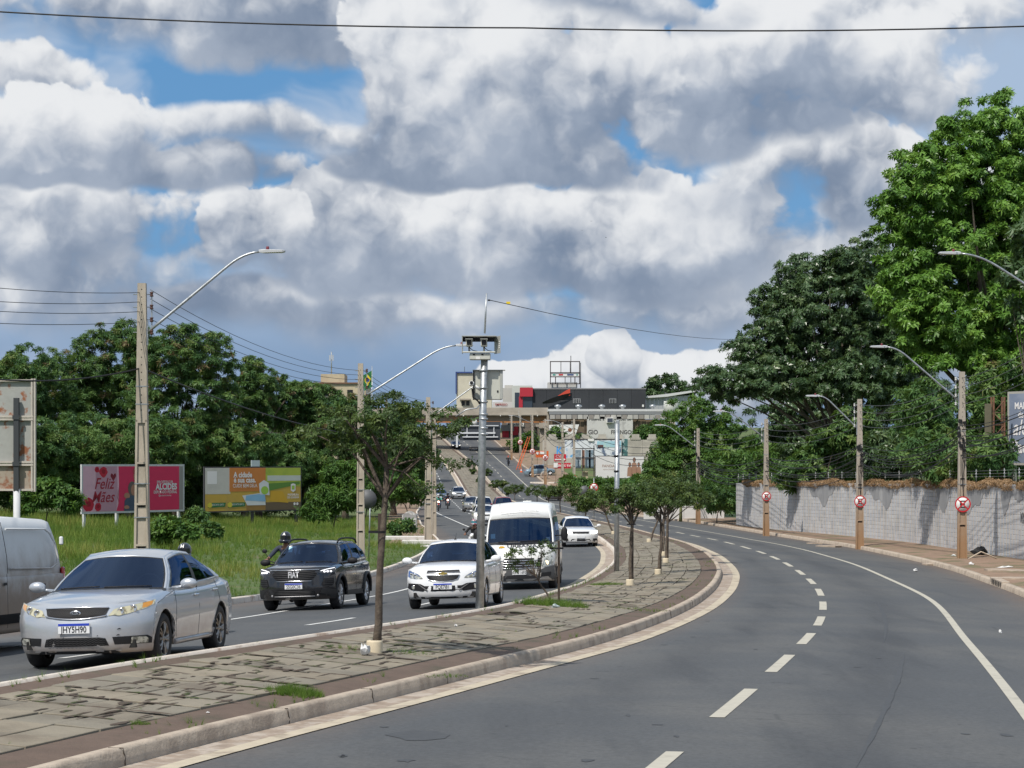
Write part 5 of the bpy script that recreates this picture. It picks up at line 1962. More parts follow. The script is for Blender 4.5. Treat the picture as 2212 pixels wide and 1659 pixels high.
def crown_mesh(name, blobs, n_clump, per, size, kind, seed, clump=0.13, shell=0.62, under=-0.35, brown=0.0):
 """blobs: ellipsoids (centre, radii). Leaves sit on many small clumps spread through them"""
 rng = np.random.default_rng(seed)
 vol = np.array([np.prod(r) ** 0.67 for _, r in blobs])
 vol /= vol.sum()
 which = rng.choice(len(blobs), n_clump, p=vol)
 BC = np.array([b[0] for b in blobs])[which]
 BR = np.array([b[1] for b in blobs])[which]
 d = rng.normal(size=(n_clump, 3))
 d /= np.linalg.norm(d, axis=1)[:, None]
 rad = shell + (1 - shell) * rng.random(n_clump) ** 0.55
 inner = rng.random(n_clump) < 0.14
 rad = np.where(inner, rng.random(n_clump) * 0.6, rad) * rng.normal(1.0, 0.07, n_clump)
 CC = BC + d * BR * rad[:, None]
 # clumps buried deep inside another blob are never seen
 keep = np.ones(n_clump, bool)
 for i, (c, r) in enumerate(blobs):
  q = np.linalg.norm((CC - c) / r, axis=1)
  keep &= ~((q < 0.45) & (which != i) & (rng.random(n_clump) < 0.8))
 CC, CDir = CC[keep], d[keep]
 m = len(CC)
 cr = clump * np.mean([np.mean(b[1]) for b in blobs]) * rng.uniform(0.6, 1.35, m)
 ct = np.clip(rng.normal(0.45, 0.2, m), 0, 1)
 N = m * per
 ci = np.repeat(np.arange(m), per)
 dd = rng.normal(size=(N, 3))
 dd /= np.linalg.norm(dd, axis=1)[:, None]
 dd[:, 2] = np.where(dd[:, 2] < under, -dd[:, 2], dd[:, 2])
 rr = 0.55 + 0.45 * rng.random(N)
 C = CC[ci] + dd * (cr[ci] * rr)[:, None] * np.array([1.25, 1.25, 0.85]) + rng.normal(0, 0.12, (N, 3)) * cr[ci][:, None]
 out = dd * 0.6 + CDir[ci] * 0.4
 tint = np.clip(ct[ci] * 0.75 + 0.1 + rng.normal(0, 0.09, N), 0, 0.86)
 if brown:
  bc = rng.random(m) < brown
  tint = np.where(bc[ci] & (rng.random(N) < 0.6), 0.97, tint)
 V, Q, t = sprays(C, out, size * rng.uniform(0.7, 1.3, N), tint, kind, rng)
 return V, Q, t, CC

def tree(name, label, base, blobs, n_clump, per, size, kind, leaf, seed, bark=None, r0=0.3, clump=0.13, brown=0.0, group=None, fork=None, nb=16, shell=0.62, cat='tree', lean=(0, 0)):
 base = Vector(base)
 root = thing(name, label, cat, base, 0, group)
 V, Q, t, CC = crown_mesh(name, blobs, n_clump, per, size, kind, seed, clump, shell, brown=brown)
 V = V - np.array(base)
 mobj('crown', np_mesh('crown', V, Q, t), leaf, root)
 rng = random.Random(seed)
 tm = MB()
 cz = sum(b[0][2] * np.prod(b[1]) for b in blobs) / sum(np.prod(b[1]) for b in blobs)
 cx = sum(b[0][0] * np.prod(b[1]) for b in blobs) / sum(np.prod(b[1]) for b in blobs)
 cy = sum(b[0][1] * np.prod(b[1]) for b in blobs) / sum(np.prod(b[1]) for b in blobs)
 fk = fork if fork else 0.55
 top = Vector((cx, cy, cz)) - base
 top = Vector((top.x, top.y, top.z))
 pts = []
 for i in range(6):
  q = i / 5
  pts.append(Vector((top.x * q ** 1.4 + rng.uniform(-1, 1) * r0 * 0.4 * (0 < i), top.y * q ** 1.4, -0.1 + (top.z * fk + 0.1) * q)))
 tm.tube(pts, [r0 * (1.25 if i == 0 else 1 - 0.42 * i / 5) for i in range(6)], 9)
 ids = [rng.randrange(len(CC)) for _ in range(nb)]
 for i in ids:
  e = Vector(CC[i]) - base
  s = pts[-1] if rng.random() < 0.6 else pts[-2]
  mid = s.lerp(e, 0.5) + Vector((rng.uniform(-1, 1), rng.uniform(-1, 1), rng.uniform(-0.2, 1))) * (e - s).length * 0.10
  a = r0 * rng.uniform(0.22, 0.42) * (1 if nb < 25 else 0.6)
  tm.tube([s, s.lerp(mid, 0.5) + Vector((0, 0, 0.02)), mid, mid.lerp(e, 0.6), e], [a, a * 0.8, a * 0.6, a * 0.36, a * 0.12], 6, cap=False)
 tm.build('trunk', bark or m_bark, root)
 return root

m_bark = M('tree_bark', (0.085, 0.065, 0.05), 0.95, col2=(0.15, 0.125, 0.10), vs=4, mix=(0.4, 0.7), var=0.25, bump=0.7, bs=18)
m_bark_p = M('pale_bark', (0.17, 0.145, 0.115), 0.95, col2=(0.10, 0.08, 0.065), vs=4, var=0.25, bump=0.5, bs=18)
lf_bright = M_leaf('bright_leaf', [(0.055, 0.140, 0.022), (0.112, 0.245, 0.038), (0.175, 0.335, 0.055), (0.27, 0.39, 0.08)], 0.30, 0.42, 0.45)
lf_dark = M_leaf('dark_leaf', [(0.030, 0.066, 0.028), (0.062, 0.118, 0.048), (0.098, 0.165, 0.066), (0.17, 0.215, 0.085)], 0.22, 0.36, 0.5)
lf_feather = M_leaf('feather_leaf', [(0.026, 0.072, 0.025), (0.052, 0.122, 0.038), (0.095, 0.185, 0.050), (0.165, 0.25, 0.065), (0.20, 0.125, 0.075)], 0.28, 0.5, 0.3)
lf_young = M_leaf('young_tree_leaf', [(0.028, 0.052, 0.018), (0.055, 0.095, 0.028), (0.095, 0.145, 0.036), (0.18, 0.19, 0.05)], 0.25, 0.5, 0.3)
lf_shrub = M_leaf('shrub_leaf', [(0.033, 0.088, 0.020), (0.065, 0.145, 0.030), (0.110, 0.21, 0.038), (0.20, 0.26, 0.065)], 0.3, 0.5, 0.3)
lf_grass = M_leaf('grass_blade', GRASS_COLS, 0.35, 0.6, 0.2)
lf_straw = M_leaf('dry_vine', [(0.22, 0.13, 0.07), (0.36, 0.235, 0.135), (0.48, 0.34, 0.21)], 0.1, 0.9, 0.1)

def trees_right():
 # the tall bright tree over the wall
 d = 106
 b = [px_blob(2100, 560, 190, 230, d), px_blob(2190, 340, 130, 130, d + 2), px_blob(2090, 300, 70, 75, d), px_blob(1985, 420, 75, 110, d - 1), px_blob(1935, 490, 48, 100, d), px_blob(1960, 640, 70, 75, d - 2),
   px_blob(2040, 720, 110, 90, d - 3), px_blob(2170, 740, 120, 100, d - 3), px_blob(2260, 560, 160, 240, d + 3), px_blob(2330, 400, 130, 160, d + 3), px_blob(2090, 600, 130, 170, d + 4), px_blob(2060, 420, 80, 110, d + 2)]
 tree('broadleaf_tree', 'tall bright green broadleaf tree with hanging leaf rosettes towering over the block wall', (24.0, d + 2, gz(24, d)), b, 1750, 22, 0.31, 'rosette', lf_bright, 11, r0=0.55, clump=0.115, nb=22, fork=0.5)
 # greyer, thinner foliage at its right flank
 b = [px_blob(2215, 600, 45, 110, d - 9), px_blob(2235, 540, 40, 90, d - 9)]
 tree('broadleaf_tree', 'thin dull green tree with pale leaves in front of the tall bright tree', (28.3, d - 8, gz(28, d - 8)), b, 60, 12, 0.40, 'rosette', lf_dark, 12, r0=0.15, clump=0.25, nb=8)
 # the dark round tree further along
 d = 134
 b = [px_blob(1800, 700, 165, 150, d), px_blob(1875, 600, 90, 95, d), px_blob(1760, 610, 90, 70, d + 1), px_blob(1690, 690, 75, 85, d), px_blob(1640, 765, 65, 60, d - 1), px_blob(1580, 830, 85, 38, d - 2),
   px_blob(1700, 820, 120, 45, d - 2), px_blob(1880, 790, 110, 95, d), px_blob(1960, 700, 90, 130, d + 3), px_blob(1840, 820, 80, 50, d - 4)]
 tree('spreading_tree', 'dark round spreading tree with grey-green leaves and bare lower limbs behind the wall', (21.5, d + 1, gz(21.5, d)), b, 1600, 20, 0.29, 'rosette', lf_dark, 21, bark=m_bark_p, r0=0.6, clump=0.13, shell=0.45, nb=46, fork=0.42)
 # shaded trees below the big crowns
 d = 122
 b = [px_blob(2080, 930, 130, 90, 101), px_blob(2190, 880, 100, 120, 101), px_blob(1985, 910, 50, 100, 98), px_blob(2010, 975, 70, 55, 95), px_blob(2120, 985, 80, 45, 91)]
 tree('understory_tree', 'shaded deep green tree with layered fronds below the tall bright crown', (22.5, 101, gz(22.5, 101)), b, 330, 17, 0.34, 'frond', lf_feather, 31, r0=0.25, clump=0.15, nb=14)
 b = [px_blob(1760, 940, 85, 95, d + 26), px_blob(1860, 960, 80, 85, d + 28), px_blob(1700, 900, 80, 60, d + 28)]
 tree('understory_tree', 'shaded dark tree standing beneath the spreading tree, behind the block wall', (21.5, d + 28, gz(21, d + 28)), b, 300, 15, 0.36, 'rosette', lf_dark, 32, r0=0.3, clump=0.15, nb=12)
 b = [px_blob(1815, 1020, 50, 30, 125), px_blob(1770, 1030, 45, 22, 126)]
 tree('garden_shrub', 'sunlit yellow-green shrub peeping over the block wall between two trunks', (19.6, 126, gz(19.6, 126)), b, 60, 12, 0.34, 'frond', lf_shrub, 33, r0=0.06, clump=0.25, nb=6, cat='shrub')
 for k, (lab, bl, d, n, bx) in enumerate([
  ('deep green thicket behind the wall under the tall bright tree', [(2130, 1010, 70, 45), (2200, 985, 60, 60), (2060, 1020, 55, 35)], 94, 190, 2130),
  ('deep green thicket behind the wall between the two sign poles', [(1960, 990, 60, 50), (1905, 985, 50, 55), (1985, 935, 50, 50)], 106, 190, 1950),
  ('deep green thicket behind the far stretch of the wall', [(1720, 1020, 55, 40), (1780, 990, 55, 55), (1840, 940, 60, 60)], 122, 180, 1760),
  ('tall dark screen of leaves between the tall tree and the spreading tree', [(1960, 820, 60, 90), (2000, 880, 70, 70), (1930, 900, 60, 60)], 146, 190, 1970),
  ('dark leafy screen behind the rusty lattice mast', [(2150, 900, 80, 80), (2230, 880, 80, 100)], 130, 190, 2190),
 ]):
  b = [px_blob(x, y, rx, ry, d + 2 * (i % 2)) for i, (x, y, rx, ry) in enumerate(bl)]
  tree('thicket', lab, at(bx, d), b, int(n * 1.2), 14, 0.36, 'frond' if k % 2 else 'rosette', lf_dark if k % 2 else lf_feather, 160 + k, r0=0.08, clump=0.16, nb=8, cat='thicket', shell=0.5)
 # trees and bushes where the wall ends
 d = 172
 b = [px_blob(1490, 930, 70, 70, d), px_blob(1468, 960, 45, 55, d - 2), px_blob(1530, 900, 60, 55, d + 1), px_blob(1560, 960, 60, 70, d), px_blob(1500, 1010, 80, 50, d - 3), px_blob(1448, 1025, 40, 42, d - 4)]
 tree('leafy_tree', 'fresh green leafy tree beyond the end of the block wall', (15.8, d, gz(15.8, d)), b, 420, 15, 0.42, 'sparse', lf_shrub, 41, r0=0.25, clump=0.13, nb=14)
 d = 156
 b = [px_blob(1610, 1020, 70, 60, d), px_blob(1570, 1060, 55, 45, d - 3), px_blob(1650, 1000, 55, 70, d + 4), px_blob(1690, 1010, 50, 60, d + 6)]
 tree('leafy_tree', 'low yellow-green tree leaning over the end of the block wall', (17.8, d, gz(17.8, d)), b, 230, 12, 0.5, 'frond', lf_shrub, 42, r0=0.18, clump=0.15, nb=10)
 b = [px_blob(1565, 1085, 40, 30, 146), px_blob(1540, 1075, 40, 35, 150)]
 tree('roadside_bush', 'round dark green bush tucked against the end of the block wall', (14.6, 147, gz(14.6, 147)), b, 80, 12, 0.4, 'sparse', lf_feather, 43, r0=0.05, clump=0.22, nb=5, cat='bush')
 # far tree behind the roofs
 d = 430
 b = [px_blob(1420, 835, 30, 22, d), px_blob(1450, 830, 25, 22, d), px_blob(1480, 845, 25, 18, d), px_blob(1400, 848, 15, 12, d)]
 tree('distant_tree', 'dark flat-topped tree standing behind the grey warehouse roofs', (32, d, 6), b, 90, 12, 1.0, 'sparse', lf_dark, 44, r0=0.4, clump=0.2, nb=10)
 # banana plant by the white wall
 root = thing('banana_plant', 'banana plant with broad upright torn leaves beside the leafy trees', 'plant', at(1470, 160))
 rng = random.Random(3)
 for k in range(7):
  a = rng.uniform(0, 6.28)
  ln = rng.uniform(1.8, 2.8)
  tilt = rng.uniform(0.15, 0.9)
  rows = []
  for i in range(9):
   q = i / 8
   r = ln * q
   w = 0.26 * math.sin(math.pi * min(1, q * 0.95 + 0.04)) ** 0.6
   z = 1.6 + r * math.cos(tilt) - 0.25 * (r * math.sin(tilt)) ** 2
   rr = r * math.sin(tilt)
   c_ = Vector((math.cos(a) * rr, math.sin(a) * rr, z))
   sd = Vector((-math.sin(a), math.cos(a), 0))
   rows.append([c_ - sd * w + Vector((0, 0, 0.06)), c_, c_ + sd * w + Vector((0, 0, 0.06))])
  MB().grid(rows).build('leaf', M('banana_leaf', (0.07, 0.15, 0.04), 0.45, var=0.2, vs=3), root)
 MB().tube([(0, 0, -0.1), (0.03, 0, 1.0), (0, 0, 1.75)], [0.14, 0.11, 0.07], 8).build('stem', M('banana_stem', (0.16, 0.17, 0.07), 0.8, var=0.2), root)

def trees_left():
 S = [  # label, blobs, n, base px, seed, brown
  ('feathery dark green tree with brown pod clusters rising behind the pink billboard', [(400, 760, 95, 62), (450, 800, 70, 80), (330, 800, 90, 75), (380, 870, 120, 80), (300, 745, 45, 40)], 152, 330, 380, 51, 0.16),
  ('wide feathery tree with pod clusters left of the tall concrete lamp pole', [(230, 790, 80, 80), (150, 830, 90, 75), (240, 880, 110, 90), (270, 720, 35, 30)], 158, 330, 200, 52, 0.10),
  ('dark bushy tree behind the rusty back of the roadside sign', [(50, 810, 70, 62), (0, 860, 80, 90), (100, 880, 90, 80), (-70, 840, 80, 90)], 150, 300, 30, 53, 0.03),
  ('light green pointed feathery tree between the two billboards', [(555, 830, 45, 50), (545, 790, 22, 25), (590, 870, 65, 60), (530, 890, 60, 60)], 160, 210, 560, 54, 0.05),
  ('feathery tree with brown pods behind the orange billboard', [(650, 870, 60, 50), (700, 890, 60, 55), (640, 940, 90, 60)], 166, 250, 660, 55, 0.2),
  ('dense green tree between the orange billboard and the second lamp pole', [(760, 910, 55, 55), (730, 970, 75, 70), (800, 960, 50, 60)], 160, 230, 745, 56, 0.06),
  ('dark shaded tree growing low behind the pink billboard', [(290, 960, 120, 60), (180, 960, 110, 70), (380, 960, 80, 65)], 146, 300, 280, 57, 0.03),
  ('dark shaded tree growing low behind the orange billboard', [(520, 970, 85, 60), (600, 1000, 80, 60), (450, 940, 60, 70)], 152, 260, 530, 58, 0.05),
  ('dark leafy tree filling the ground behind the sign board', [(40, 960, 90, 70), (110, 990, 70, 60), (-40, 980, 80, 80)], 142, 230, 60, 59, 0.0),
  ('dense dark tree in the row beyond the second lamp pole', [(850, 960, 60, 60), (880, 1000, 50, 50), (820, 1010, 60, 55)], 178, 220, 850, 60, 0.03),
 ]
 for (lab, bl, d, n, bx, seed, br) in S:
  b = [px_blob(x, y, rx, ry, d + (i % 3) * 2) for i, (x, y, rx, ry) in enumerate(bl)]
  base = at(bx, d + 2)
  tree('feathery_tree', lab, base, b, int(n * 2.0), 22, 0.30, 'frond', lf_feather, seed, r0=0.28, clump=0.105, brown=br, nb=12, shell=0.6, fork=0.6)
 # shrubs along the foot of the trees and the billboards
 for (lab, bl, d, n, bx, seed, kind) in [
  ('broad-leaved bright bush in front of the sign board post', [(95, 1060, 40, 28), (140, 1075, 40, 25), (60, 1080, 35, 25)], 112, 110, 95, 71, 'rosette'),
  ('green creeper bush at the foot of the tall concrete lamp pole', [(360, 1140, 38, 18), (395, 1148, 34, 15), (345, 1158, 26, 16)], 92, 80, 365, 72, 'sparse'),
  ('dark round bush standing in the grass before the orange billboard', [(452, 1142, 14, 12), (465, 1146, 12, 10)], 104, 36, 458, 73, 'sparse'),
  ('leafy bush growing between the two billboards', [(418, 1108, 14, 12), (428, 1115, 16, 9)], 124, 36, 425, 74, 'frond'),
  ('tall bright green thicket of grass and creepers right of the orange billboard', [(715, 1070, 45, 35), (755, 1060, 45, 40), (690, 1100, 40, 25), (740, 1020, 40, 30)], 132, 210, 720, 75, 'frond'),
  ('small tree with yellowing leaves beside the broken white gate pillar', [(860, 1060, 32, 28), (885, 1050, 28, 28), (905, 1070, 22, 22)], 150, 110, 885, 76, 'sparse'),
  ('low green bush at the grass edge near the third lamp pole', [(860, 1140, 22, 14), (880, 1135, 16, 14)], 118, 40, 865, 77, 'sparse'),
 ]:
  b = [px_blob(x, y, rx, ry, d) for (x, y, rx, ry) in bl]
  tree('bush', lab, at(bx, d), b, n, 12, 0.36, kind, lf_shrub if seed in (71, 72, 75, 76) else lf_feather, seed, r0=0.05, clump=0.22, nb=6, cat='bush')
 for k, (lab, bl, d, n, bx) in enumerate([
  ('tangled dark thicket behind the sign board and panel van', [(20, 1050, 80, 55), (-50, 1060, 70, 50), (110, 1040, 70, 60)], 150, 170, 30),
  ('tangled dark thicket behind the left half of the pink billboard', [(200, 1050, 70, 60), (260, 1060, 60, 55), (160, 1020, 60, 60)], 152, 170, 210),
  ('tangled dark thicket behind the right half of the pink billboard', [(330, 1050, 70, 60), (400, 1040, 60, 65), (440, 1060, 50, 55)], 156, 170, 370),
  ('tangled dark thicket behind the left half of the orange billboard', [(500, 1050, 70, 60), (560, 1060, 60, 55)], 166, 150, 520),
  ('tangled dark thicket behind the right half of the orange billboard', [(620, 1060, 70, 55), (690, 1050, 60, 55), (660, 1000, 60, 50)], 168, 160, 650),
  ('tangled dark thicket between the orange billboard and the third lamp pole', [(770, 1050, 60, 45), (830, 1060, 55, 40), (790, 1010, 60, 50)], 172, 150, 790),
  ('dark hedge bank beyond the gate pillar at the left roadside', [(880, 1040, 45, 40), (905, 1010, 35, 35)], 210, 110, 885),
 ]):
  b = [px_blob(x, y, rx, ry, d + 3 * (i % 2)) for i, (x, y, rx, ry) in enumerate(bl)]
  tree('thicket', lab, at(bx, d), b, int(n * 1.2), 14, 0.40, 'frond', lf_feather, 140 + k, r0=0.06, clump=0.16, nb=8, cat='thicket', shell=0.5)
 # far trees left of the overpass and palms
 for (lab, bl, d, n, bx, seed) in [
  ('small far tree beside the bridge abutment on the left', [(905, 960, 30, 35), (930, 985, 20, 20)], 300, 80, 905, 81),
  ('dark far tree in front of the overpass behind the lamp poles', [(860, 900, 28, 24), (840, 925, 30, 22)], 330, 80, 850, 82)]:
  b = [px_blob(x, y, rx, ry, d) for (x, y, rx, ry) in bl]
  tree('distant_tree', lab, at(bx, d), b, n, 12, 0.8, 'sparse', lf_dark, seed, r0=0.2, clump=0.2, nb=6)
 for k, (px, py, d) in enumerate(((835, 845, 250), (790, 850, 262), (730, 852, 262))):
  base = at(px, d)
  root = thing('palm_tree', ['feather palm with drooping dark fronds right of the flag', 'palm with dark fronds beneath the flag', 'palm with dark fronds before the beige rooftop block'][k], 'palm', base)
  top = P3(px, py + 8, d) - base
  MB().tube([(0, 0, -0.2), (top.x * 0.4, 0, top.z * 0.5), (top.x, top.y, top.z)], [0.22, 0.17, 0.13], 8).build('trunk', m_bark_p, root)
  rng = random.Random(90 + k)
  f = MB()
  for i in range(18):
   a = i * 2.4
   up = rng.uniform(0.1, 1.2)
   P = []
   for q in np.linspace(0, 1, 7):
    r = 2.9 * q
    P.append(top + Vector((math.cos(a) * r * math.cos(up * (1 - q)), math.sin(a) * r * math.cos(up * (1 - q)), 2.0 * q * math.sin(up) - 2.3 * q * q)))
   for i2 in range(len(P) - 1):
    for sgn in (-1, 1):
     for h in (0.0, 0.5):
      p = P[i2].lerp(P[i2 + 1], h)
      sd = Vector((-math.sin(a), math.cos(a), -0.5)) * sgn * 0.5
      e = (P[i2 + 1] - P[i2]) * 0.55
      f.add([p, p + e * 0.35, p + sd + e * 0.9 + Vector((0, 0, -0.22))], [(0, 1, 2)])
  f.build('crown', M('palm_frond', (0.028, 0.05, 0.022), 0.5, var=0.3), root)

def young_tree(px, py_base, d, crown, seed, label, trunk_r=0.04, collar=True, stake=None, leafn=60, lean=0.0, size=0.16, per=12, fork_py=None, yellow=0.0):
 """slim street tree in the median; crown: ellipses in pixels at the distance d"""
 base = at(px, d)
 root = thing('young_tree', label, 'tree', base, 0, 'young trees planted along the median')
 blobs = [px_blob(x, y, rx, ry, d, rd=max(rx, ry) * d / F * 0.85) for (x, y, rx, ry) in crown]
 V, Q, t, CC = crown_mesh('crown', blobs, leafn, per, size, 'sparse', seed, 0.24, 0.5)
 mobj('crown', np_mesh('crown', V - np.array(base), Q, t), lf_young, root)
 rng = random.Random(seed)
 top = P3(px + lean, fork_py, d) - base
 tm = MB()
 n = 7
 pts = [Vector((top.x * i / (n - 1) + rng.uniform(-1, 1) * trunk_r * 0.5, rng.uniform(-1, 1) * trunk_r * 0.4, -0.05 + (top.z + 0.05) * i / (n - 1))) for i in range(n)]
 tm.tube(pts, [trunk_r * (1.15 - 0.45 * i / (n - 1)) for i in range(n)], 8)
 for k in range(16):
  e = Vector(CC[rng.randrange(len(CC))]) - base
  s = pts[-1] if k % 3 else pts[-2]
  mid = s.lerp(e, 0.5) + Vector((rng.uniform(-0.1, 0.1), rng.uniform(-0.1, 0.1), 0.12)) * (e - s).length
  a = trunk_r * rng.uniform(0.3, 0.62)
  tm.tube([s, s.lerp(mid, 0.5), mid, mid.lerp(e, 0.55), e], [a, a * 0.8, a * 0.6, a * 0.4, a * 0.18], 5, cap=False)
 tm.build('trunk', M('young_bark', (0.075, 0.058, 0.045), 0.95, col2=(0.13, 0.105, 0.08), vs=9, var=0.25, bump=0.6, bs=40), root)
 if collar:
  r = max(0.10, trunk_r * 2.2)
  MB().lathe([(r * 0.5, 0.165), (r * 0.95, 0.16), (r, 0.14), (r, -0.04)], 14).build('collar', M('collar_cement', (0.58, 0.50, 0.36), 0.85, var=0.15, vs=6), root)
 if stake:
  dx, h = stake
  MB().box((dx, 0.03, h / 2 - 0.02), (0.05, 0.05, h), b=0.006).build('stake', M('stake_timber', (0.055, 0.04, 0.03), 0.9, var=0.3, vs=8, vec=(1, 1, 0.2)), root)
  MB().lathe([(abs(dx) + 0.05, h * 0.85), (abs(dx) + 0.05, h * 0.85 + 0.03)], 12, (dx / 2, 0.02, 0)).build('tie', m_blk, root)
 return root

def trees_median():
 young_tree(809, 1400, 27.9, [(830, 910, 130, 45), (740, 925, 100, 45), (925, 930, 95, 45), (840, 965, 130, 28), (965, 1000, 50, 22), (690, 935, 60, 32), (920, 1045, 65, 30), (985, 1010, 40, 22), (860, 878, 80, 30), (985, 925, 40, 25)], 101,
    'young median tree with wide flat dark crown and cement collar near the silver car', 0.050, stake=(0.070, 1.9), leafn=120, lean=30, size=0.105, per=10, fork_py=1010)
 young_tree(1197, 1305, 43.5, [(1115, 1195, 38, 16), (1170, 1190, 35, 20), (1140, 1222, 45, 16), (1190, 1180, 22, 14)], 102,
    'spindly low sapling leaning from a timber stake in the grass tuft', 0.022, False, (0.10, 1.32), 24, -40, 0.10, 7, 1245)
 young_tree(1361, 1283, 55.0, [(1350, 1085, 70, 30), (1320, 1070, 45, 25), (1385, 1075, 45, 30), (1355, 1055, 50, 22), (1400, 1095, 30, 18)], 103,
    'young tree with dark twin stakes and cream collar, nearest beyond the galvanised pole', 0.05, True, (0.07, 1.9), 66, 4, 0.145, 10, 1110)
 young_tree(1421, 1242, 63.0, [(1430, 1075, 55, 32), (1465, 1070, 50, 30), (1400, 1070, 35, 24), (1490, 1085, 35, 20)], 104,
    'young tree with two dark stakes in the middle of the paved median', 0.045, True, (0.09, 2.2), 60, 14, 0.16, 10, 1115)
 young_tree(1438, 1214, 72.0, [(1450, 1060, 55, 28), (1500, 1075, 40, 22), (1420, 1050, 40, 25)], 105,
    'young tree with split trunk and thick dark stakes where the median bends', 0.05, True, (0.08, 2.4), 56, 6, 0.17, 10, 1112)
 young_tree(1433, 1198, 79.0, [(1440, 1045, 50, 25), (1480, 1055, 45, 22)], 106,
    'slim young tree just behind the split-trunk tree on the median', 0.035, True, None, 55, 2, 0.2, 12, 1105)
 young_tree(1402, 1171, 96.0, [(1412, 1105, 18, 12), (1398, 1098, 14, 10)], 107,
    'bent young trunk leaning right from a white collar on the median', 0.05, True, None, 14, 22, 0.16, 8, 1115)
 young_tree(1325, 1146, 112.0, [(1280, 1080, 30, 18), (1260, 1090, 25, 16), (1310, 1085, 25, 16)], 108,
    'young tree behind the galvanised pole with its crown over the white sedan', 0.05, True, None, 55, -18, 0.24, 10, 1105)
 young_tree(1264, 1130, 140.0, [(1265, 1075, 32, 22), (1240, 1070, 24, 16), (1290, 1078, 24, 16)], 109,
    'small round-crowned young tree behind the white sedan', 0.05, False, None, 50, 2, 0.28, 10, 1098)
 FAR_T = ['broad flat-crowned median tree just behind the roof of the white van', 'median tree with flat crown beside the dark receding car', 'flat-crowned small tree beside the red pickup',
    'tiny round tree right next to the flat-crowned one on the median', 'slim tree at the right kerb of the far median', 'slim tree beside its twin on the right kerb of the far median',
    'small tree behind the speed camera pole on the far median', 'thin far sapling in the middle of the bare median strip', 'thin far sapling with white collar up the bare median', 'uppermost thin sapling on the bare far median',
    'flat crowned tree between the van roof and the red pickup']
 far = [(1210, 1118, 176, 1062, 34, 12), (1185, 1105, 190, 1065, 28, 12), (1112, 1088, 262, 1056, 22, 12), (1098, 1082, 264, 1060, 10, 9), (1085, 1072, 280, 1046, 12, 8), (1070, 1068, 285, 1046, 12, 8),
   (1053, 1040, 318, 1022, 8, 8), (1035, 1060, 300, 1040, 6, 7), (1022, 1040, 318, 1018, 6, 6), (1013, 1030, 328, 1004, 7, 6), (1160, 1095, 215, 1060, 26, 10)]
 for k, (px, by, d, cy, rx, ry) in enumerate(far):
  young_tree(px, by, d, [(px - rx * 0.3, cy, rx * 0.8, ry), (px + rx * 0.4, cy - 3, rx * 0.7, ry * 0.9)], 120 + k,
     FAR_T[k], 0.05, False, None, 26, 0, 0.30, 9, cy + ry)

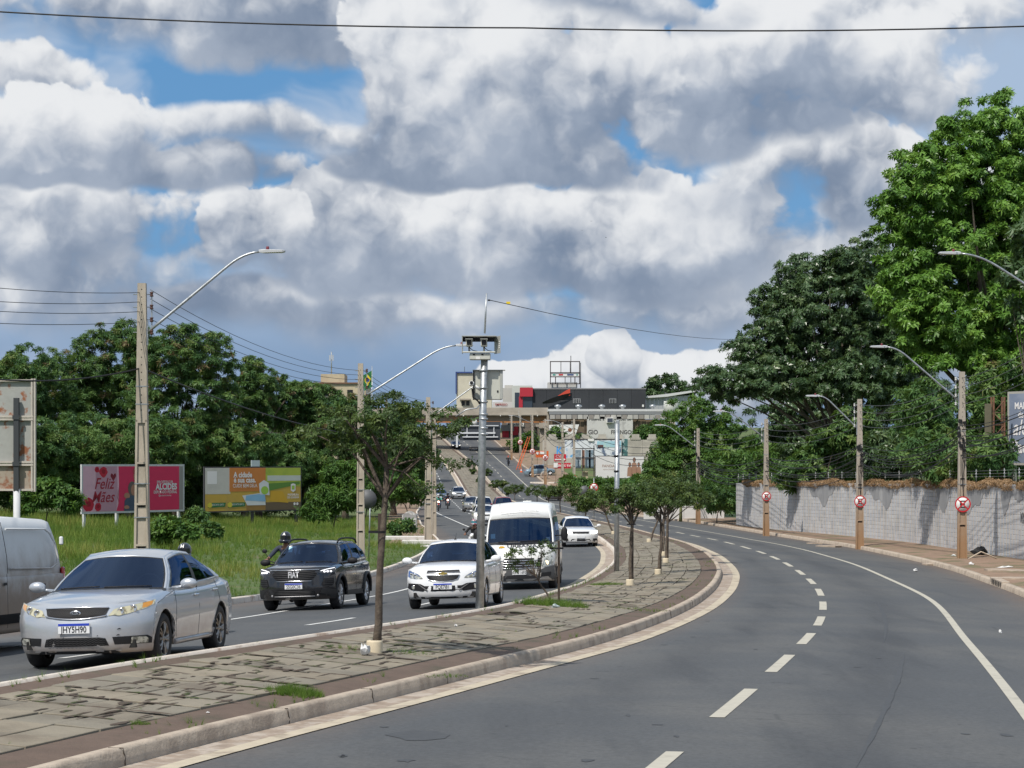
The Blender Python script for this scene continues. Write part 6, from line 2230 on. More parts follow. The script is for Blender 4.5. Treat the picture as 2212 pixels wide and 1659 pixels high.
def grass_field():
 rng = np.random.default_rng(8)
 N = 27000
 y = 40 + (165 - 40) * rng.random(N) ** 0.8
 off = 0.25 + 34 * rng.random(N) ** 1.15
 x = LJ(y) - off
 keep = (np.abs((x * F / y + CX) - 600) < 760)
 near_pave = (y > 104) & (off < 3.6)
 keep &= ~(near_pave & (rng.random(N) < 0.8))
 x, y, off = x[keep], y[keep], off[keep]
 z = np.array([float(zv_at(a, b)) for a, b in zip(x, y)]) - 0.03
 C = np.stack([x, y, z], 1)
 n = len(C)
 patch = np.sin(x * 0.35 + 1.3) * np.cos(y * 0.22) + np.sin(x * 0.9 + y * 0.5) * 0.5
 tint = np.clip(0.46 + 0.26 * patch + rng.normal(0, 0.16, n), 0, 1)
 tall = np.clip(0.26 + off * 0.022, 0.26, 0.8)
 size = tall * rng.uniform(0.6, 1.25, n) * np.where(patch > 0.3, 1.3, 0.85)
 V, Q, t = sprays(C, np.zeros((n, 3)), size, tint, 'grass', rng, 0.0, 0.12)
 o = mobj('verge_grass', np_mesh('verge_grass', V, Q, t), lf_grass)
 tag(o, 'tall grass with yellowing patches covering the verge below the billboards', 'grass', kind='stuff')
 # weeds in the joints of the median and along its kerbs
 N = 2600
 y = 18 + (150 - 18) * rng.random(N) ** 1.3
 u = rng.random(N)
 side = rng.random(N)
 x = np.where(side < 0.34, LK(y) + 0.05 + 0.28 * u, np.where(side < 0.62, RK(y) - 0.12 - 0.35 * u, LK(y) + 0.4 + (RK(y) - LK(y) - 0.9) * u))
 dens = np.sin(y * 1.7 + x * 2.1) + np.sin(y * 0.53 + 1.0 + side * 3)
 far_k = (x < LK(y) + 0.4) & (y > 48) & (y < 70)
 keep = (dens > 0.75) | (far_k & (dens > -0.6))
 x, y, side = x[keep], y[keep], side[keep]
 z = np.array([float(zm_at(a, b)) for a, b in zip(x, y)]) - 0.01
 n = len(x)
 C = np.stack([x, y, z], 1)
 V, Q, t = sprays(C, np.zeros((n, 3)), rng.uniform(0.035, 0.11, n) * np.where(side < 0.62, 1.3, 0.8), np.clip(rng.normal(0.35, 0.14, n), 0, 0.8), 'grass', rng, 0.0, 0.35)
 o = mobj('median_weeds', np_mesh('median_weeds', V, Q, t), lf_grass)
 tag(o, 'small weeds sprouting from the paving joints and kerbs of the median', 'weeds', kind='stuff')
 # the big tufts
 for k, (px, py, rx, d, h, lab) in enumerate([
  (634, 1462, 66, 22.9, 0.15, 'low green grass tuft on the paving before the silver car'),
  (1190, 1316, 84, 42.0, 0.26, 'thick dark green grass tuft around the staked sapling'),
  (1385, 1315, 62, 42.5, 0.10, 'flat grass patch at the right edge of the median paving'),
  (760, 1400, 62, 28.0, 0.10, 'thin grass patch left of the wide-crowned median tree'),
  (880, 1400, 55, 28.2, 0.10, 'thin grass patch right of the wide-crowned median tree'),
  (1310, 1280, 40, 55.5, 0.14, 'loose grass tuft beside the collar of the twin-staked tree'),
  (960, 1443, 55, 25.7, 0.06, 'grass strip growing in the soil along the near kerb'),
  (300, 1592, 26, 19.9, 0.06, 'small grass patch by the kerb below the silver car'),
 ]):
  c = at(px, d)
  s = d / F
  m = int(90 + 180 * (h > 0.12))
  a = rng.random(m) * 6.283
  r = np.sqrt(rng.random(m))
  X = np.cos(a) * r * rx * s
  Y = np.sin(a) * r * rx * s * 0.8
  zz = np.array([float(zm_at(c.x + q, c.y + w)) for q, w in zip(X, Y)]) - c.z
  C = np.stack([X, Y, zz - 0.01], 1)
  V, Q, t = sprays(C, np.zeros((m, 3)), h * rng.uniform(0.6, 1.2, m) * (1.1 - 0.5 * r), np.clip(rng.normal(0.32, 0.13, m), 0, 0.7), 'grass', rng, 0.0, 0.3)
  o = mobj('grass_tuft', np_mesh('grass_tuft', V, Q, t), lf_grass, None, c)
  tag(o, lab, 'grass')

trees_right()
trees_left()
trees_median()
grass_field()

# ------------------------------------------------------------------ poles, lamps, signs, wall, wires
m_pole = M('pole_concrete', (0.42, 0.37, 0.30), 0.9, col2=(0.30, 0.26, 0.21), vs=2.0, mix=(0.4, 0.7), var=0.15, bump=0.3, bs=30, vec=(1, 1, 0.35))
m_pole_r = M('pole_concrete_stained', (0.38, 0.335, 0.28), 0.9, dirt=(0.3, 3.6, (0.30, 0.165, 0.075), 0.85), var=0.15, vs=2.0, bump=0.3, bs=30)
m_pole_d = M('pole_recess', (0.30, 0.255, 0.20), 0.9, var=0.15)
m_galv = M('galvanised_steel', (0.46, 0.48, 0.49), 0.42, 0.75, col2=(0.33, 0.35, 0.36), vs=7, mix=(0.4, 0.65), var=0.12)
m_grey = M('lamp_grey', (0.50, 0.51, 0.52), 0.45, 0.2, var=0.06)
m_wire = M('cable_black', (0.012, 0.012, 0.013), 0.6)
m_wire2 = M('cable_bare', (0.10, 0.105, 0.11), 0.5, 0.4)
m_insul = M('insulator_brown', (0.08, 0.035, 0.025), 0.3)
m_insw = M('insulator_white', (0.55, 0.55, 0.52), 0.3)
m_sred = M('sign_red', (0.50, 0.012, 0.022), 0.45)
m_swht = M('sign_white', (0.72, 0.72, 0.70), 0.5, var=0.04)
m_signback = M('sign_back_grey', (0.10, 0.105, 0.11), 0.6, 0.3)

def street_pole(base, H, label, w0=0.32, w1=0.19, stained=False, arm=None, sign=0.0, sign_z=2.6, racks=True, rack_side=1, group=None, holes=True, telecom=False):
 """concrete double-T pole: ribbed lower half, bored upper half; arm=(dx, dz, flat) street lamp bracket in metres, seen from the camera side"""
 root = thing('lamp_pole', label, 'lamp post', base, 0, group)
 mt = m_pole_r if stained else m_pole
 hb = H * 0.56
 W = lambda z: w0 + (w1 - w0) * z / H
 Dp = lambda z: (w0 + (w1 - w0) * z / H) * 0.72
 core = MB()
 rows = []
 for z in (-0.3, hb, hb + 0.001, H):
  ww, dd = W(z), Dp(z)
  k = 0.62 if z <= hb else 1.0      # the lower half is recessed between its ribs
  rows.append((ww, dd * k, z))
 vs = []
 for (ww, dd, z) in rows:
  vs += [(-ww / 2 * 0.98, -dd / 2, z), (ww / 2 * 0.98, -dd / 2, z), (ww / 2 * 0.98, dd / 2, z), (-ww / 2 * 0.98, dd / 2, z)]
 fs = []
 for i in range(3):
  for k in range(4):
   fs.append((i * 4 + k, i * 4 + (k + 1) % 4, i * 4 + 4 + (k + 1) % 4, i * 4 + 4 + k))
 fs.append((12, 13, 14, 15))
 core.add(vs, fs)
 shaft = core.build('shaft', mt, root)
 for sg in (-1, 1):                     # edge ribs
  r = MB()
  vs = []
  for z in (-0.3, hb + 0.05):
   ww, dd = W(z), Dp(z)
   x0, x1 = sg * (ww / 2 - 0.055), sg * ww / 2
   vs += [(x0, -dd / 2, z), (x1, -dd / 2, z), (x1, dd / 2, z), (x0, dd / 2, z)]
  r.add(vs, [(0, 1, 5, 4), (1, 2, 6, 5), (2, 3, 7, 6), (3, 0, 4, 7), (4, 5, 6, 7)])
  r.build('edge_rib', mt, shaft)
 for z in np.linspace(1.35, hb, 4):
  ww, dd = W(z), Dp(z)
  MB().box((0, -dd / 2 + 0.02, z), (ww - 0.10, 0.05, 0.05)).build('cross_rib', mt, shaft)
  if z < hb - 0.1:
   MB().box((0, -dd / 2 * 0.62 - 0.004, z - 0.055), (ww * 0.5, 0.01, 0.045)).build('slot', m_under, shaft)
 if holes:
  h = MB()
  z = hb + 0.3
  while z < H - 0.1:
   h.lathe([(0.001, -0.001), (0.016, -0.001)], 8, (0, -Dp(z) / 2 - 0.001, z), 'y')
   z += 0.19
  ho = h.build('bore_holes', m_under, shaft)
  ho['kind'] = 'stuff'
 # straps
 for z in (2.05, 2.9, hb + 0.45, hb + 0.9):
  MB().box((0, 0, z), (W(z) + 0.015, Dp(z) + 0.015, 0.025)).build('strap', m_galv, root)
 if racks:
  x = rack_side * (W(H) / 2 + 0.14)
  MB().box((x, 0, H - 0.75), (0.03, 0.03, 1.15)).build('rack', m_galv, root)
  for k in range(4):
   z = H - 0.28 - k * 0.32
   MB().lathe([(0.03, -0.06), (0.055, -0.05), (0.035, -0.02), (0.035, 0.02), (0.055, 0.05), (0.03, 0.06)], 10, (x, -0.03, z)).build('insulator', m_insul if not stained else m_insw, root)
   MB().tube([(-rack_side * W(H) * 0.5 - rack_side * 0.12, 0, z), (x, 0, z)], 0.012, 5).build('bolt', m_galv, root)
 if telecom:
  rng = random.Random(int(H * 100) + int(base[0] * 10))
  for k in range(9):
   z = hb + 0.15 + rng.random() * 1.2
   MB().box((rng.uniform(-0.18, 0.18), -Dp(z) / 2 - 0.05, z), (rng.uniform(0.05, 0.16), 0.07, rng.uniform(0.06, 0.2)), b=0.01, ry=rng.uniform(-0.4, 0.4)).build('cable_clamp', m_blk, root)
  for k in range(3):
   P = [(0.05 - 0.03 * k + 0.04 * math.sin(i * 0.8 + k), -Dp(i * 0.4) / 2 - 0.02, hb + 0.6 - i * 0.32) for i in range(9)]
   MB().tube(P, 0.010, 5).build('drop_cable', m_wire, root)
 if arm:
  dx, dz, flat, za = arm
  sgn = 1 if dx > 0 else -1
  MB().box((sgn * W(za) / 2 + sgn * 0.015, -0.02, za + 0.1), (0.03, 0.10, 0.62)).build('arm_bracket', m_galv, root)
  P = [(dx * 0.74 * t, -0.02, za + dz * 0.84 * t) for t in np.linspace(0, 0.96, 5)]
  A, C_, E_ = Vector((dx * 0.74, -0.02, za + dz * 0.84)), Vector((dx * 0.87, -0.02, za + dz * 0.985)), Vector((dx, -0.02, za + dz))
  P += [A * (1 - t) ** 2 + C_ * 2 * t * (1 - t) + E_ * t * t for t in np.linspace(0.0, 1, 7)]
  o = MB().tube(P, [0.038 - 0.010 * q for q in np.linspace(0, 1, 12)], 8).build('lamp_arm', m_galv, root)
  e = Vector(P[-1])
  hd = MB()
  pr = [(0, 0.045, 0.035), (0.10, 0.06, 0.05), (0.16, 0.12, 0.05), (0.60, 0.14, 0.035), (0.66, 0.11, 0.02)]
  rows = [[(e.x + sgn * u, -0.02 - w, e.z + 0.02 - h), (e.x + sgn * u, -0.02 - w, e.z + 0.02 + h * 0.3), (e.x + sgn * u, -0.02, e.z + 0.02 + h), (e.x + sgn * u, -0.02 + w, e.z + 0.02 + h * 0.3), (e.x + sgn * u, -0.02 + w, e.z + 0.02 - h), (e.x + sgn * u, -0.02 - w, e.z + 0.02 - h)] for u, w, h in pr]
  hd.grid(rows, smooth=False)
  hd.add(rows[-1][:5], [(0, 1, 2, 3, 4)])
  lh = hd.build('lamp_head', m_grey, root)
  MB().box((e.x + sgn * 0.40, -0.02, e.z - 0.018), (0.36, 0.2, 0.015)).build('lamp_glass', m_swht, lh)
  MB().lathe([(0.001, 0.12), (0.03, 0.115), (0.04, 0.09), (0.04, 0.03)], 10, (e.x + sgn * 0.22, -0.02, e.z + 0.02)).build('photocell', M('photocell_red', (0.16, 0.02, 0.03), 0.4), lh)
 if sign:
  no_stop(root, (0, -Dp(sign_z) / 2 - 0.03, sign_z), sign)
 return root

def no_stop(parent, c, dia):
 """round prohibition plate: white field, red ring, black E, red cross"""
 R = dia / 2
 x, y, z = c
 d = MB()
 d.lathe([(0.001, 0.0), (R, 0.0), (R, 0.012), (0.001, 0.012)], 30, (x, y - 0.012, z), 'y')
 p = d.build('sign_plate', m_swht, parent)
 MB().lathe([(R, -0.003), (R * 0.84, -0.003)], 30, (x, y - 0.012, z), 'y', False).build('sign_ring', m_sred, p)
 MB().box((x, y - 0.0155, z), (R * 1.72, 0.002, R * 0.15), ry=math.pi / 4).build('sign_bar', m_sred, p)
 MB().box((x, y - 0.0180, z), (R * 1.72, 0.002, R * 0.15), ry=-math.pi / 4).build('sign_bar', m_sred, p)
 e = MB()
 for (cx, cz, w, h) in ((-0.28, 0, 0.16, 0.9), (0.02, 0.38, 0.62, 0.16), (0.02, 0, 0.5, 0.16), (0.02, -0.38, 0.62, 0.16)):
  e.box((x + cx * R, y - 0.0138, z + cz * R), (w * R, 0.0012, h * R))
 e.build('sign_letter', m_ink, p)
 return p

def poles():
 # left side of the road
 b = at(307, 52)
 street_pole(b, ZC - (612 - HY) * 52 / F - b.z, 'tall concrete lamp pole with curved lamp arm standing in front of the pink billboard', 0.40, 0.21, arm=(2.95, 2.15, 0, P3(0, 728, 52).z - b.z))
 b = at(779, 79)
 street_pole(b, ZC - (785 - HY) * 79 / F - b.z, 'concrete lamp pole at the kerb behind the dark SUV', 0.33, 0.20, arm=(3.65, 2.05, 0, P3(0, 862, 79).z - b.z))
 b = at(925, 107)
 street_pole(b, ZC - (858 - HY) * 107 / F - b.z, 'concrete lamp pole at the kerb behind the roof of the white hatchback', 0.40, 0.22, arm=(3.0, 1.9, 0, P3(0, 905, 107).z - b.z))
 b = at(938, 124)
 street_pole(b, 7.4, 'thin concrete pole just behind the hatchback lamp pole on the left kerb', 0.28, 0.18, racks=False)
 # right pavement
 for (px, d, top, py, s, lab, tel) in ((2078, 80, 803, 1089, 0.62, 'stained concrete lamp pole with a large no-stopping sign before the right end of the wall', True),
           (1857, 96, 862, 1083, 0.56, 'stained concrete pole with no-stopping sign and many cables before the shaded wall', True),
           (1655, 117, 905, 1072, 0.54, 'pale concrete lamp pole with no-stopping sign near the far end of the wall', False),
           (1508, 152, 925, 1082, 0.6, 'concrete lamp pole with red and white marker beside the low white wall', True)):
  b = at(px, d)
  H = ZC - (top - HY) * d / F - b.z
  za = {2078: P3(0, 872, d).z, 1857: P3(0, 930, d).z, 1655: P3(0, 948, d).z, 1508: P3(0, 970, d).z}[px] - b.z
  adx = {2078: -2.9, 1857: -1.85, 1655: -2.35, 1508: -2.55}[px]
  adz = {2078: 2.2, 1857: 1.6, 1655: 1.55, 1508: 1.75}[px]
  street_pole(b, H, lab, 0.36, 0.21, True, (adx, adz, 0, za), s if px != 1508 else 0.5, P3(0, py, d).z - b.z, rack_side=-1, telecom=tel)
 # the arm that reaches in from the pole outside the frame
 d = 62
 b = at(2380, d)
 street_pole(b, 8.2, 'concrete lamp pole right of the view whose curved arm reaches in across the bright tree', 0.36, 0.21, True, (-4.25, 2.4, 0, P3(0, 720, d).z - b.z), rack_side=-1)
 # up the hill on the right
 far = [(1240, 268, 905, 'far concrete pole with no-stopping sign left of the bare steel frame', 1033, 7.6), (1178, 302, 905, 'far concrete pole with no-stopping sign beside the red arrow board', 988, 7.8),
   (1150, 318, 895, 'far concrete pole with no-stopping sign in front of the parked pickup', 975, 8), (1124, 345, 885, 'far concrete pole with the ladder leaning against it', 955, 8), (1215, 285, 912, 'far concrete pole behind the red banner', None, 6.5),
   (1105, 372, 895, 'far concrete pole near the bridge pier', None, 7)]
 for (px, d, top, lab, py, H) in far:
  b = at(px, d)
  H = max(5, ZC - (top - HY) * d / F - b.z)
  street_pole(b, H, lab, 0.42, 0.26, True, (-3.0, 1.2, 0, H - 1.4) if px in (1240, 1150) else None, 0.85 if py else 0.0, (P3(0, py, d).z - b.z) if py else 2.5, rack_side=-1, holes=False)

def wires():
 def wire(pts, sag, r, mat, label, group=None):
  P = []
  for (a, b) in zip(pts[:-1], pts[1:]):
   n = 13
   for i in range(n if (b is not pts[-1]) else n + 1):
    t = i / n
    p = Vector(a).lerp(Vector(b), t)
    p.z -= sag * 4 * t * (1 - t)
    P.append(p)
  o = MB().tube(P, r, 5).build('cable', mat)
  tag(o, label, 'cable', group)
 # the long wire across the top of the sky
 wire([P3(-300, 5, 40), P3(1130, 60, 40), P3(2520, 44, 40)], 0.12, 0.016, m_wire, 'single dark cable strung across the whole sky')
 # left pole line
 for k, (y0, y1) in enumerate(((607, 632), (641, 652), (662, 673), (690, 695))):
  wire([P3(-160, y0 - 2, 44), P3(305, y1, 52)], 0.10, 0.008, m_wire, 'thin power line running left from the insulators of the tall concrete pole', 'power lines left of the tall pole')
  wire([P3(325, y1 - 6, 52), P3(775, 800 + k * 10, 79)], 0.45, 0.008, m_wire, 'thin power line between the tall concrete pole and the pole behind the SUV', 'power lines between the left poles')
  wire([P3(785, 800 + k * 10, 79), P3(922, 866 + k * 6, 107), P3(960, 900 + k * 3, 150)], 0.25, 0.008, m_wire, 'thin power line beyond the pole behind the SUV', 'power lines beyond the second left pole')
 wire([P3(-120, 805, 46), P3(305, 795, 52), P3(775, 940, 79)], 0.25, 0.02, m_wire, 'thick black telephone cable tied to the tall concrete pole')
 # cable from the antenna mast to the trees
 wire([P3(1056, 648, 41.7), P3(1690, 724, 128)], 0.5, 0.008, m_wire, 'thin stay wire with a yellow tag from the antenna mast to the dark tree')
 # right pole line: power wires above, bundle of telecom cables below
 tops = [(2380, 620, 62), (2078, 803, 80), (1857, 862, 96), (1655, 905, 117), (1508, 925, 152), (1420, 945, 200)]
 SP = ['between the pole out of view and the large no-stopping pole', 'between the large no-stopping pole and the next sign pole', 'between the shaded wall pole and the pale lamp pole', 'between the pale lamp pole and the marker pole', 'beyond the marker pole by the low white wall']
 for k in range(4):
  for sp_, (a, b) in zip(SP, zip(tops[:-1], tops[1:])):
   sa, sb = F / a[2], F / b[2]
   wire([P3(a[0], a[1] + (0.25 + 0.33 * k) * sa, a[2]), P3(b[0], b[1] + (0.25 + 0.33 * k) * sb, b[2])], 0.42, 0.012, m_wire2, 'bare power wire ' + sp_, 'power wires ' + sp_)
 rng = random.Random(4)
 for k in range(9):
  for sp_, (a, b) in zip(SP, zip(tops[:-1], tops[1:])):
   sa, sb = F / a[2], F / b[2]
   h0, h1 = 2.15 + 0.14 * k + rng.uniform(-0.08, 0.08), 2.15 + 0.14 * k + rng.uniform(-0.08, 0.08)
   wire([P3(a[0], a[1] + h0 * sa, a[2]), P3(b[0], b[1] + h1 * sb, b[2])], rng.uniform(0.25, 0.95), rng.choice((0.012, 0.016, 0.022)), m_wire, 'black sagging telephone cable ' + sp_, 'telephone cables ' + sp_)
 far = [(1420, 960, 200), (1240, 920, 268), (1178, 915, 302), (1150, 905, 318), (1124, 895, 345)]
 for k in range(4):
  for sp_, (a, b) in zip(('from the near trees to the pole by the bare frame', 'between the bare frame pole and the arrow board pole', 'between the arrow board pole and the pickup pole', 'between the pickup pole and the ladder pole'), zip(far[:-1], far[1:])):
   sa, sb = F / a[2], F / b[2]
   wire([P3(a[0], a[1] + (0.3 + 0.5 * k) * sa, a[2]), P3(b[0], b[1] + (0.3 + 0.5 * k) * sb, b[2])], 0.8 + 0.2 * k, 0.03, m_wire, 'black cable ' + sp_, 'hill cables ' + sp_)

def camera_pole():
 d = 41.7
 b = at(1036, d)
 s = d / F
 root = thing('speed_camera_pole', 'galvanised pole with twin speed cameras in an open hood, cabinet and thin antenna', 'speed camera', b)
 X = lambda px: (px - 1036) * s
 Z = lambda py: ZC - (py - HY) * s - b.z
 lean = 0.10
 mast = MB().tube([(0, 0, -0.05), (lean * 0.55, 0, Z(940)), (lean, 0, Z(765))], [0.086, 0.074, 0.070], 16).build('mast', m_galv, root)
 MB().lathe([(0.14, 0.0), (0.14, 0.02), (0.05, 0.025)], 16).build('base_plate', m_galv, root)
 rng = random.Random(2)
 for py in (800, 838, 868, 895, 905, 925, 938):
  z = Z(py)
  MB().lathe([(0.082, z - 0.02), (0.088, z - 0.018), (0.088, z + 0.018), (0.082, z + 0.02)], 14, (lean * 0.8, 0, 0)).build('clamp', m_galv, root)
 # hood: bent sheet, open to the front
 hx, hz = X(1035), Z(745)
 sheet = M('hood_sheet', (0.40, 0.41, 0.38), 0.5, 0.15, var=0.06)
 cas = M('camera_casing', (0.52, 0.53, 0.47), 0.5, var=0.05)
 w, h, dp = 0.68, 0.34, 0.42
 MB().box((hx, 0.02, hz + h / 2), (w + 0.02, dp, 0.015)).build('hood_roof', sheet, root)
 MB().box((hx - w / 2, 0.02, hz), (0.014, dp, h)).build('hood_side', sheet, root)
 MB().box((hx + w / 2 + 0.03, 0.0, hz), (0.014, dp, h + 0.01), rz=0.28).build('hood_side', sheet, root)
 MB().box((hx, 0.22, hz + h / 2 - 0.05), (w, 0.012, 0.09)).build('hood_back', m_seal, root)
 for k in range(4):
  MB().box((hx + w / 2 + 0.075, -0.19, hz + 0.06 - k * 0.04), (0.035, 0.01, 0.016)).build('hood_vent', m_swht, root)
 MB().box((hx, -0.16, hz - h / 2 + 0.015), (w * 0.97, 0.06, 0.03), b=0.008).build('hood_rail', cas, root)
 for cx in (hx - 0.20, hx + 0.10):
  c = MB().box((cx, -0.02, hz + 0.03), (0.13, 0.34, 0.13), b=0.015).build('camera', cas, root)
  MB().box((cx, -0.20, hz + 0.035), (0.095, 0.03, 0.09), b=0.008).build('camera_lens', m_seal, c)
  MB().box((cx, -0.06, hz + 0.105), (0.15, 0.42, 0.012)).build('camera_visor', sheet, c)
  MB().tube([(cx, 0, hz - 0.04), (cx, 0, hz - 0.15)], 0.02, 6).build('camera_bracket', m_galv, c)
  MB().tube([(cx, -0.02, hz - 0.05), (cx + 0.08, -0.12, hz - 0.12), (cx + 0.16, 0.0, hz - 0.13)], 0.008, 5).build('camera_cable', m_wire, c)
 bx = MB().box((hx + 0.02, 0.0, hz - h / 2 - 0.07), (0.42, 0.3, 0.13), b=0.012).build('control_box', cas, root)
 for q in (-0.1, 0.07):
  MB().box((hx + q, -0.155, hz - h / 2 - 0.03), (0.04, 0.01, 0.03)).build('connector', m_blk, bx)
 MB().box((hx - 0.02, -0.153, hz - h / 2 - 0.10), (0.08, 0.004, 0.05)).build('box_label', m_swht, bx)
 # cabinet on the rear right, bullet camera at the left
 cb = MB().box((X(1054), 0.20, Z(831)), (0.58, 0.20, 0.60), b=0.012).build('cabinet', cas, root)
 MB().box((X(1056), 0.18, Z(799)), (0.66, 0.28, 0.012)).build('cabinet_lid', sheet, cb)
 MB().box((X(1023), 0.17, Z(831)), (0.03, 0.22, 0.60), b=0.006).build('cabinet_door', m_blk, cb)
 MB().box((X(1083), 0.12, Z(831)), (0.06, 0.10, 0.58), b=0.006).build('cabinet_side', sheet, cb)
 MB().box((X(1075), 0.095, Z(845)), (0.03, 0.012, 0.04)).build('cabinet_lock', m_blk, cb)
 bc = MB().box((X(1019), -0.16, Z(829)), (0.10, 0.26, 0.10), b=0.03, rx=0.1).build('bullet_camera', m_swht, root)
 MB().lathe([(0.001, -0.14), (0.035, -0.14)], 12, (X(1019), -0.16, Z(828)), 'y').build('bullet_lens', m_seal, bc)
 MB().tube([(X(1027), -0.1, Z(835)), (X(1038), 0, Z(842))], 0.03, 8).build('bullet_arm', m_swht, bc)
 MB().tube([(X(1020), -0.1, Z(840)), (X(1022), -0.12, Z(858)), (X(1032), -0.08, Z(866)), (X(1036), -0.02, Z(872))], 0.016, 6).build('cable_loop', m_wire, root)
 MB().tube([(X(1043), -0.02, Z(868)), (X(1030), -0.10, Z(882)), (X(1008), -0.15, Z(885)), (X(985), -0.1, Z(900))], 0.014, 6).build('conduit', m_galv, root)
 ball(MB(), (X(1026), -0.1, Z(912)), (0.05, 0.05, 0.06)).build('dome_camera', m_swht, root)
 MB().tube([(X(1047), 0.06, Z(720)), (X(1051), 0.06, Z(633))], [0.020, 0.015], 8).build('antenna', m_galv, root)
 MB().box((X(1056), 0.06, Z(648)), (0.05, 0.03, 0.03)).build('wire_clip', m_blk, root)
 o = MB().box((0, 0, 0), (0.09, 0.01, 0.05)).build('cable_tag', M('tag_yellow', (0.75, 0.55, 0.02), 0.5), None, P3(1098, 654, 45))
 tag(o, 'small yellow tag hanging on the thin stay wire', 'tag')
 # second galvanised pole further along
 d2 = 67
 b2 = at(1332, d2)
 H = ZC - (915 - HY) * d2 / F - b2.z
 r2 = thing('steel_pole', 'plain galvanised steel pole with two black clamps standing on the median', 'pole', b2)
 MB().tube([(0, 0, -0.05), (0.02, 0, H)], [0.085, 0.078], 14).build('shaft', m_galv, r2)
 for py in (1058, 1092, 985, 1018):
  z = ZC - (py - HY) * d2 / F - b2.z
  MB().lathe([(0.086, z - 0.03), (0.09, z - 0.03), (0.09, z + 0.03), (0.086, z + 0.03)], 14).build('clamp', m_blk, r2)
 MB().box((0.03, 0, H + 0.05), (0.12, 0.12, 0.12), b=0.02).build('cap', m_galv, r2)

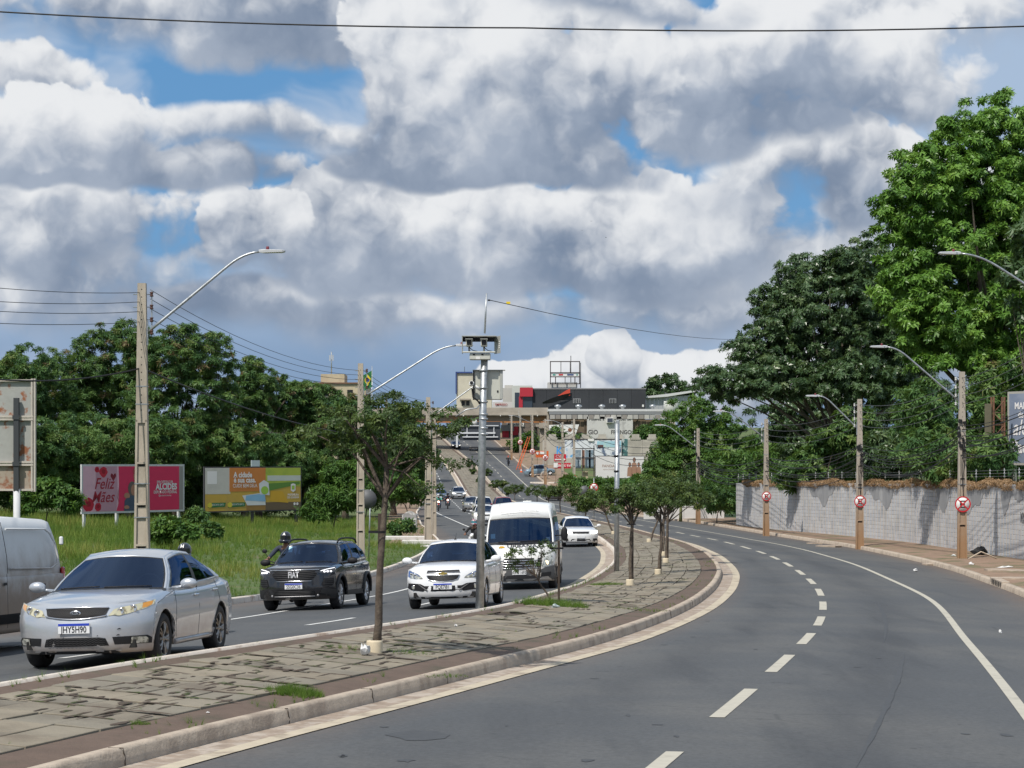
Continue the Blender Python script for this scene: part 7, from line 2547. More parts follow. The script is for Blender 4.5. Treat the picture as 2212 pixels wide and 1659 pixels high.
def block_wall():
 """grey stack-bonded block wall with rust-coloured mortar columns, following the pavement"""
 root = thing('block_wall', 'long weathered grey concrete block wall with rusty mortar streaks and faded graffiti', 'wall', (0, 0, 0))
 blk = [M('block_grey_%d' % i, c, 0.9, col2=c2, vs=1.3, mix=(0.42, 0.72), var=0.14, bump=0.35, bs=26, vec=(1, 1, 0.5)) for i, (c, c2) in enumerate(
  [((0.48, 0.50, 0.53), (0.37, 0.385, 0.40)), ((0.45, 0.47, 0.50), (0.33, 0.345, 0.36)), ((0.51, 0.525, 0.54), (0.39, 0.39, 0.385))])]
 mort = M('wall_mortar', (0.24, 0.20, 0.165), 0.95, var=0.25, vs=2)
 col_m = M('mortar_column', (0.55, 0.47, 0.39), 0.9, col2=(0.33, 0.25, 0.19), vs=1.6, mix=(0.45, 0.65), var=0.25, vec=(1, 1, 0.3))
 # path of the wall
 ys = np.arange(58, 142.3, 0.02)
 xs = RW(ys)
 seg = np.r_[0, np.cumsum(np.hypot(np.diff(xs), np.diff(ys)))]
 Ltot = seg[-1]
 at_s = lambda q: (float(np.interp(q, seg, xs)), float(np.interp(q, seg, ys)))
 bw, bh, cw = 0.46, 0.185, 0.045
 rows_n = 15
 base = MB()
 # backing core
 rows = []
 for q in np.arange(0, Ltot, 1.0):
  x, y = at_s(q)
  z = float(zw_at(x, y)) - 0.1
  rows.append([(x + 0.03, y, z), (x + 0.03, y, z + 2.92), (x + 0.15, y, z + 2.92), (x + 0.15, y, z)])
 base.grid(rows, smooth=False)
 base.build('core', mort, root)
 blocks, cols = [], []
 n = int(Ltot / (bw + cw))
 rng = random.Random(9)
 m = MB().box((0, 0, 0), (bw, 0.07, bh), b=0.008).mesh('concrete_block')
 meshes = []
 for i in range(3):
  mm = m.copy()
  mm.materials.append(blk[i])
  meshes.append(mm)
 V0 = np.array([v.co[:] for v in m.vertices])
 F0 = [tuple(p.vertices) for p in m.polygons]
 lst = []
 for i in range(n):
  q = (i + 0.5) * (bw + cw)
  x, y = at_s(q)
  x2, y2 = at_s(q + 0.1)
  an = math.atan2(y2 - y, x2 - x)
  z = float(zw_at(x, y)) - 0.05
  px = CX + x * F / y
  for r in range(rows_n):
   lst.append((y, (x, y, z + (r + 0.5) * (bh + 0.010)), an, rng.randrange(3), px < 2225))
  ang = an
  xq, yq = at_s(q - (bw + cw) / 2)
  c = MB().box((0, 0, 1.42), (cw * 1.6, 0.082, 2.86), b=0.01).build('mortar_column', col_m, root, (xq, yq, z), (0, 0, ang)) if px < 2260 and i % 1 == 0 else None
 lst.sort(key=lambda t: t[0])
 near = [t for t in lst if t[4]][:300]
 ids = set(id(t) for t in near)
 for t in near:
  o = mobj('concrete_block', meshes[t[3]], None, root, t[1], (0, 0, t[2]))
 for k in range(3):
  mb = MB()
  for t in lst:
   if id(t) in ids or t[3] != k:
    continue
   R = Matrix.Rotation(t[2], 3, 'Z')
   mb.add([R @ Vector(v) + Vector(t[1]) for v in V0], F0)
  o = mb.build('block_courses', blk[k], root)
  o['kind'] = 'stuff'
 # darker mottled stretches along the wall top: thin ragged skin proud of the blocks
 skin = M('upper_skin', (0.27, 0.275, 0.285), 0.9, col2=(0.38, 0.385, 0.39), vs=0.9, mix=(0.48, 0.66), var=0.2, vec=(1, 1, 0.4))
 for (a, b_) in ((14.0, 24.5), (26.0, 31.5), (33.5, 37.0), (45, 52), (56, 62)):
  rows = []
  for q in np.arange(a, b_, 0.12):
   x, y = at_s(q)
   z = float(zw_at(x, y)) + 2.80
   dep = 0.75 + 0.35 * math.sin(q * 1.1) + 0.18 * math.sin(q * 2.7 + 1) + rng.uniform(-0.05, 0.05)
   dep *= min(1, (q - a) * 1.2, (b_ - q) * 1.2)
   rows.append([(x - 0.048, y, z - max(0.04, dep)), (x - 0.048, y, z)])
  MB().grid(rows, smooth=False).build('skin_patch', skin, root)
 # dry vine roll along the top, each stretch its own piece
 rg = np.random.default_rng(14)
 q0 = 0.0
 k = 0
 while q0 < Ltot - 9:
  ln = float(rg.uniform(4, 8))
  m_ = int(ln * 160)
  qq = q0 + rg.random(m_) * ln
  ang = rg.random(m_) * 6.283
  rad = 0.15 * (1 + 0.25 * np.sin(qq * 1.7) + 0.15 * np.sin(qq * 4.1))
  x = np.interp(qq, seg, xs)
  y = np.interp(qq, seg, ys)
  z = np.array([float(zw_at(a_, b_)) for a_, b_ in zip(x, y)]) + 2.92 - 0.05 + 0.06 * np.sin(qq * 0.8)
  C = np.stack([x + np.cos(ang) * rad * 1.1, y + rg.normal(0, 0.02, m_), z + np.sin(ang) * rad], 1)
  out = np.stack([np.cos(ang), np.zeros(m_), np.sin(ang)], 1)
  V, Q, t = sprays(C, out, rg.uniform(0.06, 0.12, m_), np.clip(rg.normal(0.45, 0.22, m_), 0, 1), 'frond', rg, 0.6, 0.6)
  mobj('dry_vine', np_mesh('dry_vine', V, Q, t), lf_straw, root)
  q0 += ln + (0.6 if k % 3 == 2 else -0.1)
  k += 1
 # electric fence posts above the vine
 for q in np.arange(6, Ltot, 2.6):
  x, y = at_s(q)
  z = float(zw_at(x, y)) + 2.9
  MB().tube([(0, 0, 0), (0, 0, 0.62)], 0.015, 5).build('fence_post', m_galv, root, (x + 0.1, y, z))
  for h in (0.3, 0.42, 0.54):
   MB().box((0, -0.02, h), (0.07, 0.02, 0.03)).build('fence_insulator', m_insw, root, (x + 0.1, y, z))
 for h in (0.3, 0.42, 0.54):
  P = []
  for q in np.arange(6, Ltot, 2.6):
   x, y = at_s(q)
   P.append((x + 0.08, y, float(zw_at(x, y)) + 2.9 + h))
  MB().tube(P, 0.005, 4).build('fence_wire', m_galv, root)
 # graffiti scrawl
 ink = M('graffiti_ink', (0.05, 0.05, 0.06), 0.8)
 for (q, z0, sc) in ((14.2, 1.05, 0.5), (15.3, 1.0, 0.45), (20.0, 1.6, 0.4), (16.2, 1.9, 0.35)):
  for k in range(5):
   x, y = at_s(q + k * 0.2 * sc * 2)
   z = float(zw_at(x, y)) + z0
   P = []
   for i in range(7):
    xx, yy = at_s(q + k * 0.4 * sc + rng.uniform(-0.1, 0.16) * sc)
    P.append((xx - 0.052, yy, z + sc * (i / 6 - 0.5) + rng.uniform(-0.08, 0.08) * sc))
   MB().tube(P, 0.010, 4).build('graffiti_stroke', ink, root)

def pavement_details():
 # storm drain mouth in the right kerb
 y0 = 62.3
 root = thing('storm_drain', 'concrete kerb drain mouth with six dark slots below the no-stopping sign', 'drain', (float(RJ(y0)), y0, float(zr_at(RJ(y0), y0))))
 ang = math.atan2(float(RJ(y0 + 2) - RJ(y0 - 2)), 4.0)
 MB().box((0.10, 0.0, 0.10), (0.24, 2.6, 0.24), rz=-ang, b=0.01).build('kerb_block', m_conc, root)
 for k in range(6):
  yy = -1.0 + k * 0.36
  MB().box((-0.024 + math.sin(ang) * yy, yy, 0.105), (0.016, 0.15, 0.15), rz=-ang).build('slot', m_under, root)
 # broken pavement slabs, litter
 rng = random.Random(6)
 slab = M('broken_slab', (0.42, 0.345, 0.27), 0.9, col2=(0.30, 0.24, 0.19), vs=2, var=0.15)
 for k, (px, d, w, l, lab) in enumerate([(1790, 98, 1.5, 1.2, 'pale broken slab lying on the dirt left of the second no-stopping pole'), (1760, 103, 1.2, 0.9, 'thin tilted slab beside the broken pale slab on the pavement'), (2180, 69, 2.2, 1.3, 'cracked pale slab above the kerb drain'),
          (2010, 78, 1.3, 0.7, 'low pale slab edge left of the large no-stopping pole'), (2195, 63.5, 1.8, 1.2, 'cream slab on the pavement right of the drain mouth')]):
  p = at(px, d)
  poly = [(math.cos(a) * w / 2 * rng.uniform(0.7, 1.1), math.sin(a) * l / 2 * rng.uniform(0.7, 1.1)) for a in np.linspace(0, 5.4, 7)]
  o = MB().prism(poly, -0.03, 0.06).build('broken_slab', slab, None, p, (rng.uniform(-0.03, 0.03), rng.uniform(-0.03, 0.03), rng.uniform(0, 3)))
  tag(o, lab, 'slab')
 def crumple(name, label, p, size, mat, cat):
  vs, fs = [], []
  b = ball(MB(), (0, 0, size[2] * 0.6), (size[0] / 2, size[1] / 2, size[2] / 2), 9, 6)
  b.v = [(x * rng.uniform(0.6, 1.25), y * rng.uniform(0.6, 1.25), max(0.0, z * rng.uniform(0.5, 1.35))) for x, y, z in b.v]
  b.s = [False] * len(b.s)
  o = b.build(name, mat, None, p, (0, 0, rng.uniform(0, 3)))
  tag(o, label, cat)
 wm = M('litter_white', (0.66, 0.66, 0.65), 0.6, var=0.1)
 crumple('plastic_bag', 'crumpled white and blue plastic bag at the collar of the wide-crowned tree', at(788, 27.3), (0.22, 0.16, 0.13), wm, 'litter')
 crumple('bin_bag', 'black rubbish bag lying against the foot of the block wall', at(2118, 83.5), (0.75, 0.4, 0.28), m_blk, 'litter')
 crumple('paper_litter', 'white paper heap by the large no-stopping pole', at(2098, 74), (0.35, 0.2, 0.10), wm, 'litter')
 crumple('paper_litter', 'white paper scrap at the wall foot left of the black bag', at(2060, 82.5), (0.3, 0.2, 0.08), wm, 'litter')
 crumple('paper_litter', 'flat white scrap on the dirt near the cracked slab', at(2172, 71.5), (0.7, 0.2, 0.06), wm, 'litter')
 crumple('paper_litter', 'white scrap in the gutter below the right kerb', at(1978, 71), (0.3, 0.15, 0.08), wm, 'litter')
 crumple('foam_cup', 'small white crumpled cup on the asphalt of the right lane', at(2161, 40.5), (0.07, 0.07, 0.06), wm, 'litter')
 crumple('bottle_litter', 'clear plastic bottle lying in the thick grass tuft', at(1200, 41.0), (0.30, 0.08, 0.07), M('pet_plastic', (0.45, 0.52, 0.50), 0.2, var=0.1), 'litter')
 crumple('paper_litter', 'tiny white scrap on the soil strip of the median', at(449, 20.9), (0.05, 0.03, 0.015), wm, 'litter')
 crumple('paper_litter', 'small white ball on the paving right of the camera pole', at(1183, 36.0) if False else at(984, 33.4), (0.07, 0.05, 0.04), wm, 'litter')
 # plank leaning against the pole foot
 p = at(2092, 79)
 o = MB().tube([(0, 0, 0.03), (0.55, 0.3, 0.30), (1.15, 0.1, 0.03)], 0.03, 5).build('broken_branch', M('dead_wood', (0.45, 0.38, 0.30), 0.9), None, p)
 tag(o, 'pale broken stick leaning at the foot of the large no-stopping pole', 'stick')

poles()
wires()
camera_pole()
block_wall()
pavement_details()

# ------------------------------------------------------------------ billboards and the built-up background
def board(name, label, L, R, d0, d1, post_h, n_post, frame_mat, cat='billboard', fw=0.12, over=0.0):
 """L, R: (px, y_top, y_bottom) of the two ends; returns root and its size (w, h); local x along the board, front -y, origin bottom left"""
 a0, a1 = P3(L[0], L[1], d0), P3(L[0], L[2], d0)
 b0, b1 = P3(R[0], R[1], d1), P3(R[0], R[2], d1)
 w = math.hypot(b1.x - a1.x, b1.y - a1.y)
 h = ((a0.z - a1.z) + (b0.z - b1.z)) / 2
 ang = math.atan2(b1.y - a1.y, b1.x - a1.x)
 zb = (a1.z + b1.z) / 2
 root = thing(name, label, cat, (a1.x, a1.y, zb), ang)
 for (c, s) in (((w / 2, 0, h - fw / 2), (w, 0.10, fw)), ((w / 2, 0, fw / 2), (w, 0.10, fw)), ((fw / 2, 0, h / 2), (fw, 0.102, h - 2 * fw)), ((w - fw / 2, 0, h / 2), (fw, 0.102, h - 2 * fw))):
  MB().box(c, s).build('frame', frame_mat, root)
 for k in range(n_post):
  x = w * (0.04 + 0.92 * k / max(1, n_post - 1))
  MB().box((x, 0.12, (h - post_h) / 2 - 0.1), (0.16, 0.14, h + post_h)).build('post', frame_mat, root)
 return root, w, h

def panel(root, x0, x1, z0, z1, mat, lvl=1, name='poster_sheet'):
 return MB().box(((x0 + x1) / 2, -0.045 - 0.004 * lvl, (z0 + z1) / 2), (x1 - x0, 0.006, z1 - z0)).build(name, mat, root)

def shape(root, pts, mat, lvl=2, name='print'):
 n = len(pts)
 y = -0.049 - 0.004 * lvl
 vs = [(x, y, z) for x, z in pts]
 a = sum(pts[i][0] * pts[(i + 1) % n][1] - pts[(i + 1) % n][0] * pts[i][1] for i in range(n))
 bm = bmesh.new()
 f = bm.faces.new([bm.verts.new(v) for v in vs])
 bmesh.ops.triangulate(bm, faces=[f])
 for f in bm.faces:
  f.normal_update()
  if f.normal.y > 0:
   f.normal_flip()
 me = bpy.data.meshes.new(name)
 bm.to_mesh(me)
 bm.free()
 return mobj(name, me, mat, root)

def oval(cx, cz, rx, rz, n=18, wob=0.0, seed=0):
 rng = random.Random(seed)
 return [(cx + math.cos(a) * rx * (1 + rng.uniform(-wob, wob)), cz + math.sin(a) * rz * (1 + rng.uniform(-wob, wob))) for a in np.linspace(0, 2 * math.pi, n, endpoint=False)]

def pr(name, c, c2=None):
 return M(name, c, 0.75, col2=c2, vs=0.8, mix=(0.45, 0.75), var=0.08, bump=0.15, bs=6)

def billboards():
 wf = M('frame_white', (0.55, 0.56, 0.56), 0.7, var=0.1, vs=1)
 df = M('frame_dark', (0.045, 0.045, 0.05), 0.7)
 root, w, h = board('billboard', 'white framed pink and crimson roadside billboard with rose and lettering', (175, 1003, 1112), (397, 1003, 1103), 122.6, 130.0, 1.35, 4, wf)
 cr = pr('poster_crimson', (0.64, 0.03, 0.10))
 pk = pr('poster_pink', (0.70, 0.42, 0.50), (0.62, 0.35, 0.43))
 f = 0.12
 panel(root, f, w - f, f, h - f, cr)
 shape(root, [(f, f), (w * 0.325, f), (w * 0.345, h * 0.2), (w * 0.325, h * 0.35), (w * 0.35, h * 0.55), (w * 0.345, h - f), (f, h - f)], pk, 2)
 shape(root, [(w * 0.13, f), (w * 0.325, f), (w * 0.335, h * 0.5), (w * 0.33, h - f), (w * 0.13, h - f)], pr('poster_mauve', (0.50, 0.27, 0.34)), 3)
 rose = pr('rose_red', (0.50, 0.015, 0.04), (0.36, 0.008, 0.03))
 for k, (x, z, r) in enumerate(((0.05, 0.17, 0.42), (0.14, 0.10, 0.26), (0.19, 0.86, 0.32), (0.13, 0.90, 0.18))):
  shape(root, oval(w * x + 0.1, max(h * z, r + 0.14) if z < 0.5 else min(h * z, h - r - 0.14), r * 1.05, r, 16, 0.10, k), rose, 4, 'rose_print')
  shape(root, oval(w * x + 0.1, (max(h * z, r + 0.14) if z < 0.5 else min(h * z, h - r - 0.14)) + 0.03, r * 0.5, r * 0.45, 10, 0.2, k + 9), pr('rose_dark', (0.30, 0.006, 0.02)), 5, 'rose_print')
 hx, hz = w * 0.295, h * 0.74
 shape(root, [(hx, hz - 0.26), (hx - 0.24, hz + 0.05), (hx - 0.20, hz + 0.22), (hx - 0.06, hz + 0.20), (hx, hz + 0.10), (hx + 0.06, hz + 0.20), (hx + 0.2, hz + 0.22), (hx + 0.24, hz + 0.05)], pr('heart_dark', (0.20, 0.01, 0.025)), 4, 'heart_print')
 tx = M('script_red', (0.33, 0.012, 0.03), 0.7)
 lettering('Feliz', tx, root, (w * 0.205, -0.075, h * 0.60), 0.95, 0.004, 0.95, shear=0.32, name='poster_lettering')
 lettering('Mães', tx, root, (w * 0.195, -0.075, h * 0.33), 0.95, 0.004, 0.95, shear=0.32, name='poster_lettering')
 # two embracing figures as printed shapes, generic
 skin, den, hair = pr('print_skin', (0.42, 0.20, 0.13)), pr('print_denim', (0.06, 0.085, 0.13)), pr('print_hair', (0.13, 0.10, 0.09))
 cx = w * 0.51
 shape(root, [(cx - 1.0, f), (cx - 0.95, h * 0.25), (cx - 0.5, h * 0.40), (cx + 0.2, h * 0.42), (cx + 0.9, h * 0.38), (cx + 1.1, h * 0.2), (cx + 1.1, f)], den, 3)
 shape(root, oval(cx - 0.30, h * 0.50, 0.36, 0.44), hair, 4)
 shape(root, oval(cx - 0.16, h * 0.47, 0.26, 0.34), skin, 5)
 shape(root, oval(cx + 0.18, h * 0.76, 0.36, 0.46), skin, 4)
 shape(root, oval(cx + 0.14, h * 0.86, 0.38, 0.26), pr('print_cap', (0.40, 0.06, 0.07)), 5)
 shape(root, oval(cx - 0.75, h * 0.36, 0.24, 0.18, 9, 0.2), skin, 5)
 shape(root, oval(cx - 0.78, h * 0.12, 0.22, 0.12, 9, 0.2), skin, 5)
 wt = M('poster_white', (0.72, 0.70, 0.70), 0.7)
 lettering('PROFESSOR', wt, root, (w * 0.80, -0.065, h * 0.625), 0.24, 0.002, 1.15, name='poster_lettering')
 lettering('ALCIDES', wt, root, (w * 0.815, -0.065, h * 0.525), 0.52, 0.022, 0.95, name='poster_lettering')
 lettering('DEPUTADO FEDERAL', wt, root, (w * 0.805, -0.065, h * 0.415), 0.25, 0.004, 0.88, name='poster_lettering')
 lettering('@professoralcides', wt, root, (w * 0.80, -0.065, h * 0.345), 0.15, 0.0, 1.0, name='poster_lettering')
 panel(root, w - f - 0.36, w - f - 0.005, f, h - f, pr('bare_board', (0.30, 0.28, 0.27)), 3)

 root, w, h = board('billboard', 'dark framed orange, yellow and green city billboard standing in the grass', (440, 1010, 1108), (650, 1006, 1102), 136.0, 142.5, 0.7, 3, df)
 f = 0.08
 panel(root, f, w - f, f, h - f, pr('poster_ochre', (0.50, 0.33, 0.06), (0.40, 0.28, 0.08)))
 panel(root, f, w * 0.26, h * 0.40, h - f, pr('poster_pale', (0.52, 0.50, 0.46), (0.42, 0.41, 0.38)), 2)
 panel(root, w * 0.25, w * 0.62, h * 0.45, h - f, pr('poster_orange', (0.52, 0.19, 0.045)), 3)
 panel(root, w * 0.62, w - f, h * 0.55, h - f, pr('poster_lime', (0.36, 0.44, 0.06), (0.20, 0.32, 0.05)), 2)
 panel(root, w * 0.64, w - f, h * 0.68, h * 0.80, pr('poster_skyline', (0.50, 0.54, 0.50)), 3)
 shape(root, [(w * 0.64, h * 0.45), (w * 0.98, h * 0.60), (w * 0.98, h * 0.66), (w * 0.64, h * 0.62)], pr('poster_green', (0.10, 0.22, 0.04)), 3)
 shape(root, [(w * 0.66, h * 0.22), (w * 0.86, h * 0.18), (w * 0.80, h * 0.44), (w * 0.68, h * 0.46)], pr('poster_amber', (0.55, 0.33, 0.03)), 3)
 panel(root, w * 0.62, w - f, f, h * 0.20, pr('poster_brown', (0.13, 0.095, 0.06)), 2)
 panel(root, w * 0.42, w * 0.62, f + 0.02, h * 0.14, pr('poster_brown2', (0.30, 0.17, 0.05)), 2)
 shape(root, [(w * 0.38, h * 0.36), (w * 0.61, h * 0.42), (w * 0.62, h * 0.14), (w * 0.43, h * 0.14)], pr('poster_white2', (0.62, 0.64, 0.66)), 4)
 shape(root, [(w * 0.42, h * 0.36), (w * 0.61, h * 0.40), (w * 0.62, h * 0.22), (w * 0.41, h * 0.25)], pr('poster_blue', (0.22, 0.42, 0.62)), 5)
 shape(root, [(w * 0.55, h * 0.62), (w * 0.60, h * 0.70), (w * 0.65, h * 0.64), (w * 0.66, h * 0.36), (w * 0.56, h * 0.38)], pr('poster_white2', (0.62, 0.64, 0.66)), 5)
 shape(root, oval(w * 0.61, h * 0.47, 0.34, 0.28), pr('poster_leaf', (0.30, 0.50, 0.07)), 6)
 for x in (0.035, 0.235):
  shape(root, [(w * x, h * 0.10), (w * (x + 0.17), h * 0.12), (w * (x + 0.18), h * 0.21), (w * x, h * 0.21)], pr('poster_pill', (0.03, 0.15, 0.05)), 4)
  shape(root, oval(w * (x + 0.02), h * 0.16, 0.22, 0.17), pr('poster_yellow', (0.58, 0.50, 0.05)), 5)
  lettering('DESCARTE CERTO', M('poster_white', (0.7, 0.7, 0.7), 0.7), root, (w * (x + 0.10), -0.073, h * 0.165), 0.17, 0.0, 0.75, name='poster_lettering')
 panel(root, w * 0.03, w * 0.125, h * 0.62, h * 0.90, wt, 3)
 lettering('A cidade', wt, root, (w * 0.385, -0.075, h * 0.815), 0.50, 0.016, 0.92, name='poster_lettering')
 lettering('é sua casa.', wt, root, (w * 0.405, -0.075, h * 0.70), 0.50, 0.016, 0.92, name='poster_lettering')
 lettering('CUIDE BEM DELA.', wt, root, (w * 0.41, -0.075, h * 0.575), 0.34, 0.002, 0.82, name='poster_lettering')
 shape(root, [(w * 0.885, h * 0.46), (w * 0.885, h * 0.60), (w * 0.91, h * 0.62), (w * 0.935, h * 0.60), (w * 0.935, h * 0.46), (w * 0.91, h * 0.42)], wt, 4, 'crest_print')
 shape(root, [(w * 0.895, h * 0.48), (w * 0.895, h * 0.57), (w * 0.925, h * 0.57), (w * 0.925, h * 0.48)], pr('poster_leaf', (0.30, 0.50, 0.07)), 5, 'crest_print')
 lettering('PREFEITURA', wt, root, (w * 0.91, -0.067, h * 0.36), 0.20, 0.004, 0.95, name='poster_lettering')
 lettering('DE GOIÂNIA', wt, root, (w * 0.91, -0.067, h * 0.30), 0.20, 0.004, 0.95, name='poster_lettering')
 for x in (0.925, 0.955):
  shape(root, oval(w * x, h * 0.155, 0.10, 0.10), wt, 4)
 MB().box((w * 0.52, 0, h + 0.22), (0.75, 0.05, 0.42)).build('owner_plate', pr('plate_pale', (0.45, 0.52, 0.54)), root)

 # back of a rusty board at the left edge
 d = 60
 b = at(38, d)
 root = thing('sign_board', 'rusting white back of a large panelled road sign on a steel post', 'sign', b)
 s = d / F
 X = lambda px: (px - 38) * s
 Z = lambda py: ZC - (py - HY) * s - b.z
 old = M('rusty_sheet', (0.34, 0.345, 0.325), 0.7, 0.1, col2=(0.26, 0.10, 0.045), vs=2.2, mix=(0.53, 0.62), var=0.14, bump=0.2, bs=9)
 oldr = M('rusty_sheet_warm', (0.34, 0.285, 0.225), 0.7, 0.1, col2=(0.25, 0.10, 0.05), vs=2.0, mix=(0.48, 0.60), var=0.18)
 for (y0, y1, m) in ((820, 902, old), (904, 1000, old), (1002, 1060, oldr)):
  MB().box((X(-25), 0.0, (Z(y0) + Z(y1)) / 2), (X(72) - X(-120), 0.01, Z(y0) - Z(y1))).build('sheet', m, root)
 for py in (822, 900, 906, 998, 1004, 1058):
  MB().box((X(-25), -0.05, Z(py)), (X(76) - X(-120), 0.10, 0.06)).build('rail', M('rail_weathered', (0.46, 0.42, 0.37), 0.8, var=0.2, vs=3), root)
 for px in (76, 70, -118):
  MB().box((X(px), -0.03, Z(940)), (0.05, 0.12, Z(818) - Z(1062))).build('edge_frame', MATS['rail_weathered'], root)
 for px in (38, -90):
  MB().box((X(px), -0.14, Z(960)), (0.15, 0.12, Z(862) - Z(1062))).build('back_post', M('post_steel', (0.055, 0.06, 0.065), 0.6, 0.4), root)
  MB().tube([(X(px), -0.10, -0.1), (X(px), -0.10, Z(1056))], 0.10, 10).build('leg', M('post_white', (0.55, 0.56, 0.57), 0.7, var=0.1), root)
  for py in (902, 1002):
   MB().box((X(px), -0.2, Z(py)), (0.2, 0.05, 0.12)).build('bracket', M('post_steel', (0.055, 0.06, 0.065), 0.6, 0.4), root)

 # billboard behind the wall at the right edge, with its lattice mast
 d = 92
 z0 = gz(22, d)
 lat = M('rusted_lattice', (0.20, 0.095, 0.055), 0.85, col2=(0.10, 0.05, 0.035), vs=3, var=0.2)
 root = thing('lattice_mast', 'rusty steel lattice mast rising behind the block wall', 'mast', (P3(2158, 1035, d).x, d, z0))
 s = d / F
 ztop = ZC - (857 - HY) * s - z0
 for (x, y) in ((-0.24, 0), (0.24, 0), (-0.24, 0.45), (0.24, 0.45)):
  MB().box((x, y, ztop / 2), (0.07, 0.07, ztop)).build('upright', lat, root)
 k, z = 0, 2.2
 while z < ztop - 0.5:
  sg = 1 if k % 2 else -1
  MB().tube([(-0.24 * sg, 0, z), (0.24 * sg, 0, z + 0.55)], 0.022, 5).build('brace', lat, root)
  MB().tube([(-0.24, 0, z), (0.24, 0, z)], 0.022, 5).build('brace', lat, root)
  z += 0.55
  k += 1
 MB().box((-0.42, 0.3, ztop - 2.4), (0.30, 0.05, 4.2)).build('side_board', M('old_board', (0.13, 0.12, 0.08), 0.9, var=0.2), root)
 root, w, h = board('billboard', 'navy billboard with white lettering behind the right end of the wall', (2178, 846, 1004), (2420, 838, 1006), 93, 88, 0.9, 4, M('frame_grey', (0.34, 0.33, 0.30), 0.7), fw=0.10)
 panel(root, 0.1, w - 0.1, 0.1, h - 0.1, pr('poster_navy', (0.16, 0.195, 0.27), (0.24, 0.27, 0.34)))
 lettering('Padaria', wt, root, (0.30, -0.07, h * 0.24), 0.80, 0.02, 0.75, align='LEFT', name='poster_lettering')
 lettering('alô', wt, root, (0.30, -0.07, h * 0.50), 1.0, 0.004, 0.75, align='LEFT', shear=0.3, name='poster_lettering')
 lettering('de', wt, root, (0.62, -0.07, h * 0.68), 0.40, 0.01, 0.8, align='LEFT', name='poster_lettering')
 lettering('MARIA', wt, root, (0.42, -0.07, h * 0.80), 0.42, 0.01, 0.8, align='LEFT', name='poster_lettering')
 for k in range(3):
  pass

def pbox(root, name, x0, x1, y0, y1, d, depth, mat, rel=(0, 0, 0)):
 """box whose front face covers a pixel rectangle at distance d"""
 a, b = P3(x0, y0, d), P3(x1, y1, d)
 c = ((a.x + b.x) / 2 - rel[0], d + depth / 2 - rel[1], (a.z + b.z) / 2 - rel[2])
 return MB().box(c, (abs(b.x - a.x), depth, abs(a.z - b.z))).build(name, mat, root)

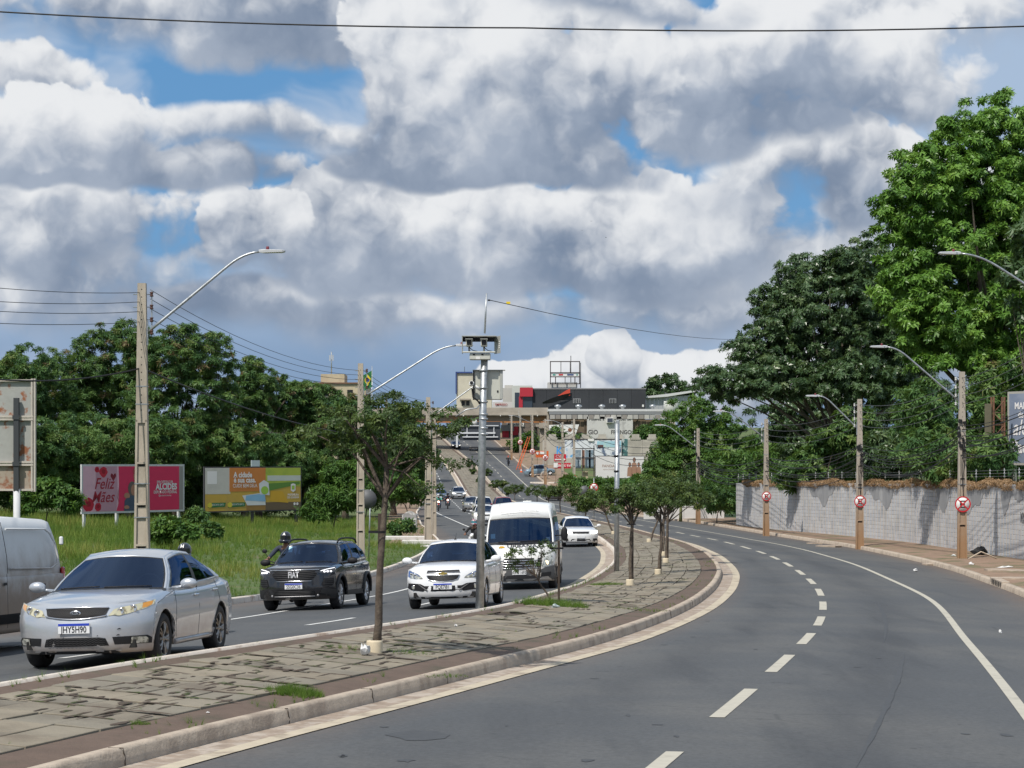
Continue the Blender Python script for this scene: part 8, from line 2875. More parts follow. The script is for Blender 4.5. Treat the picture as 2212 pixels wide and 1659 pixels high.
def background():
 conc = M('bridge_concrete', (0.39, 0.35, 0.295), 0.9, col2=(0.29, 0.255, 0.21), vs=0.25, mix=(0.4, 0.7), var=0.12, vec=(1, 1, 2))
 girder = M('girder_concrete', (0.27, 0.21, 0.15), 0.9, col2=(0.36, 0.20, 0.09), vs=0.35, mix=(0.48, 0.66), var=0.15)
 rust = M('rust_edge', (0.36, 0.155, 0.055), 0.9, var=0.2)
 D = 396
 z = lambda py, d=D: ZC - (py - HY) * d / F
 # --- overpass
 root = thing('overpass', 'pale concrete overpass crossing the avenue with rust-stained girders', 'bridge', (0, D, z(990)))
 rel = (0, D, z(990))
 xl, xr = 560, 1184
 rel = (0, D, z(990))
 pbox(root, 'parapet', xl, xr, 880.5, 896, D - 0.2, 0.4, conc, (0, D, rel[2]))
 pbox(root, 'parapet_band', xl, xr + 0.5, 893.5, 897, D - 0.35, 0.3, conc, (0, D, rel[2]))
 pbox(root, 'deck', xl, xr, 896, 899, D + 0.1, 11.5, conc, (0, D, rel[2]))
 pbox(root, 'girder', xl, xr - 2, 899, 912.6, D + 0.5, 0.6, girder, (0, D, rel[2]))
 pbox(root, 'girder', xl, xr - 2, 899, 912.6, D + 5, 0.6, girder, (0, D, rel[2]))
 pbox(root, 'girder', xl, xr - 2, 899, 912.6, D + 10, 0.6, girder, (0, D, rel[2]))
 pbox(root, 'girder_foot', xl, xr - 2, 910.0, 913.2, D + 0.35, 0.9, rust, (0, D, rel[2]))
 pbox(root, 'end_post', xr - 3, xr + 2, 890, 950, D - 0.4, 0.8, conc, (0, D, rel[2]))
 pbox(root, 'pier_cap', 1164, 1181, 913.5, 925, D + 0.2, 10, conc, (0, D, rel[2]))
 pbox(root, 'pier_cap', 1157, 1164, 917, 922, D + 0.3, 9, conc, (0, D, rel[2]))
 pbox(root, 'pier', 1166, 1177, 925, 1000, D + 1.0, 1.4, conc, (0, D, rel[2]))
 pbox(root, 'pier', 1154, 1161, 922, 1000, D + 8, 1.4, conc, (0, D, rel[2]))
 pbox(root, 'pier', 890, 900, 912, 1000, D + 1.0, 1.4, conc, (0, D, rel[2]))
 pbox(root, 'abutment', 560, 880, 912, 1010, D + 2.0, 8, conc, (0, D, rel[2]))
 for px in range(1000, 1180, 40):
  pbox(root, 'drain_spout', px, px + 2, 897, 899, D - 0.5, 0.4, m_swht, (0, D, rel[2]))
 # --- back of the gantry sign
 d = 384
 b = at(987, d)
 root = thing('gantry_sign', 'dark back of a cantilevered overhead road sign with white tube frame', 'sign', b)
 rel = tuple(b)
 pbox(root, 'sign_panel', 994, 1081, 911, 951, d - 0.1, 0.12, M('gantry_back', (0.055, 0.062, 0.075), 0.6, 0.3, var=0.1), rel)
 wt = M('gantry_tube', (0.58, 0.60, 0.62), 0.5, var=0.06)
 for (x0, x1, y0, y1) in ((1000, 1077, 918.5, 920.5), (985, 1070, 933.5, 937), (999, 1076, 942.5, 945)):
  pbox(root, 'cross_tube', x0, x1, y0, y1, d - 0.45, 0.2, wt, rel)
 for x in (1008, 1034, 1066):
  pbox(root, 'upright_tube', x, x + 1.8, 919, 944, d - 0.30, 0.12, wt, rel)
 pbox(root, 'post', 985, 989, 931, 966, d - 0.3, 0.35, wt, rel)
 # --- retaining warehouse on the right
 d = 388
 root = thing('warehouse', 'low warehouse with brown stained panel wall and corrugated roof right of the overpass', 'building', (0, d, z(985, d)))
 rel = (0, d, z(985, d))
 wallm = M('brown_wall', (0.165, 0.125, 0.085), 0.95, col2=(0.10, 0.075, 0.055), vs=0.4, mix=(0.42, 0.68), var=0.2)
 for k in range(7):
  x0 = 1187 + k * 38
  pbox(root, 'wall_panel', x0 + 0.6, min(x0 + 37.4, 1450), 906, 985, d + 0.02 * (k % 2), 0.5, wallm, rel)
  pbox(root, 'pilaster', x0 - 1.2, x0 + 0.6, 905, 985, d - 0.15, 0.6, M('pilaster_dark', (0.12, 0.095, 0.07), 0.95, var=0.2), rel)
 pbox(root, 'beam', 1186, 1452, 889, 895, d - 0.6, 0.5, M('roof_beam', (0.20, 0.21, 0.22), 0.7, var=0.1), rel)
 pbox(root, 'roof', 1184, 1452, 883.5, 888.5, d - 0.2, 9, M('roof_pale', (0.52, 0.53, 0.52), 0.7, var=0.1, vs=0.3), rel)
 sheet = [M('roof_sheet_%d' % k, c, 0.8, var=0.15, vs=1) for k, c in enumerate(((0.36, 0.35, 0.33), (0.25, 0.23, 0.21), (0.44, 0.43, 0.40)))]
 for k in range(22):
  x0 = 1188 + k * 12
  pbox(root, 'roof_sheet', x0, x0 + 10.6, 896, 905, d - 0.8 - 0.05 * (k % 3), 0.12, sheet[(k * 7) % 3], rel)
 for x in (1205, 1250, 1300, 1345, 1410):
  q = P3(x, 884, d + 2)
  MB().lathe([(0.30, 0), (0.30, 0.35), (0.62, 0.45), (0.62, 0.75), (0.001, 0.95)], 10, (q.x, 2, q.z - rel[2])).build('roof_vent', m_galv, root)
 # painted board on the wall
 b = P3(1268, 958, d - 0.8)
 root = thing('wall_sign', 'weathered white painted sign with black lettering fixed to the brown warehouse wall', 'sign', b)
 rel = tuple(b)
 pbox(root, 'board', 1268, 1367, 900, 958, d - 0.8, 0.08, M('old_white_board', (0.52, 0.52, 0.50), 0.8, col2=(0.36, 0.36, 0.35), vs=0.5, mix=(0.5, 0.66), var=0.1), rel)
 ik = M('faded_ink', (0.07, 0.07, 0.07), 0.8)
 s = d / F
 for (t, px, py, sz, wd, bo, sh) in (('Puloros e', 1289, 906, 6.5, 1.05, 0.01, 0), ('rações de', 1346, 906, 6.5, 1.05, 0.01, 0), ('GIO', 1281, 934, 10.5, 0.9, 0.03, 0), ('FRANGO', 1342, 934, 9.5, 0.92, 0.03, 0), ('Alimentos', 1312, 950, 8, 1.5, 0.0, 0.4)):
  q = P3(px, py, d - 0.8)
  lettering(t, ik, root, (q.x - b.x, -0.02, q.z - b.z), sz * 1.25 * s, bo, wd, shear=sh)
 o = pbox(root, 'air_unit', 1310, 1325, 902, 913, d - 1.5, 0.6, m_swht, rel)
 pbox(o, 'grille', 1312, 1323.5, 903.5, 911.5, d - 1.56, 0.05, M('unit_grille', (0.05, 0.06, 0.09), 0.6), rel)
 # white trapezoid banner on the wall
 b = P3(1186, 970, d - 0.9)
 root = thing('wall_banner', 'white slanted banner with small badge on the brown wall beside the bridge pier', 'banner', b)
 s = d / F
 bm = MB().prism([((x - 1186) * s, (970 - y) * s) for x, y in ((1186, 918), (1251, 917), (1232, 970), (1186, 962))], 0, 0.05)
 bm.v = [(x, -zz, y) for x, y, zz in bm.v]
 bm.build('cloth', m_swht, root)
 shp = MB().lathe([(0.001, 0), (0.38, 0)], 12, ((1231 - 1186) * s, -0.06, (970 - 929) * s), 'y')
 shp.build('badge_print', M('badge_brown', (0.25, 0.10, 0.05), 0.7), root)
 lettering('GYN TRATO', ik, root, ((1214 - 1186) * s, -0.06, (970 - 934) * s), 0.62, 0.0, 0.9)
 # --- dark building above
 d = 420
 root = thing('dark_building', 'long dark grey clad building with red corner block above the warehouse', 'building', (0, d, z(900, d)))
 rel = (0, d, z(900, d))
 dk = M('dark_cladding', (0.028, 0.031, 0.037), 0.7, col2=(0.036, 0.040, 0.047), vs=0.15, mix=(0.45, 0.6), var=0.08)
 for k in range(8):
  x0 = 1150 + k * 30.6
  pbox(root, 'cladding_panel', x0 + 0.15, x0 + 30.4, 841, 905, d, 0.4, dk, rel)
 pbox(root, 'volume', 1150, 1395, 840, 905, d + 0.4, 14, dk, rel)
 redm = M('red_cladding', (0.40, 0.018, 0.035), 0.6, var=0.08)
 pbox(root, 'corner_block', 1123, 1151, 837, 856.5, d - 0.8, 6, redm, rel)
 pbox(root, 'corner_leg', 1121, 1129, 856.5, 905, d - 0.4, 4, redm, rel)
 pbox(root, 'corner_glass', 1129, 1150, 856.5, 905, d - 0.2, 4, M('dark_glazing', (0.035, 0.05, 0.07), 0.15), rel)
 pbox(root, 'parapet', 1150, 1396, 838.5, 841, d - 0.1, 0.5, M('parapet_grey', (0.20, 0.20, 0.21), 0.7), rel)
 for (x0, x1) in ((1238, 1254), (1316, 1331)):
  wdw = pbox(root, 'window', x0, x1, 861, 871, d - 0.08, 0.1, M('window_grey', (0.30, 0.31, 0.32), 0.6), rel)
  for k in range(4):
   q = x0 + 1.2 + k * (x1 - x0 - 1.5) / 4
   pbox(wdw, 'pane', q, q + 2.0, 862, 870, d - 0.13, 0.05, m_seal, rel)
 pbox(root, 'door', 1387, 1391, 874, 879, d - 0.1, 0.1, m_swht, rel)
 # torn banner
 b = P3(1205, 855, d - 0.5)
 o = MB().prism([(0.0, 0.0), (2.5, 0.0), (2.5, 1.45), (1.6, 1.05)], 0, 0.05)
 o.v = [(x, -zz, y) for x, y, zz in o.v]
 o = o.build('torn_banner', M('banner_orange_red', (0.55, 0.06, 0.03), 0.7), None, b)
 tag(o, 'orange-red triangular torn banner hanging on the dark cladding', 'banner')
 rows = []
 for i in range(9):
  t = i / 8
  rows.append([P3(1172 + 60 * t, 872 - 20 * t + 6 * math.sin(math.pi * t), d - 0.6) - b, P3(1172 + 60 * t, 872 - 20 * t - 10 * t * (1 - t) - 3, d - 0.8) - b])
 o = MB().grid(rows).build('torn_cloth', m_seal, None, b)
 tag(o, 'black torn cloth sagging across the dark cladding', 'cloth')
 # rooftop billboard skeleton
 d2 = 424
 b = P3(1183, 838, d2)
 root = thing('rooftop_billboard', 'empty steel billboard frame with a thin logo band on the dark roof', 'billboard', b)
 rel = tuple(b)
 steel = M('frame_steel', (0.06, 0.05, 0.05), 0.7)
 for (x0, x1, y0, y1) in ((1188, 1253, 780, 782), (1188, 1253, 804, 806), (1188, 1253, 813, 815), (1188, 1253, 828, 830), (1188, 1190, 780, 830), (1251, 1253, 780, 830), (1211, 1212.4, 780, 806), (1231, 1232.4, 780, 806), (1199, 1201, 813, 830), (1220, 1221.5, 813, 830), (1241, 1243, 813, 830)):
  pbox(root, 'frame_bar', x0, x1, y0, y1, d2 - 0.1, 0.2, steel, rel)
 bd = pbox(root, 'logo_band', 1190, 1251, 806.2, 812.8, d2, 0.12, m_swht, rel)
 for (x0, x1, m) in ((1194, 1200, M('logo_green', (0.05, 0.30, 0.25), 0.7)), (1207, 1216, m_sred), (1225, 1239, M('logo_blue', (0.04, 0.07, 0.20), 0.7)), (1245, 1248, M('logo_green', (0.05, 0.30, 0.25), 0.7))):
  pbox(bd, 'logo_print', x0, x1, 808, 811, d2 - 0.05, 0.04, m, rel)
 pbox(root, 'plinth', 1183, 1247, 826, 840, d2 + 0.6, 4, M('plinth_white', (0.50, 0.50, 0.48), 0.8, var=0.12, vs=0.5), rel)
 for (px, y0, name) in ((1233, 768, 'rooftop aerial behind the empty billboard frame'), (1254, 783, 'second thin rooftop aerial at the frame edge')):
  q = P3(px, 838, d2 + 3)
  o = MB().tube([(0, 0, 0), (0, 0, (838 - y0) * d2 / F)], 0.09, 5).build('aerial', m_wire2, None, q)
  tag(o, name, 'aerial')
 # --- cream block left of the camera cabinet and small pale buildings
 d = 470
 cream = M('cream_render', (0.56, 0.53, 0.42), 0.85, col2=(0.47, 0.44, 0.35), vs=0.12, var=0.08)
 root = thing('apartment_block', 'cream apartment block with blue edge fin rising behind the overpass', 'building', (0, d, z(900, d)))
 rel = (0, d, z(900, d))
 pbox(root, 'volume', 986, 1062, 806, 905, d, 12, cream, rel)
 pbox(root, 'blue_fin', 984, 986.5, 803, 850, d - 0.4, 2, M('fin_blue', (0.03, 0.06, 0.20), 0.6), rel)
 pbox(root, 'blue_cap', 986, 1020, 803, 806, d - 0.4, 4, MATS['fin_blue'], rel)
 for k in range(2):
  w_ = pbox(root, 'window', 997 + k * 10, 1004 + k * 10, 866, 876, d - 0.1, 0.15, m_seal, rel)
 pbox(root, 'balcony', 993, 1016, 861, 864, d - 1.2, 1.2, conc, rel)
 pbox(root, 'aerial', 1003, 1004, 792, 803, d + 2, 0.3, m_wire2, rel)
 d = 450
 root = thing('office_building', 'pale low office building with glass corner left of the red block', 'building', (0, d, z(900, d)))
 rel = (0, d, z(900, d))
 pbox(root, 'volume', 1106, 1150, 833, 905, d, 10, M('pale_render', (0.50, 0.52, 0.48), 0.85, var=0.08), rel)
 pbox(root, 'glazing', 1112, 1122, 848, 900, d - 0.1, 0.2, MATS['dark_glazing'], rel)
 root = thing('shop_building', 'small white shop with red lettering on its fascia above the overpass parapet', 'building', (0, d - 14, z(900, d - 14)))
 rel = (0, d - 14, z(900, d - 14))
 pbox(root, 'volume', 1064, 1106, 868, 905, d - 14, 6, M('shop_white', (0.55, 0.54, 0.52), 0.85, var=0.08), rel)
 q = P3(1083, 874, d - 14.1)
 lettering('EMPRESSO', M('shop_red', (0.30, 0.03, 0.03), 0.7), root, (q.x, -0.15, q.z - rel[2]), 0.62, 0.01, 0.9)
 root = thing('flat_building', 'grey flat-roofed block peeping over the overpass behind the shop', 'building', (0, d + 12, z(900, d + 12)))
 pbox(root, 'volume', 1086, 1110, 838, 905, d + 12, 6, M('block_pale', (0.44, 0.43, 0.40), 0.85, var=0.1), (0, d + 12, z(900, d + 12)))
 pbox(root, 'roof_room', 1090, 1108, 832, 838, d + 13, 4, M('block_pale', (0.44, 0.43, 0.40), 0.85, var=0.1), (0, d + 12, z(900, d + 12)))
 # --- grey sheds at the right, water tank
 d = 425
 root = thing('metal_shed', 'light grey corrugated metal shed beside the dark building', 'building', (0, d, z(900, d)))
 rel = (0, d, z(900, d))
 cor = M('shed_metal', (0.42, 0.44, 0.46), 0.55, 0.2, var=0.06)
 for k in range(12):
  pbox(root, 'sheet', 1395.5 + k * 9, 1395.5 + k * 9 + 8.6, 858 - 0.4 * k, 905, d + 0.04 * (k % 2), 0.2, cor, rel)
 a = MB()
 P = [P3(1394, 856, d - 1) - Vector(rel), P3(1440, 851, d - 1) - Vector(rel), P3(1505, 842, d - 1) - Vector(rel), P3(1505, 846, d - 1) - Vector(rel), P3(1440, 857, d - 1) - Vector(rel), P3(1394, 860, d - 1) - Vector(rel)]
 a.add([*P, *[p + Vector((0, 10, 0)) for p in P]], [(0, 1, 4, 5), (1, 2, 3, 4), (0, 6, 7, 1), (1, 7, 8, 2), (5, 4, 10, 11), (4, 3, 9, 10)])
 a.build('roof', M('shed_roof', (0.55, 0.56, 0.56), 0.6, var=0.06), root)
 d = 386
 b = P3(1451, 890, d)
 root = thing('water_tank', 'white cylindrical water tank on a stub tower right of the warehouse', 'tank', b)
 MB().lathe([(0.001, 2.15), (1.45, 2.0), (1.5, 1.8), (1.5, 0.15), (1.2, 0)], 16).build('tank', m_swht, root)
 MB().box((0, 0, -2.5), (1.3, 1.3, 5.0)).build('stand', conc, root)
 # --- crenellated wall, murals, boards on the slope
 d = 352
 root = thing('crenellated_wall', 'pale concrete crenellated wall half hidden by boards on the slope', 'wall', (0, d, z(1010, d)))
 rel = (0, d, z(1010, d))
 cw = M('crenel_concrete', (0.44, 0.41, 0.36), 0.9, col2=(0.34, 0.32, 0.28), vs=0.4, var=0.12)
 for k in range(8):
  x0 = 1172 + k * 36
  pbox(root, 'wall_bay', x0, x0 + 35.6, 950, 1010, d + 0.03 * (k % 2), 0.5, cw, rel)
  pbox(root, 'merlon', x0 + 13, x0 + 29, 938, 950, d, 0.5, cw, rel)
  pbox(root, 'merlon_step', x0 + 10, x0 + 32, 945, 950, d - 0.06, 0.6, cw, rel)
 d = 336
 b = P3(1221, 1010, d)
 root = thing('mural_board', 'long white board painted with blue graffiti along the crenellated wall', 'mural', b)
 rel = tuple(b)
 pbox(root, 'board', 1220, 1342, 950, 990, d, 0.2, M('mural_white', (0.62, 0.65, 0.68), 0.8, col2=(0.10, 0.14, 0.22), vs=0.55, mix=(0.52, 0.60), var=0.1), rel)
 pbox(root, 'frame', 1219, 1343, 948, 950, d - 0.05, 0.3, steel, rel)
 pbox(root, 'sky_panel', 1290, 1342, 953, 966, d - 0.05, 0.1, M('mural_sky', (0.28, 0.50, 0.60), 0.8, col2=(0.45, 0.58, 0.50), vs=0.3), rel)
 pbox(root, 'lower_panel', 1222, 1240, 968, 990, d - 0.05, 0.1, M('mural_blue', (0.12, 0.34, 0.60), 0.8, col2=(0.55, 0.58, 0.60), vs=0.9, mix=(0.45, 0.5)), rel)
 pbox(root, 'plaque', 1291, 1303, 961, 966, d - 0.12, 0.1, M('plaque_brown', (0.10, 0.035, 0.03), 0.7), rel)
 pbox(root, 'owner_plate', 1270, 1283, 948, 953, d - 0.2, 0.1, m_swht, rel)
 pbox(root, 'teal_panel', 1343, 1356, 948, 990, d + 0.5, 0.1, M('mural_teal', (0.05, 0.14, 0.14), 0.8, col2=(0.4, 0.45, 0.45), vs=1.2, mix=(0.5, 0.6)), rel)
 q = P3(1209, 975, d - 1)
 o = lettering('K', M('letter_blue', (0.06, 0.30, 0.70), 0.6), None, q, 2.1, 0.03, 0.9, name='letter_sign')
 tag(o, 'single bright blue letter K standing against the pale wall', 'sign')
 d = 308
 b = P3(1240, 1062, d)
 root = thing('scaffold_frame', 'bare black steel board frame with glazed panels beside the white billboard', 'frame', b)
 rel = tuple(b)
 for (x0, x1, y0, y1) in ((1236, 1285, 968, 970), (1236, 1285, 988, 990), (1236, 1285, 1012, 1013.5), (1236, 1285, 1016, 1017), (1240, 1242, 968, 1030), (1257, 1258.5, 968, 1030), (1282, 1284, 962, 1030)):
  pbox(root, 'frame_bar', x0, x1, y0, y1, d, 0.15, steel, rel)
 for k, x0 in enumerate((1243, 1264, 1272)):
  pbox(root, 'panel', x0, x0 + 12, 972, 1011, d + 1.0, 0.1, M('panel_glass', (0.20, 0.27, 0.32), 0.3, col2=(0.38, 0.44, 0.47), vs=0.7, mix=(0.5, 0.6)), rel)
 pbox(root, 'rust_panel', 1258, 1263, 972, 1011, d + 0.9, 0.1, M('rust_panel', (0.18, 0.09, 0.06), 0.8), rel)
 pbox(root, 'stub_wall', 1259, 1270, 1018, 1040, d + 0.5, 0.6, M('stub_beige', (0.42, 0.36, 0.25), 0.9), rel)
 d = 300
 root, w, h = board('billboard', 'white billboard with small lettering and three posed figures behind the median trees', (1285, 985, 1034), (1392, 984, 1034), 300, 303, 1.6, 3, steel, fw=0.12)
 panel(root, 0.1, w - 0.1, 0.1, h - 0.1, pr('poster_ivory', (0.80, 0.76, 0.75)))
 lettering('FANDARI', M('poster_tan', (0.42, 0.27, 0.22), 0.7), root, (w * 0.30, -0.07, h * 0.55), 0.55, 0.004, 1.1, name='poster_lettering')
 lettering('NOVA COLEÇÃO', M('poster_tan', (0.42, 0.27, 0.22), 0.7), root, (w * 0.28, -0.07, h * 0.40), 0.22, 0.0, 1.1, name='poster_lettering')
 fig = pr('print_figure', (0.36, 0.17, 0.11))
 for (x, zz, r) in ((0.70, 0.62, 0.22), (0.79, 0.82, 0.25), (0.88, 0.62, 0.22)):
  shape(root, oval(w * x, h * zz, r, r * 1.5), pr('print_hair', (0.13, 0.10, 0.09)), 3)
  shape(root, oval(w * x, h * zz, r * 0.6, r * 0.9), fig, 4)
  shape(root, [(w * x - r * 2, h * 0.1), (w * x - r * 1.6, h * zz - r * 2.2), (w * x, h * zz - r), (w * x + r * 1.6, h * zz - r * 2.2), (w * x + r * 2, h * 0.1)], pr('print_dress', (0.40, 0.22, 0.15)), 2)
 # --- roadside signs up the hill
 for (x0, x1, y0, y1, d, m, txt, lab, low) in (
  (1157, 1185, 974, 988, 330, M('sign_orange', (0.60, 0.11, 0.02), 0.6), '', 'orange sign board with a white panel behind the far poles', 1003),
  (1197, 1223, 981, 996.5, 300, M('sign_bright_red', (0.50, 0.015, 0.03), 0.6), 'CSL', 'red sign board with white arrow pointing right', 1022)):
  b = at((x0 + x1) / 2, d)
  root = thing('roadside_sign', lab, 'sign', b)
  rel = tuple(b)
  pbox(root, 'board', x0, x1, y0, y1, d, 0.1, m, rel)
  for px in (x0 + 3, x1 - 4):
   pbox(root, 'post', px, px + 1.2, y1, (HY + (ZC - b.z) * F / d), d + 0.1, 0.1, M('sign_post_wood', (0.20, 0.15, 0.10), 0.9), rel)
  if txt:
   q = P3((x0 + x1) / 2 - 3, 986, d)
   lettering(txt, m_swht, root, (q.x - b.x, -0.02, q.z - b.z), 0.55, 0.0, 1.0)
   s = d / F
   q = P3((x0 + x1) / 2, 992.5, d)
   c = MB().prism([(-0.75, -0.1), (0.4, -0.1), (0.4, -0.24), (0.8, 0.0), (0.4, 0.24), (0.4, 0.1), (-0.75, 0.1)], 0, 0.03)
   c.v = [(x + q.x - b.x, -0.02 - zz, y + q.z - b.z) for x, y, zz in c.v]
   c.build('arrow', m_swht, root)
  else:
   pbox(root, 'notice', x0 + 9, x1 - 5, y0 + 1.5, y0 + 7, d - 0.06, 0.05, m_swht, rel)
   q = P3(x0 + 4, 979, d)
   MB().lathe([(0.001, 0), (0.22, 0)], 12, (q.x - b.x, -0.06, q.z - b.z), 'y').build('emblem', m_swht, root)
 b = P3(1196, 1013, 290)
 root = thing('shop_banner', 'long red and white banner stretched low behind the far poles', 'banner', b)
 pbox(root, 'cloth', 1196, 1233, 1000, 1012, 290, 0.05, M('banner_red', (0.55, 0.03, 0.05), 0.7), tuple(b))
 pbox(root, 'white_corner', 1196, 1205, 1000, 1010, 289.9, 0.05, m_swht, tuple(b))
 q = P3(1219, 1006, 289.8)
 lettering('CENTRO TAPE', m_swht, root, (q.x - b.x, -0.2, q.z - b.z), 0.42, 0.01, 0.8)
 # shops glimpsed below the bridge
 d = 445
 root = thing('corner_shop', 'shop front with white name board and red panels seen below the overpass', 'building', (0, d, z(960, d)))
 rel = (0, d, z(960, d))
 pbox(root, 'volume', 1084, 1165, 905, 965, d, 8, M('shop_dark', (0.16, 0.13, 0.11), 0.8, var=0.1), rel)
 fb = pbox(root, 'name_board', 1094, 1132, 911, 921, d - 0.3, 0.2, m_swht, rel)
 q = P3(1113, 916, d - 0.45)
 lettering('MARGUERITA', ik, fb, (q.x, -0.45, q.z - rel[2]), 0.85, 0.01, 0.62)
 pbox(root, 'red_panel', 1085, 1099, 931, 960, d - 0.3, 0.2, redm, rel)
 pbox(root, 'red_panel', 1106, 1120, 921, 940, d - 0.3, 0.2, redm, rel)
 pbox(root, 'shutter', 1082, 1110, 918, 931, d - 0.5, 0.2, M('shutter_grey', (0.20, 0.21, 0.22), 0.6), rel)
 pbox(root, 'white_front', 1120, 1160, 935, 962, d - 0.3, 0.2, M('shop_pale', (0.50, 0.50, 0.46), 0.8, var=0.1), rel)
 # --- left: beige building above the trees, mast, flag
 d = 330
 root = thing('beige_building', 'beige flat-roofed building rising above the feathery trees', 'building', at(730, d))
 rel = tuple(at(730, d))
 be = M('beige_render', (0.50, 0.43, 0.30), 0.9, col2=(0.42, 0.35, 0.24), vs=0.3, var=0.08)
 pbox(root, 'volume', 660, 790, 828, 1040, d, 12, be, rel)
 pbox(root, 'roof_room', 693, 744, 808, 829, d + 1, 6, be, rel)
 pbox(root, 'roof_edge', 658, 792, 826, 828.5, d - 0.3, 12.6, M('roof_rust', (0.20, 0.11, 0.07), 0.9), rel)
 for k in range(4):
  w_ = pbox(root, 'window', 672 + k * 26, 684 + k * 26, 842, 856, d - 0.06, 0.1, m_seal, rel)
 pbox(root, 'blue_cover', 620, 760, 868, 874, d - 2, 0.2, M('tarp_blue', (0.05, 0.22, 0.60), 0.6), rel)
 q = P3(716, 808, d + 3)
 root = thing('antenna_mast', 'slim antenna mast with panel antennas on the beige roof', 'antenna', q)
 MB().tube([(0, 0, 0), (0, 0, 3.6)], 0.09, 6).build('mast', m_galv, root)
 for k in range(3):
  MB().box((-0.25 + 0.25 * k, -0.1, 2.6 + 0.2 * (k % 2)), (0.16, 0.1, 0.9)).build('panel_antenna', m_grey, root)
 q = P3(800, 850, 240)
 root = thing('flag', 'Brazilian national flag hanging limp on a pole between the palms', 'flag', q)
 MB().tube([(0.2, 0, -8), (0.2, 0, 3.2)], 0.04, 6).build('flag_pole', m_galv, root)
 rows = []
 for i in range(7):
  t = i / 6
  rows.append([(0.2 - 1.05 * t + 0.0, 0.08 * math.sin(t * 7 + j), 2.7 - 1.9 * j / 4 - 0.6 * t) for j in range(5)])
 MB().grid(rows).build('flag_cloth', M('flag_green', (0.02, 0.16, 0.05), 0.7), root)
 shape_ = MB().add([(-0.3, -0.14, 2.2), (-0.72, -0.14, 1.55), (-0.3, -0.14, 0.85), (0.08, -0.14, 1.7)], [(0, 1, 2, 3)]).build('flag_rhombus', M('flag_yellow', (0.65, 0.50, 0.02), 0.7), root)
 MB().lathe([(0.001, 0), (0.22, 0)], 12, (-0.3, -0.16, 1.56), 'y').build('flag_disc', M('flag_blue', (0.02, 0.05, 0.25), 0.7), root)
 # --- roadside pieces
 b = at(885, 128)
 root = thing('gate_pillar', 'crumbling grey gate pillar with peeling whitewash at the left roadside', 'pillar', b)
 old = M('peeling_whitewash', (0.30, 0.30, 0.30), 0.9, col2=(0.62, 0.62, 0.60), vs=1.4, mix=(0.48, 0.54), var=0.15)
 MB().box((0, 0, 0.55), (0.92, 0.6, 1.15), b=0.05).build('plinth', old, root)
 rows = [[(-0.42 + 0.84 * j / 8, y, 1.1 + 0.22 * math.sin(math.pi * j / 8)) for j in range(9)] for y in (-0.3, 0.3)]
 MB().grid(rows).build('cap', old, root)
 MB().add([rows[0][j] for j in range(9)], [tuple(reversed(range(9)))]).build('cap_face', old, root)
 for k, (px, d, w_) in enumerate(((880, 112, 2.6), (915, 105, 2.2), (935, 101.5, 1.2))):
  b = at(px, d)
  o = MB().box((0, 0, 0.08), (w_, 0.5, 0.26), b=0.03).build('driveway_step', M('step_white', (0.60, 0.58, 0.55), 0.85, var=0.12, vs=2), None, (b.x, b.y, b.z))
  tag(o, ['long whitewashed driveway step half sunk in the grass', 'whitewashed step crossing the verge behind the lamp pole', 'short white kerb stone at the road edge by the lamp pole'][k], 'kerbstone')
 b = at(1482, 165)
 root = thing('garden_wall', 'low whitewashed garden wall beside the far no-stopping pole', 'wall', b)
 for k in range(4):
  MB().box((-2.6 + k * 1.62, 0, 0.45), (1.6, 0.25, 1.0), b=0.02).build('wall_bay', M('limewash', (0.60, 0.59, 0.57), 0.85, var=0.1, vs=1.5), root)
  MB().box((-2.6 + k * 1.62, 0, 0.98), (1.62, 0.32, 0.08)).build('coping', MATS['limewash'], root)
 for (px, d, py, r, lab) in ((793, 86, 1078, 0.40, 'round road sign seen from behind at the lamp pole near the SUV'), (1262, 150, 1061, 0.40, 'round road sign seen from behind above the white sedan')):
  b = at(px, d)
  root = thing('road_sign', lab, 'sign', b)
  zz = ZC - (py - HY) * d / F - b.z
  MB().tube([(0.06, 0.03, -0.1), (0.14, 0.03, zz + r)], 0.03, 7).build('post', m_galv, root)
  MB().lathe([(0.001, 0.0), (r, 0.0), (r, 0.012)], 24, (0, 0, zz), 'y').build('sign_back', m_signback, root)
 b = at(1283, 152)
 root = thing('road_sign', 'small red and white round prohibition sign above the white sedan', 'sign', b)
 MB().tube([(0, 0.03, -0.1), (0, 0.03, 3.1)], 0.03, 7).build('post', m_galv, root)
 no_stop(root, (0, 0, ZC - (1053 - HY) * 152 / F - b.z), 0.62)
 # ladder, cones, pipe ring
 b = at(1118, 338)
 root = thing('ladder', 'long orange ladder leaning against a far pole', 'ladder', b)
 org = M('ladder_orange', (0.60, 0.10, 0.02), 0.6)
 T = P3(1143, 943, 345) - b
 for dx in (-0.22, 0.22):
  MB().tube([(dx, 0, 0), (T.x + dx * 0.9, T.y, T.z)], 0.06, 5).build('rail', org, root)
 for k in range(14):
  t = (k + 1) / 15
  MB().tube([(T.x * t - 0.22, T.y * t, T.z * t), (T.x * t + 0.22, T.y * t, T.z * t)], 0.03, 5).build('rung', org, root)
 for k, (px, d) in enumerate(((1126, 330), (1148, 322))):
  b = at(px, d)
  root = thing('traffic_cone', ['orange and white traffic cone at the foot of the ladder', 'orange and white traffic cone in front of the parked pickup'][k], 'cone', b)
  MB().lathe([(0.25, 0), (0.25, 0.05), (0.17, 0.05), (0.03, 0.75)], 10).build('cone_body', org, root)
  MB().lathe([(0.135, 0.28), (0.10, 0.45)], 10).build('cone_band', m_swht, root)
 b = at(1176, 312)
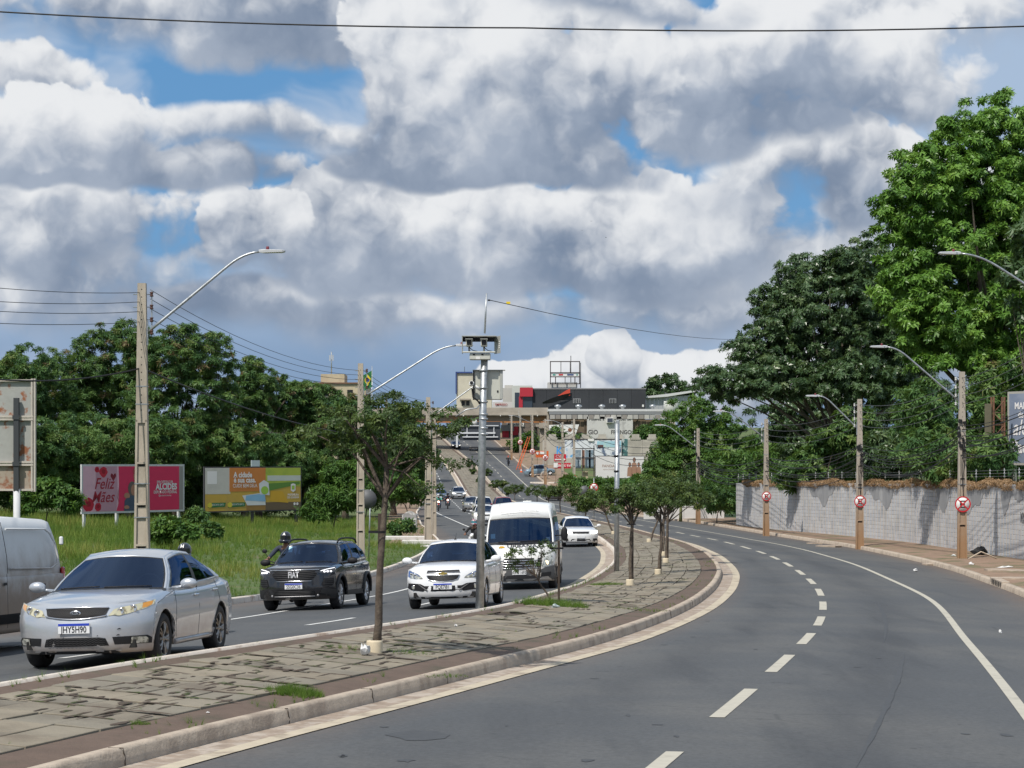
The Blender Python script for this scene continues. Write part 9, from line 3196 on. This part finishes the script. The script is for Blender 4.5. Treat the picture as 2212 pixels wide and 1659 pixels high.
 root = thing('pipe_ring', 'upright concrete pipe ring at the roadside by the no-stopping pole', 'pipe', b)
 MB().lathe([(0.45, -0.3), (0.6, -0.3), (0.6, 0.3), (0.45, 0.3), (0.45, -0.3)], 18, (0, 0, 0.55), 'y').build('ring', conc, root)
 b = at(1160, 312)
 o = MB().box((0, 0, 0.12), (4.0, 1.6, 0.3), rz=-0.5, b=0.04).build('concrete_apron', m_kerbw, None, at(1176, 303))
 tag(o, 'white concrete apron stone at the mouth of the pull-off', 'kerbstone')
 # scrub on the slopes around the boards
 for (lab, bl, d, n, bx, seed) in [
  ('dark creeper hanging over the crenellated wall', [(1395, 938, 28, 14), (1420, 930, 25, 18), (1252, 950, 22, 7)], 368, 130, 1330, 191),
  ('green scrub below the white billboard', [(1290, 1050, 40, 14), (1340, 1055, 50, 14), (1240, 1045, 30, 16), (1390, 1050, 40, 22)], 262, 150, 1300, 192),
  ('small tree in front of the white banner', [(1200, 935, 14, 12), (1215, 950, 14, 12)], 378, 50, 1205, 193),
  ('low scrub under the overpass by the shop', [(1125, 962, 22, 12), (1145, 950, 14, 14)], 392, 60, 1130, 194),
  ('leafy tree standing right of the white billboard', [(1425, 1015, 30, 45), (1440, 985, 30, 40), (1405, 1045, 35, 26)], 205, 190, 1410, 195),
  ('bush beside the road opposite the white sedan', [(1330, 1060, 40, 20), (1290, 1075, 30, 18), (1370, 1065, 35, 22)], 196, 120, 1335, 196)]:
  b = [px_blob(x, y, rx, ry, d) for (x, y, rx, ry) in bl]
  tree('hillside_bush', lab, at(bx, d), b, n, 12, 0.0026 * d, 'sparse', lf_feather if seed % 2 else lf_shrub, seed, r0=0.08, clump=0.25, nb=5, cat='bush')

billboards()
background()

# ------------------------------------------------------------------ riders, motorcycles, cars further off
RIDER = {}

def rider_mesh(kind='moto'):
 """seated rider, one continuous skin; facing -y, origin on the ground below the saddle"""
 if kind in RIDER:
  return RIDER[kind]
 V, E, R, T = [], [], [], []

 def v(p, r, tag_, link_=None):
  V.append(p)
  R.append(r)
  T.append(tag_)
  if link_ is not None:
   E.append((link_, len(V) - 1))
  return len(V) - 1
 pel = v((0, 0.24, 0.84), (0.16, 0.12), 'leg')
 wai = v((0, 0.22, 1.00), (0.145, 0.105), 'top', pel)
 che = v((0, 0.15, 1.22), (0.175, 0.12), 'top', wai)
 nek = v((0, 0.10, 1.40), (0.06, 0.06), 'skin', che)
 hed = v((0, 0.06, 1.52), (0.085, 0.095), 'skin', nek)
 v((0, 0.05, 1.63), (0.07, 0.08), 'skin', hed)
 for s in (-1, 1):
  sh = v((s * 0.20, 0.13, 1.33), (0.072, 0.072), 'top', che)
  el = v((s * 0.34, -0.06, 1.13), (0.052, 0.052), 'top', sh)
  wr = v((s * 0.345, -0.30, 1.055), (0.034, 0.034), 'skin', el)
  pa = v((s * 0.345, -0.375, 1.05), (0.038, 0.024), 'skin', wr)
  for k in range(4):
   a = v((s * (0.312 + 0.022 * k), -0.435, 1.062), (0.010, 0.010), 'skin', pa)
   b = v((s * (0.312 + 0.022 * k), -0.462, 1.035), (0.009, 0.009), 'skin', a)
   v((s * (0.312 + 0.022 * k), -0.435, 1.008), (0.008, 0.008), 'skin', b)
  a = v((s * 0.300, -0.385, 1.03), (0.011, 0.011), 'skin', pa)
  v((s * 0.292, -0.425, 1.005), (0.009, 0.009), 'skin', a)
  hp = v((s * 0.115, 0.20, 0.82), (0.095, 0.095), 'leg', pel)
  kn = v((s * 0.22, -0.20, 0.72), (0.068, 0.068), 'leg', hp)
  an = v((s * 0.19, 0.02, 0.36), (0.045, 0.045), 'leg', kn)
  v((s * 0.19, -0.17, 0.31), (0.040, 0.03), 'shoe', an)
 me = bpy.data.meshes.new('rider')
 me.from_pydata(V, E, [])
 o = bpy.data.objects.new('rider', me)
 COL.objects.link(o)
 md = o.modifiers.new('skin', 'SKIN')
 md.use_smooth_shade = True
 for i, sv in enumerate(me.skin_vertices[0].data):
  sv.radius = R[i]
  sv.use_root = (i == 0)
 sb = o.modifiers.new('sub', 'SUBSURF')
 sb.levels = 1
 sb.render_levels = 1
 bpy.context.view_layer.update()
 out = bpy.data.meshes.new_from_object(o.evaluated_get(bpy.context.evaluated_depsgraph_get()))
 bpy.data.objects.remove(o)
 A = np.array(V)
 for p in out.polygons:
  c = np.array(p.center)
  i = int(np.argmin(((A - c) ** 2).sum(1)))
  p.material_index = {'top': 0, 'leg': 1, 'skin': 2, 'shoe': 3}[T[i]]
  p.use_smooth = True
 RIDER[kind] = out
 return out

m_skin = M('skin_tone', (0.30, 0.15, 0.095), 0.6, var=0.05)

def helmet(parent, shell, visor, loc=(0, 0.05, 1.565), mark=None):
 h = ball(MB(), loc, (0.130, 0.155, 0.145), 18, 12)
 o = h.build('helmet', shell, parent)
 rows = []
 for a in np.linspace(-1.15, 1.15, 11):
  rows.append([(loc[0] + 0.133 * math.sin(a), loc[1] - 0.159 * math.cos(a), loc[2] + z) for z in (-0.045, 0.0, 0.045)])
 MB().grid(rows, flip=True).build('visor', visor, o)
 ch = MB().tube([(loc[0] + 0.12 * math.sin(a), loc[1] - 0.16 * math.cos(a) - 0.01, loc[2] - 0.085) for a in np.linspace(-1.3, 1.3, 9)], 0.042, 7)
 ch.build('chin_bar', shell, o)
 if mark:
  lettering(mark, m_swht, o, (loc[0], loc[1] - 0.15, loc[2] + 0.085), 0.09, 0.004, 1.0, rx=-0.5, name='helmet_mark')
 return o

def person_on(label, loc, rz, top, leg, shell, visor, mark=None):
 root = thing('person', label, 'person', loc, rz)
 me = rider_mesh().copy()
 for m in (top, leg, m_skin, m_blk):
  me.materials.append(m)
 mobj('body', me, None, root)
 helmet(root, shell, visor, mark=mark)
 return root

def motorcycle(label, loc, rz, col, scooter=False, lit=0.0):
 root = thing('scooter' if scooter else 'motorcycle', label, 'motorcycle', loc, rz)
 R = 0.24 if scooter else 0.31
 wb = 0.62
 for y in (-wb, wb):
  w = MB()
  P = [(0, y + (R - 0.04) * math.cos(a), R + (R - 0.04) * math.sin(a)) for a in np.linspace(0, 2 * math.pi, 25)]
  w.tube(P, 0.045, 8, cap=False)
  wo = w.build('wheel', m_tyre, root)
  g = MB()
  for k in range(5):
   a = k * 2 * math.pi / 5
   g.tube([(0, y, R), (0, y + (R - 0.06) * math.cos(a), R + (R - 0.06) * math.sin(a))], 0.014, 5)
  g.build('rim', m_rim, wo)
 for s in (-0.09, 0.09):
  MB().tube([(s, -wb, R), (s, -wb + 0.22, 0.95)], 0.022, 7).build('fork', m_galv, root)
 MB().tube([(-0.36, -0.38, 1.03), (-0.30, -0.36, 1.04), (-0.10, -0.46, 0.98), (0.10, -0.46, 0.98), (0.30, -0.36, 1.04), (0.36, -0.38, 1.03)], 0.014, 6).build('handlebar', m_blk, root)
 for s in (-1, 1):
  o = MB().tube([(s * 0.27, -0.38, 1.05), (s * 0.36, -0.42, 1.22)], 0.008, 5).build('mirror_stem', m_blk, root)
  ball(MB(), (s * 0.38, -0.42, 1.26), (0.065, 0.02, 0.05), 10, 6).build('mirror', m_blk, root)
 if scooter:
  rows = []
  for z, w_, y in ((0.30, 0.14, -0.40), (0.55, 0.20, -0.46), (0.80, 0.22, -0.48), (1.00, 0.17, -0.50), (1.10, 0.08, -0.47)):
   rows.append([(w_ * math.sin(a), y + 0.14 * (1 - math.cos(a)), z) for a in np.linspace(-1.4, 1.4, 9)])
  MB().grid(rows, flip=True).build('front_shield', col, root)
  ball(MB(), (0, -0.50, 0.97), (0.12, 0.09, 0.10), 12, 8).build('headlight_cowl', col, root)
  MB().box((0, 0.36, 0.58), (0.30, 0.75, 0.34), b=0.08).build('rear_body', col, root)
  MB().box((0, -0.05, 0.32), (0.26, 0.5, 0.08), b=0.02).build('footboard', m_blk, root)
  MB().lathe([(0.06, 0.0), (0.045, -0.03), (0.002, -0.035)], 12, (0, -0.585, 0.97), 'y').build('headlight', m_lens, root)
  MB().tube([(-0.1, -wb - 0.2, R + 0.16), (0, -wb, R + R + 0.02), (0, -wb + 0.2, R + 0.16)], 0.06, 7).build('mudguard', col, root)
 else:
  ball(MB(), (0, -0.12, 0.86), (0.14, 0.30, 0.14), 12, 8).build('fuel_tank', col, root)
  MB().box((0, -0.05, 0.48), (0.28, 0.46, 0.34), b=0.06).build('engine', m_under, root)
  MB().box((0, -0.58, 0.70), (0.12, 0.5, 0.03), b=0.01, rx=0.15).build('mudguard', col, root)
  MB().box((0, -0.52, 0.93), (0.24, 0.10, 0.24), b=0.05).build('headlight_cowl', col, root)
  lm = M('moto_lamp_on', (1.0, 0.78, 0.55), 0.3, emit=9.0) if lit else m_lens
  MB().lathe([(0.085, 0.0), (0.07, -0.03), (0.002, -0.04)], 12, (0, -0.57, 0.93), 'y').build('headlight', lm, root)
  MB().tube([(0.16, 0.1, 0.36), (0.18, 0.75, 0.45)], 0.045, 8).build('exhaust', m_chrome, root)
  MB().tube([(0, -0.3, 0.85), (0, 0.1, 0.6), (0, 0.62, 0.32)], 0.03, 6).build('frame', m_blk, root)
 MB().box((0, 0.34, 0.78), (0.26, 0.72, 0.11), b=0.04).build('saddle', m_blk, root)
 return root

def ride(px, d, rz, mlabel, plabel, col, top, leg, shell, visor, scooter=False, lit=0.0, mark=None, k=1.0):
 p = at(px, d)
 r = math.radians(rz)
 motorcycle(mlabel, p, r, col, scooter, lit).scale = (k, k, k)
 person_on(plabel, p, r, top, leg, shell, visor, mark).scale = (k, k, k)

navy = M('jacket_navy', (0.025, 0.032, 0.055), 0.8, var=0.1)
blkc = M('shirt_black', (0.012, 0.012, 0.014), 0.85)
jean = M('jeans', (0.05, 0.07, 0.12), 0.9, var=0.15)
hel_b = M('helmet_black', (0.012, 0.014, 0.022), 0.2, coat=0.6, col2=(0.05, 0.055, 0.075), vs=8, mix=(0.55, 0.6))
hel_r = M('helmet_patterned', (0.30, 0.05, 0.06), 0.25, coat=0.6, col2=(0.35, 0.36, 0.38), vs=12, mix=(0.48, 0.54))
vis_d = M('visor_dark', (0.01, 0.012, 0.018), 0.1, coat=0.5)
vis_b = M('visor_blue', (0.10, 0.36, 0.46), 0.12, 0.5)
ride(397, 34.5, -8, 'motorcycle following close behind the silver sedan', 'person in dark helmet riding behind the silver sedan, only the helmet showing', M('moto_red', (0.35, 0.02, 0.02), 0.3), navy, jean, hel_b, vis_d, mark='H', k=0.9)
ride(616, 51.5, -9, 'dark motorcycle beside the rear of the dark SUV', 'person in black helmet and navy jacket riding a motorcycle behind the dark SUV', M('moto_black', (0.015, 0.015, 0.018), 0.3), navy, jean, hel_b, vis_d, mark='A', k=1.06)
ride(1024, 88, -6, 'white scooter between the hatchback and the white van', 'person in black shirt and patterned helmet riding the white scooter', M('scooter_white', (0.68, 0.68, 0.69), 0.3, coat=0.5), blkc, jean, hel_r, vis_b, True)
ride(967, 214, 4, 'motorcycle with glowing headlamp near the lane dashes of the far carriageway', 'person in dark clothes riding towards the lane dashes in front of the blue sedan', M('moto_red', (0.35, 0.02, 0.02), 0.3), navy, jean, hel_b, vis_d, lit=1)
ride(947, 203, 4, 'motorcycle with bright red-ringed headlamp at the left edge line', 'person in green top riding along the left edge line of the far carriageway', M('moto_bright_red', (0.55, 0.03, 0.02), 0.3), M('shirt_green', (0.10, 0.42, 0.32), 0.8), jean, M('helmet_white', (0.6, 0.6, 0.6), 0.3), vis_d, lit=1)
ride(1098, 352, 176, 'motorcycle riding away uphill along the right kerb', 'person in red helmet and dark top riding away uphill by the right kerb', M('moto_black', (0.015, 0.015, 0.018), 0.3), blkc, jean, M('helmet_red', (0.5, 0.06, 0.03), 0.3), vis_d)
ride(1041, 400, 176, 'dark motorcycle behind the flat trailer on the far carriageway', 'person in dark clothes riding away below the gantry sign', M('moto_black', (0.015, 0.015, 0.018), 0.3), blkc, jean, hel_b, vis_d)

def spec(base, **k):
 s = dict(base)
 s.update(k)
 return s

silv = paint('far_silver', (0.42, 0.44, 0.46), 0.6, 0.3, 0.3)
steelb = paint('far_blue_grey', (0.12, 0.16, 0.21), 0.5, 0.3, 0.3)
wht = paint('far_white', (0.72, 0.73, 0.73), 0.0, 0.3, 0.2)
dgrey = paint('far_dark_grey', (0.045, 0.05, 0.06), 0.4, 0.3, 0.2)
dred = paint('far_dark_red', (0.20, 0.02, 0.025), 0.2, 0.35, 0.2)
lblue = paint('far_light_blue', (0.20, 0.29, 0.35), 0.3, 0.35, 0.3)

def far_at(px, d, rz, name, label, sp, pm, **k):
 r = math.radians(rz)
 x, y = (px - CX) * d / F, d
 L = sp['L']
 cx, cy = x - math.sin(r) * L / 2, y + math.cos(r) * L / 2
 if abs(rz) > 90:
  cx, cy = x, y + L / 2
 root, c = far_car(name, label, sp, pm, (cx, cy, gz(cx, cy)), r, **k)
 hh = 1.3
 f = gz(cx + math.sin(r) * hh, cy - math.cos(r) * hh)
 b = gz(cx - math.sin(r) * hh, cy + math.cos(r) * hh)
 root.location.z = (f + b) / 2
 root.rotation_euler = (math.atan2(b - f, 2 * hh), 0, r)
 return root, c

far_at(1255, 98.5, 3, 'sedan_car', 'white sedan with one bright headlamp rounding the bend behind the white van', SEDAN, wht, lit=3.5)
far_at(992, 258, 5, 'sedan_car', 'silver sedan with chrome grille and lit lamps beside the bare far median', spec(SEDAN, H=1.53, L=4.35), silv, lit=1.5, grille='chrome')
far_at(953, 248, 5, 'sedan_car', 'blue-grey sedan following the motorcycles on the far carriageway', spec(SEDAN, H=1.46), steelb, grille='chrome')
far_at(1022, 196, 5, 'hatchback_car', 'grey hatchback in front of the white SUV near the far median kerb', HATCH, paint('far_grey', (0.22, 0.23, 0.24), 0.5, 0.3, 0.3))
far_at(1047, 178, 5, 'suv_car', 'white SUV partly hidden by the speed camera pole', spec(SUV, H=1.70), wht)
far_at(1049, 148, 4, 'hatchback_car', 'white hatchback half hidden between the camera pole and the white van', spec(HATCH, H=1.5), wht, lit=1.5)
far_at(1090, 172, 4, 'pickup_car', 'dark red pickup showing its roof above the white van', spec(SUV, H=1.72, W=1.85, L=4.6), dred)
far_at(1196, 262, 184, 'sedan_car', 'dark grey car driving away behind the flat-crowned median trees', spec(SEDAN, H=1.48), dgrey)
far_at(1166, 318, 92, 'pickup_car', 'light blue pickup parked across the roadside pull-off', spec(SUV, H=1.75, L=4.9, W=1.8, wb=2.9), lblue)
far_at(986, 404, 5, 'sedan_car', 'dark far car with lit lamps passing the gantry sign post', spec(SEDAN), dgrey, lit=1.5)
# flat trailer seen from behind, far up the road
b = at(1023, 398)
root = thing('flat_trailer', 'low flat black trailer seen from behind below the gantry sign', 'trailer', b)
MB().box((0, 0, 0.62), (1.7, 3.2, 0.14), b=0.03).build('deck', m_blk, root)
MB().box((0, -1.6, 0.45), (1.75, 0.08, 0.16)).build('tail_bar', m_rim, root)
for s in (-1, 1):
 MB().lathe([(0.12, -0.09), (0.30, -0.09), (0.30, 0.09), (0.12, 0.09)], 14, (s * 0.72, 0, 0.30), 'x').build('wheel', m_tyre, root)
b = at(905, 262)

# ------------------------------------------------------------------ birds
for k, (px, py, a, lab) in enumerate(((1277, 478, 0.4, 'tiny dark bird gliding highest of three in the clouds'), (1257, 498, -0.3, 'tiny dark bird with level wings among the three in the clouds'), (1309, 513, 0.9, 'tiny dark bird gliding lowest of three in the clouds'))):
 root = thing('bird', lab, 'bird', P3(px, py, 180), a)
 root.scale = (0.35, 0.35, 0.35)
 ball(MB(), (0, 0, 0), (0.05, 0.16, 0.05), 8, 6).build('body', m_seal, root)
 for sg in (-1, 1):
  MB().add([(0, -0.07, 0.02), (sg * 0.22, -0.03, 0.10), (sg * 0.42, 0.08, 0.05), (sg * 0.2, 0.06, 0.08), (0, 0.07, 0.02)], [(0, 1, 2, 3, 4)]).build('wing', m_seal, root)
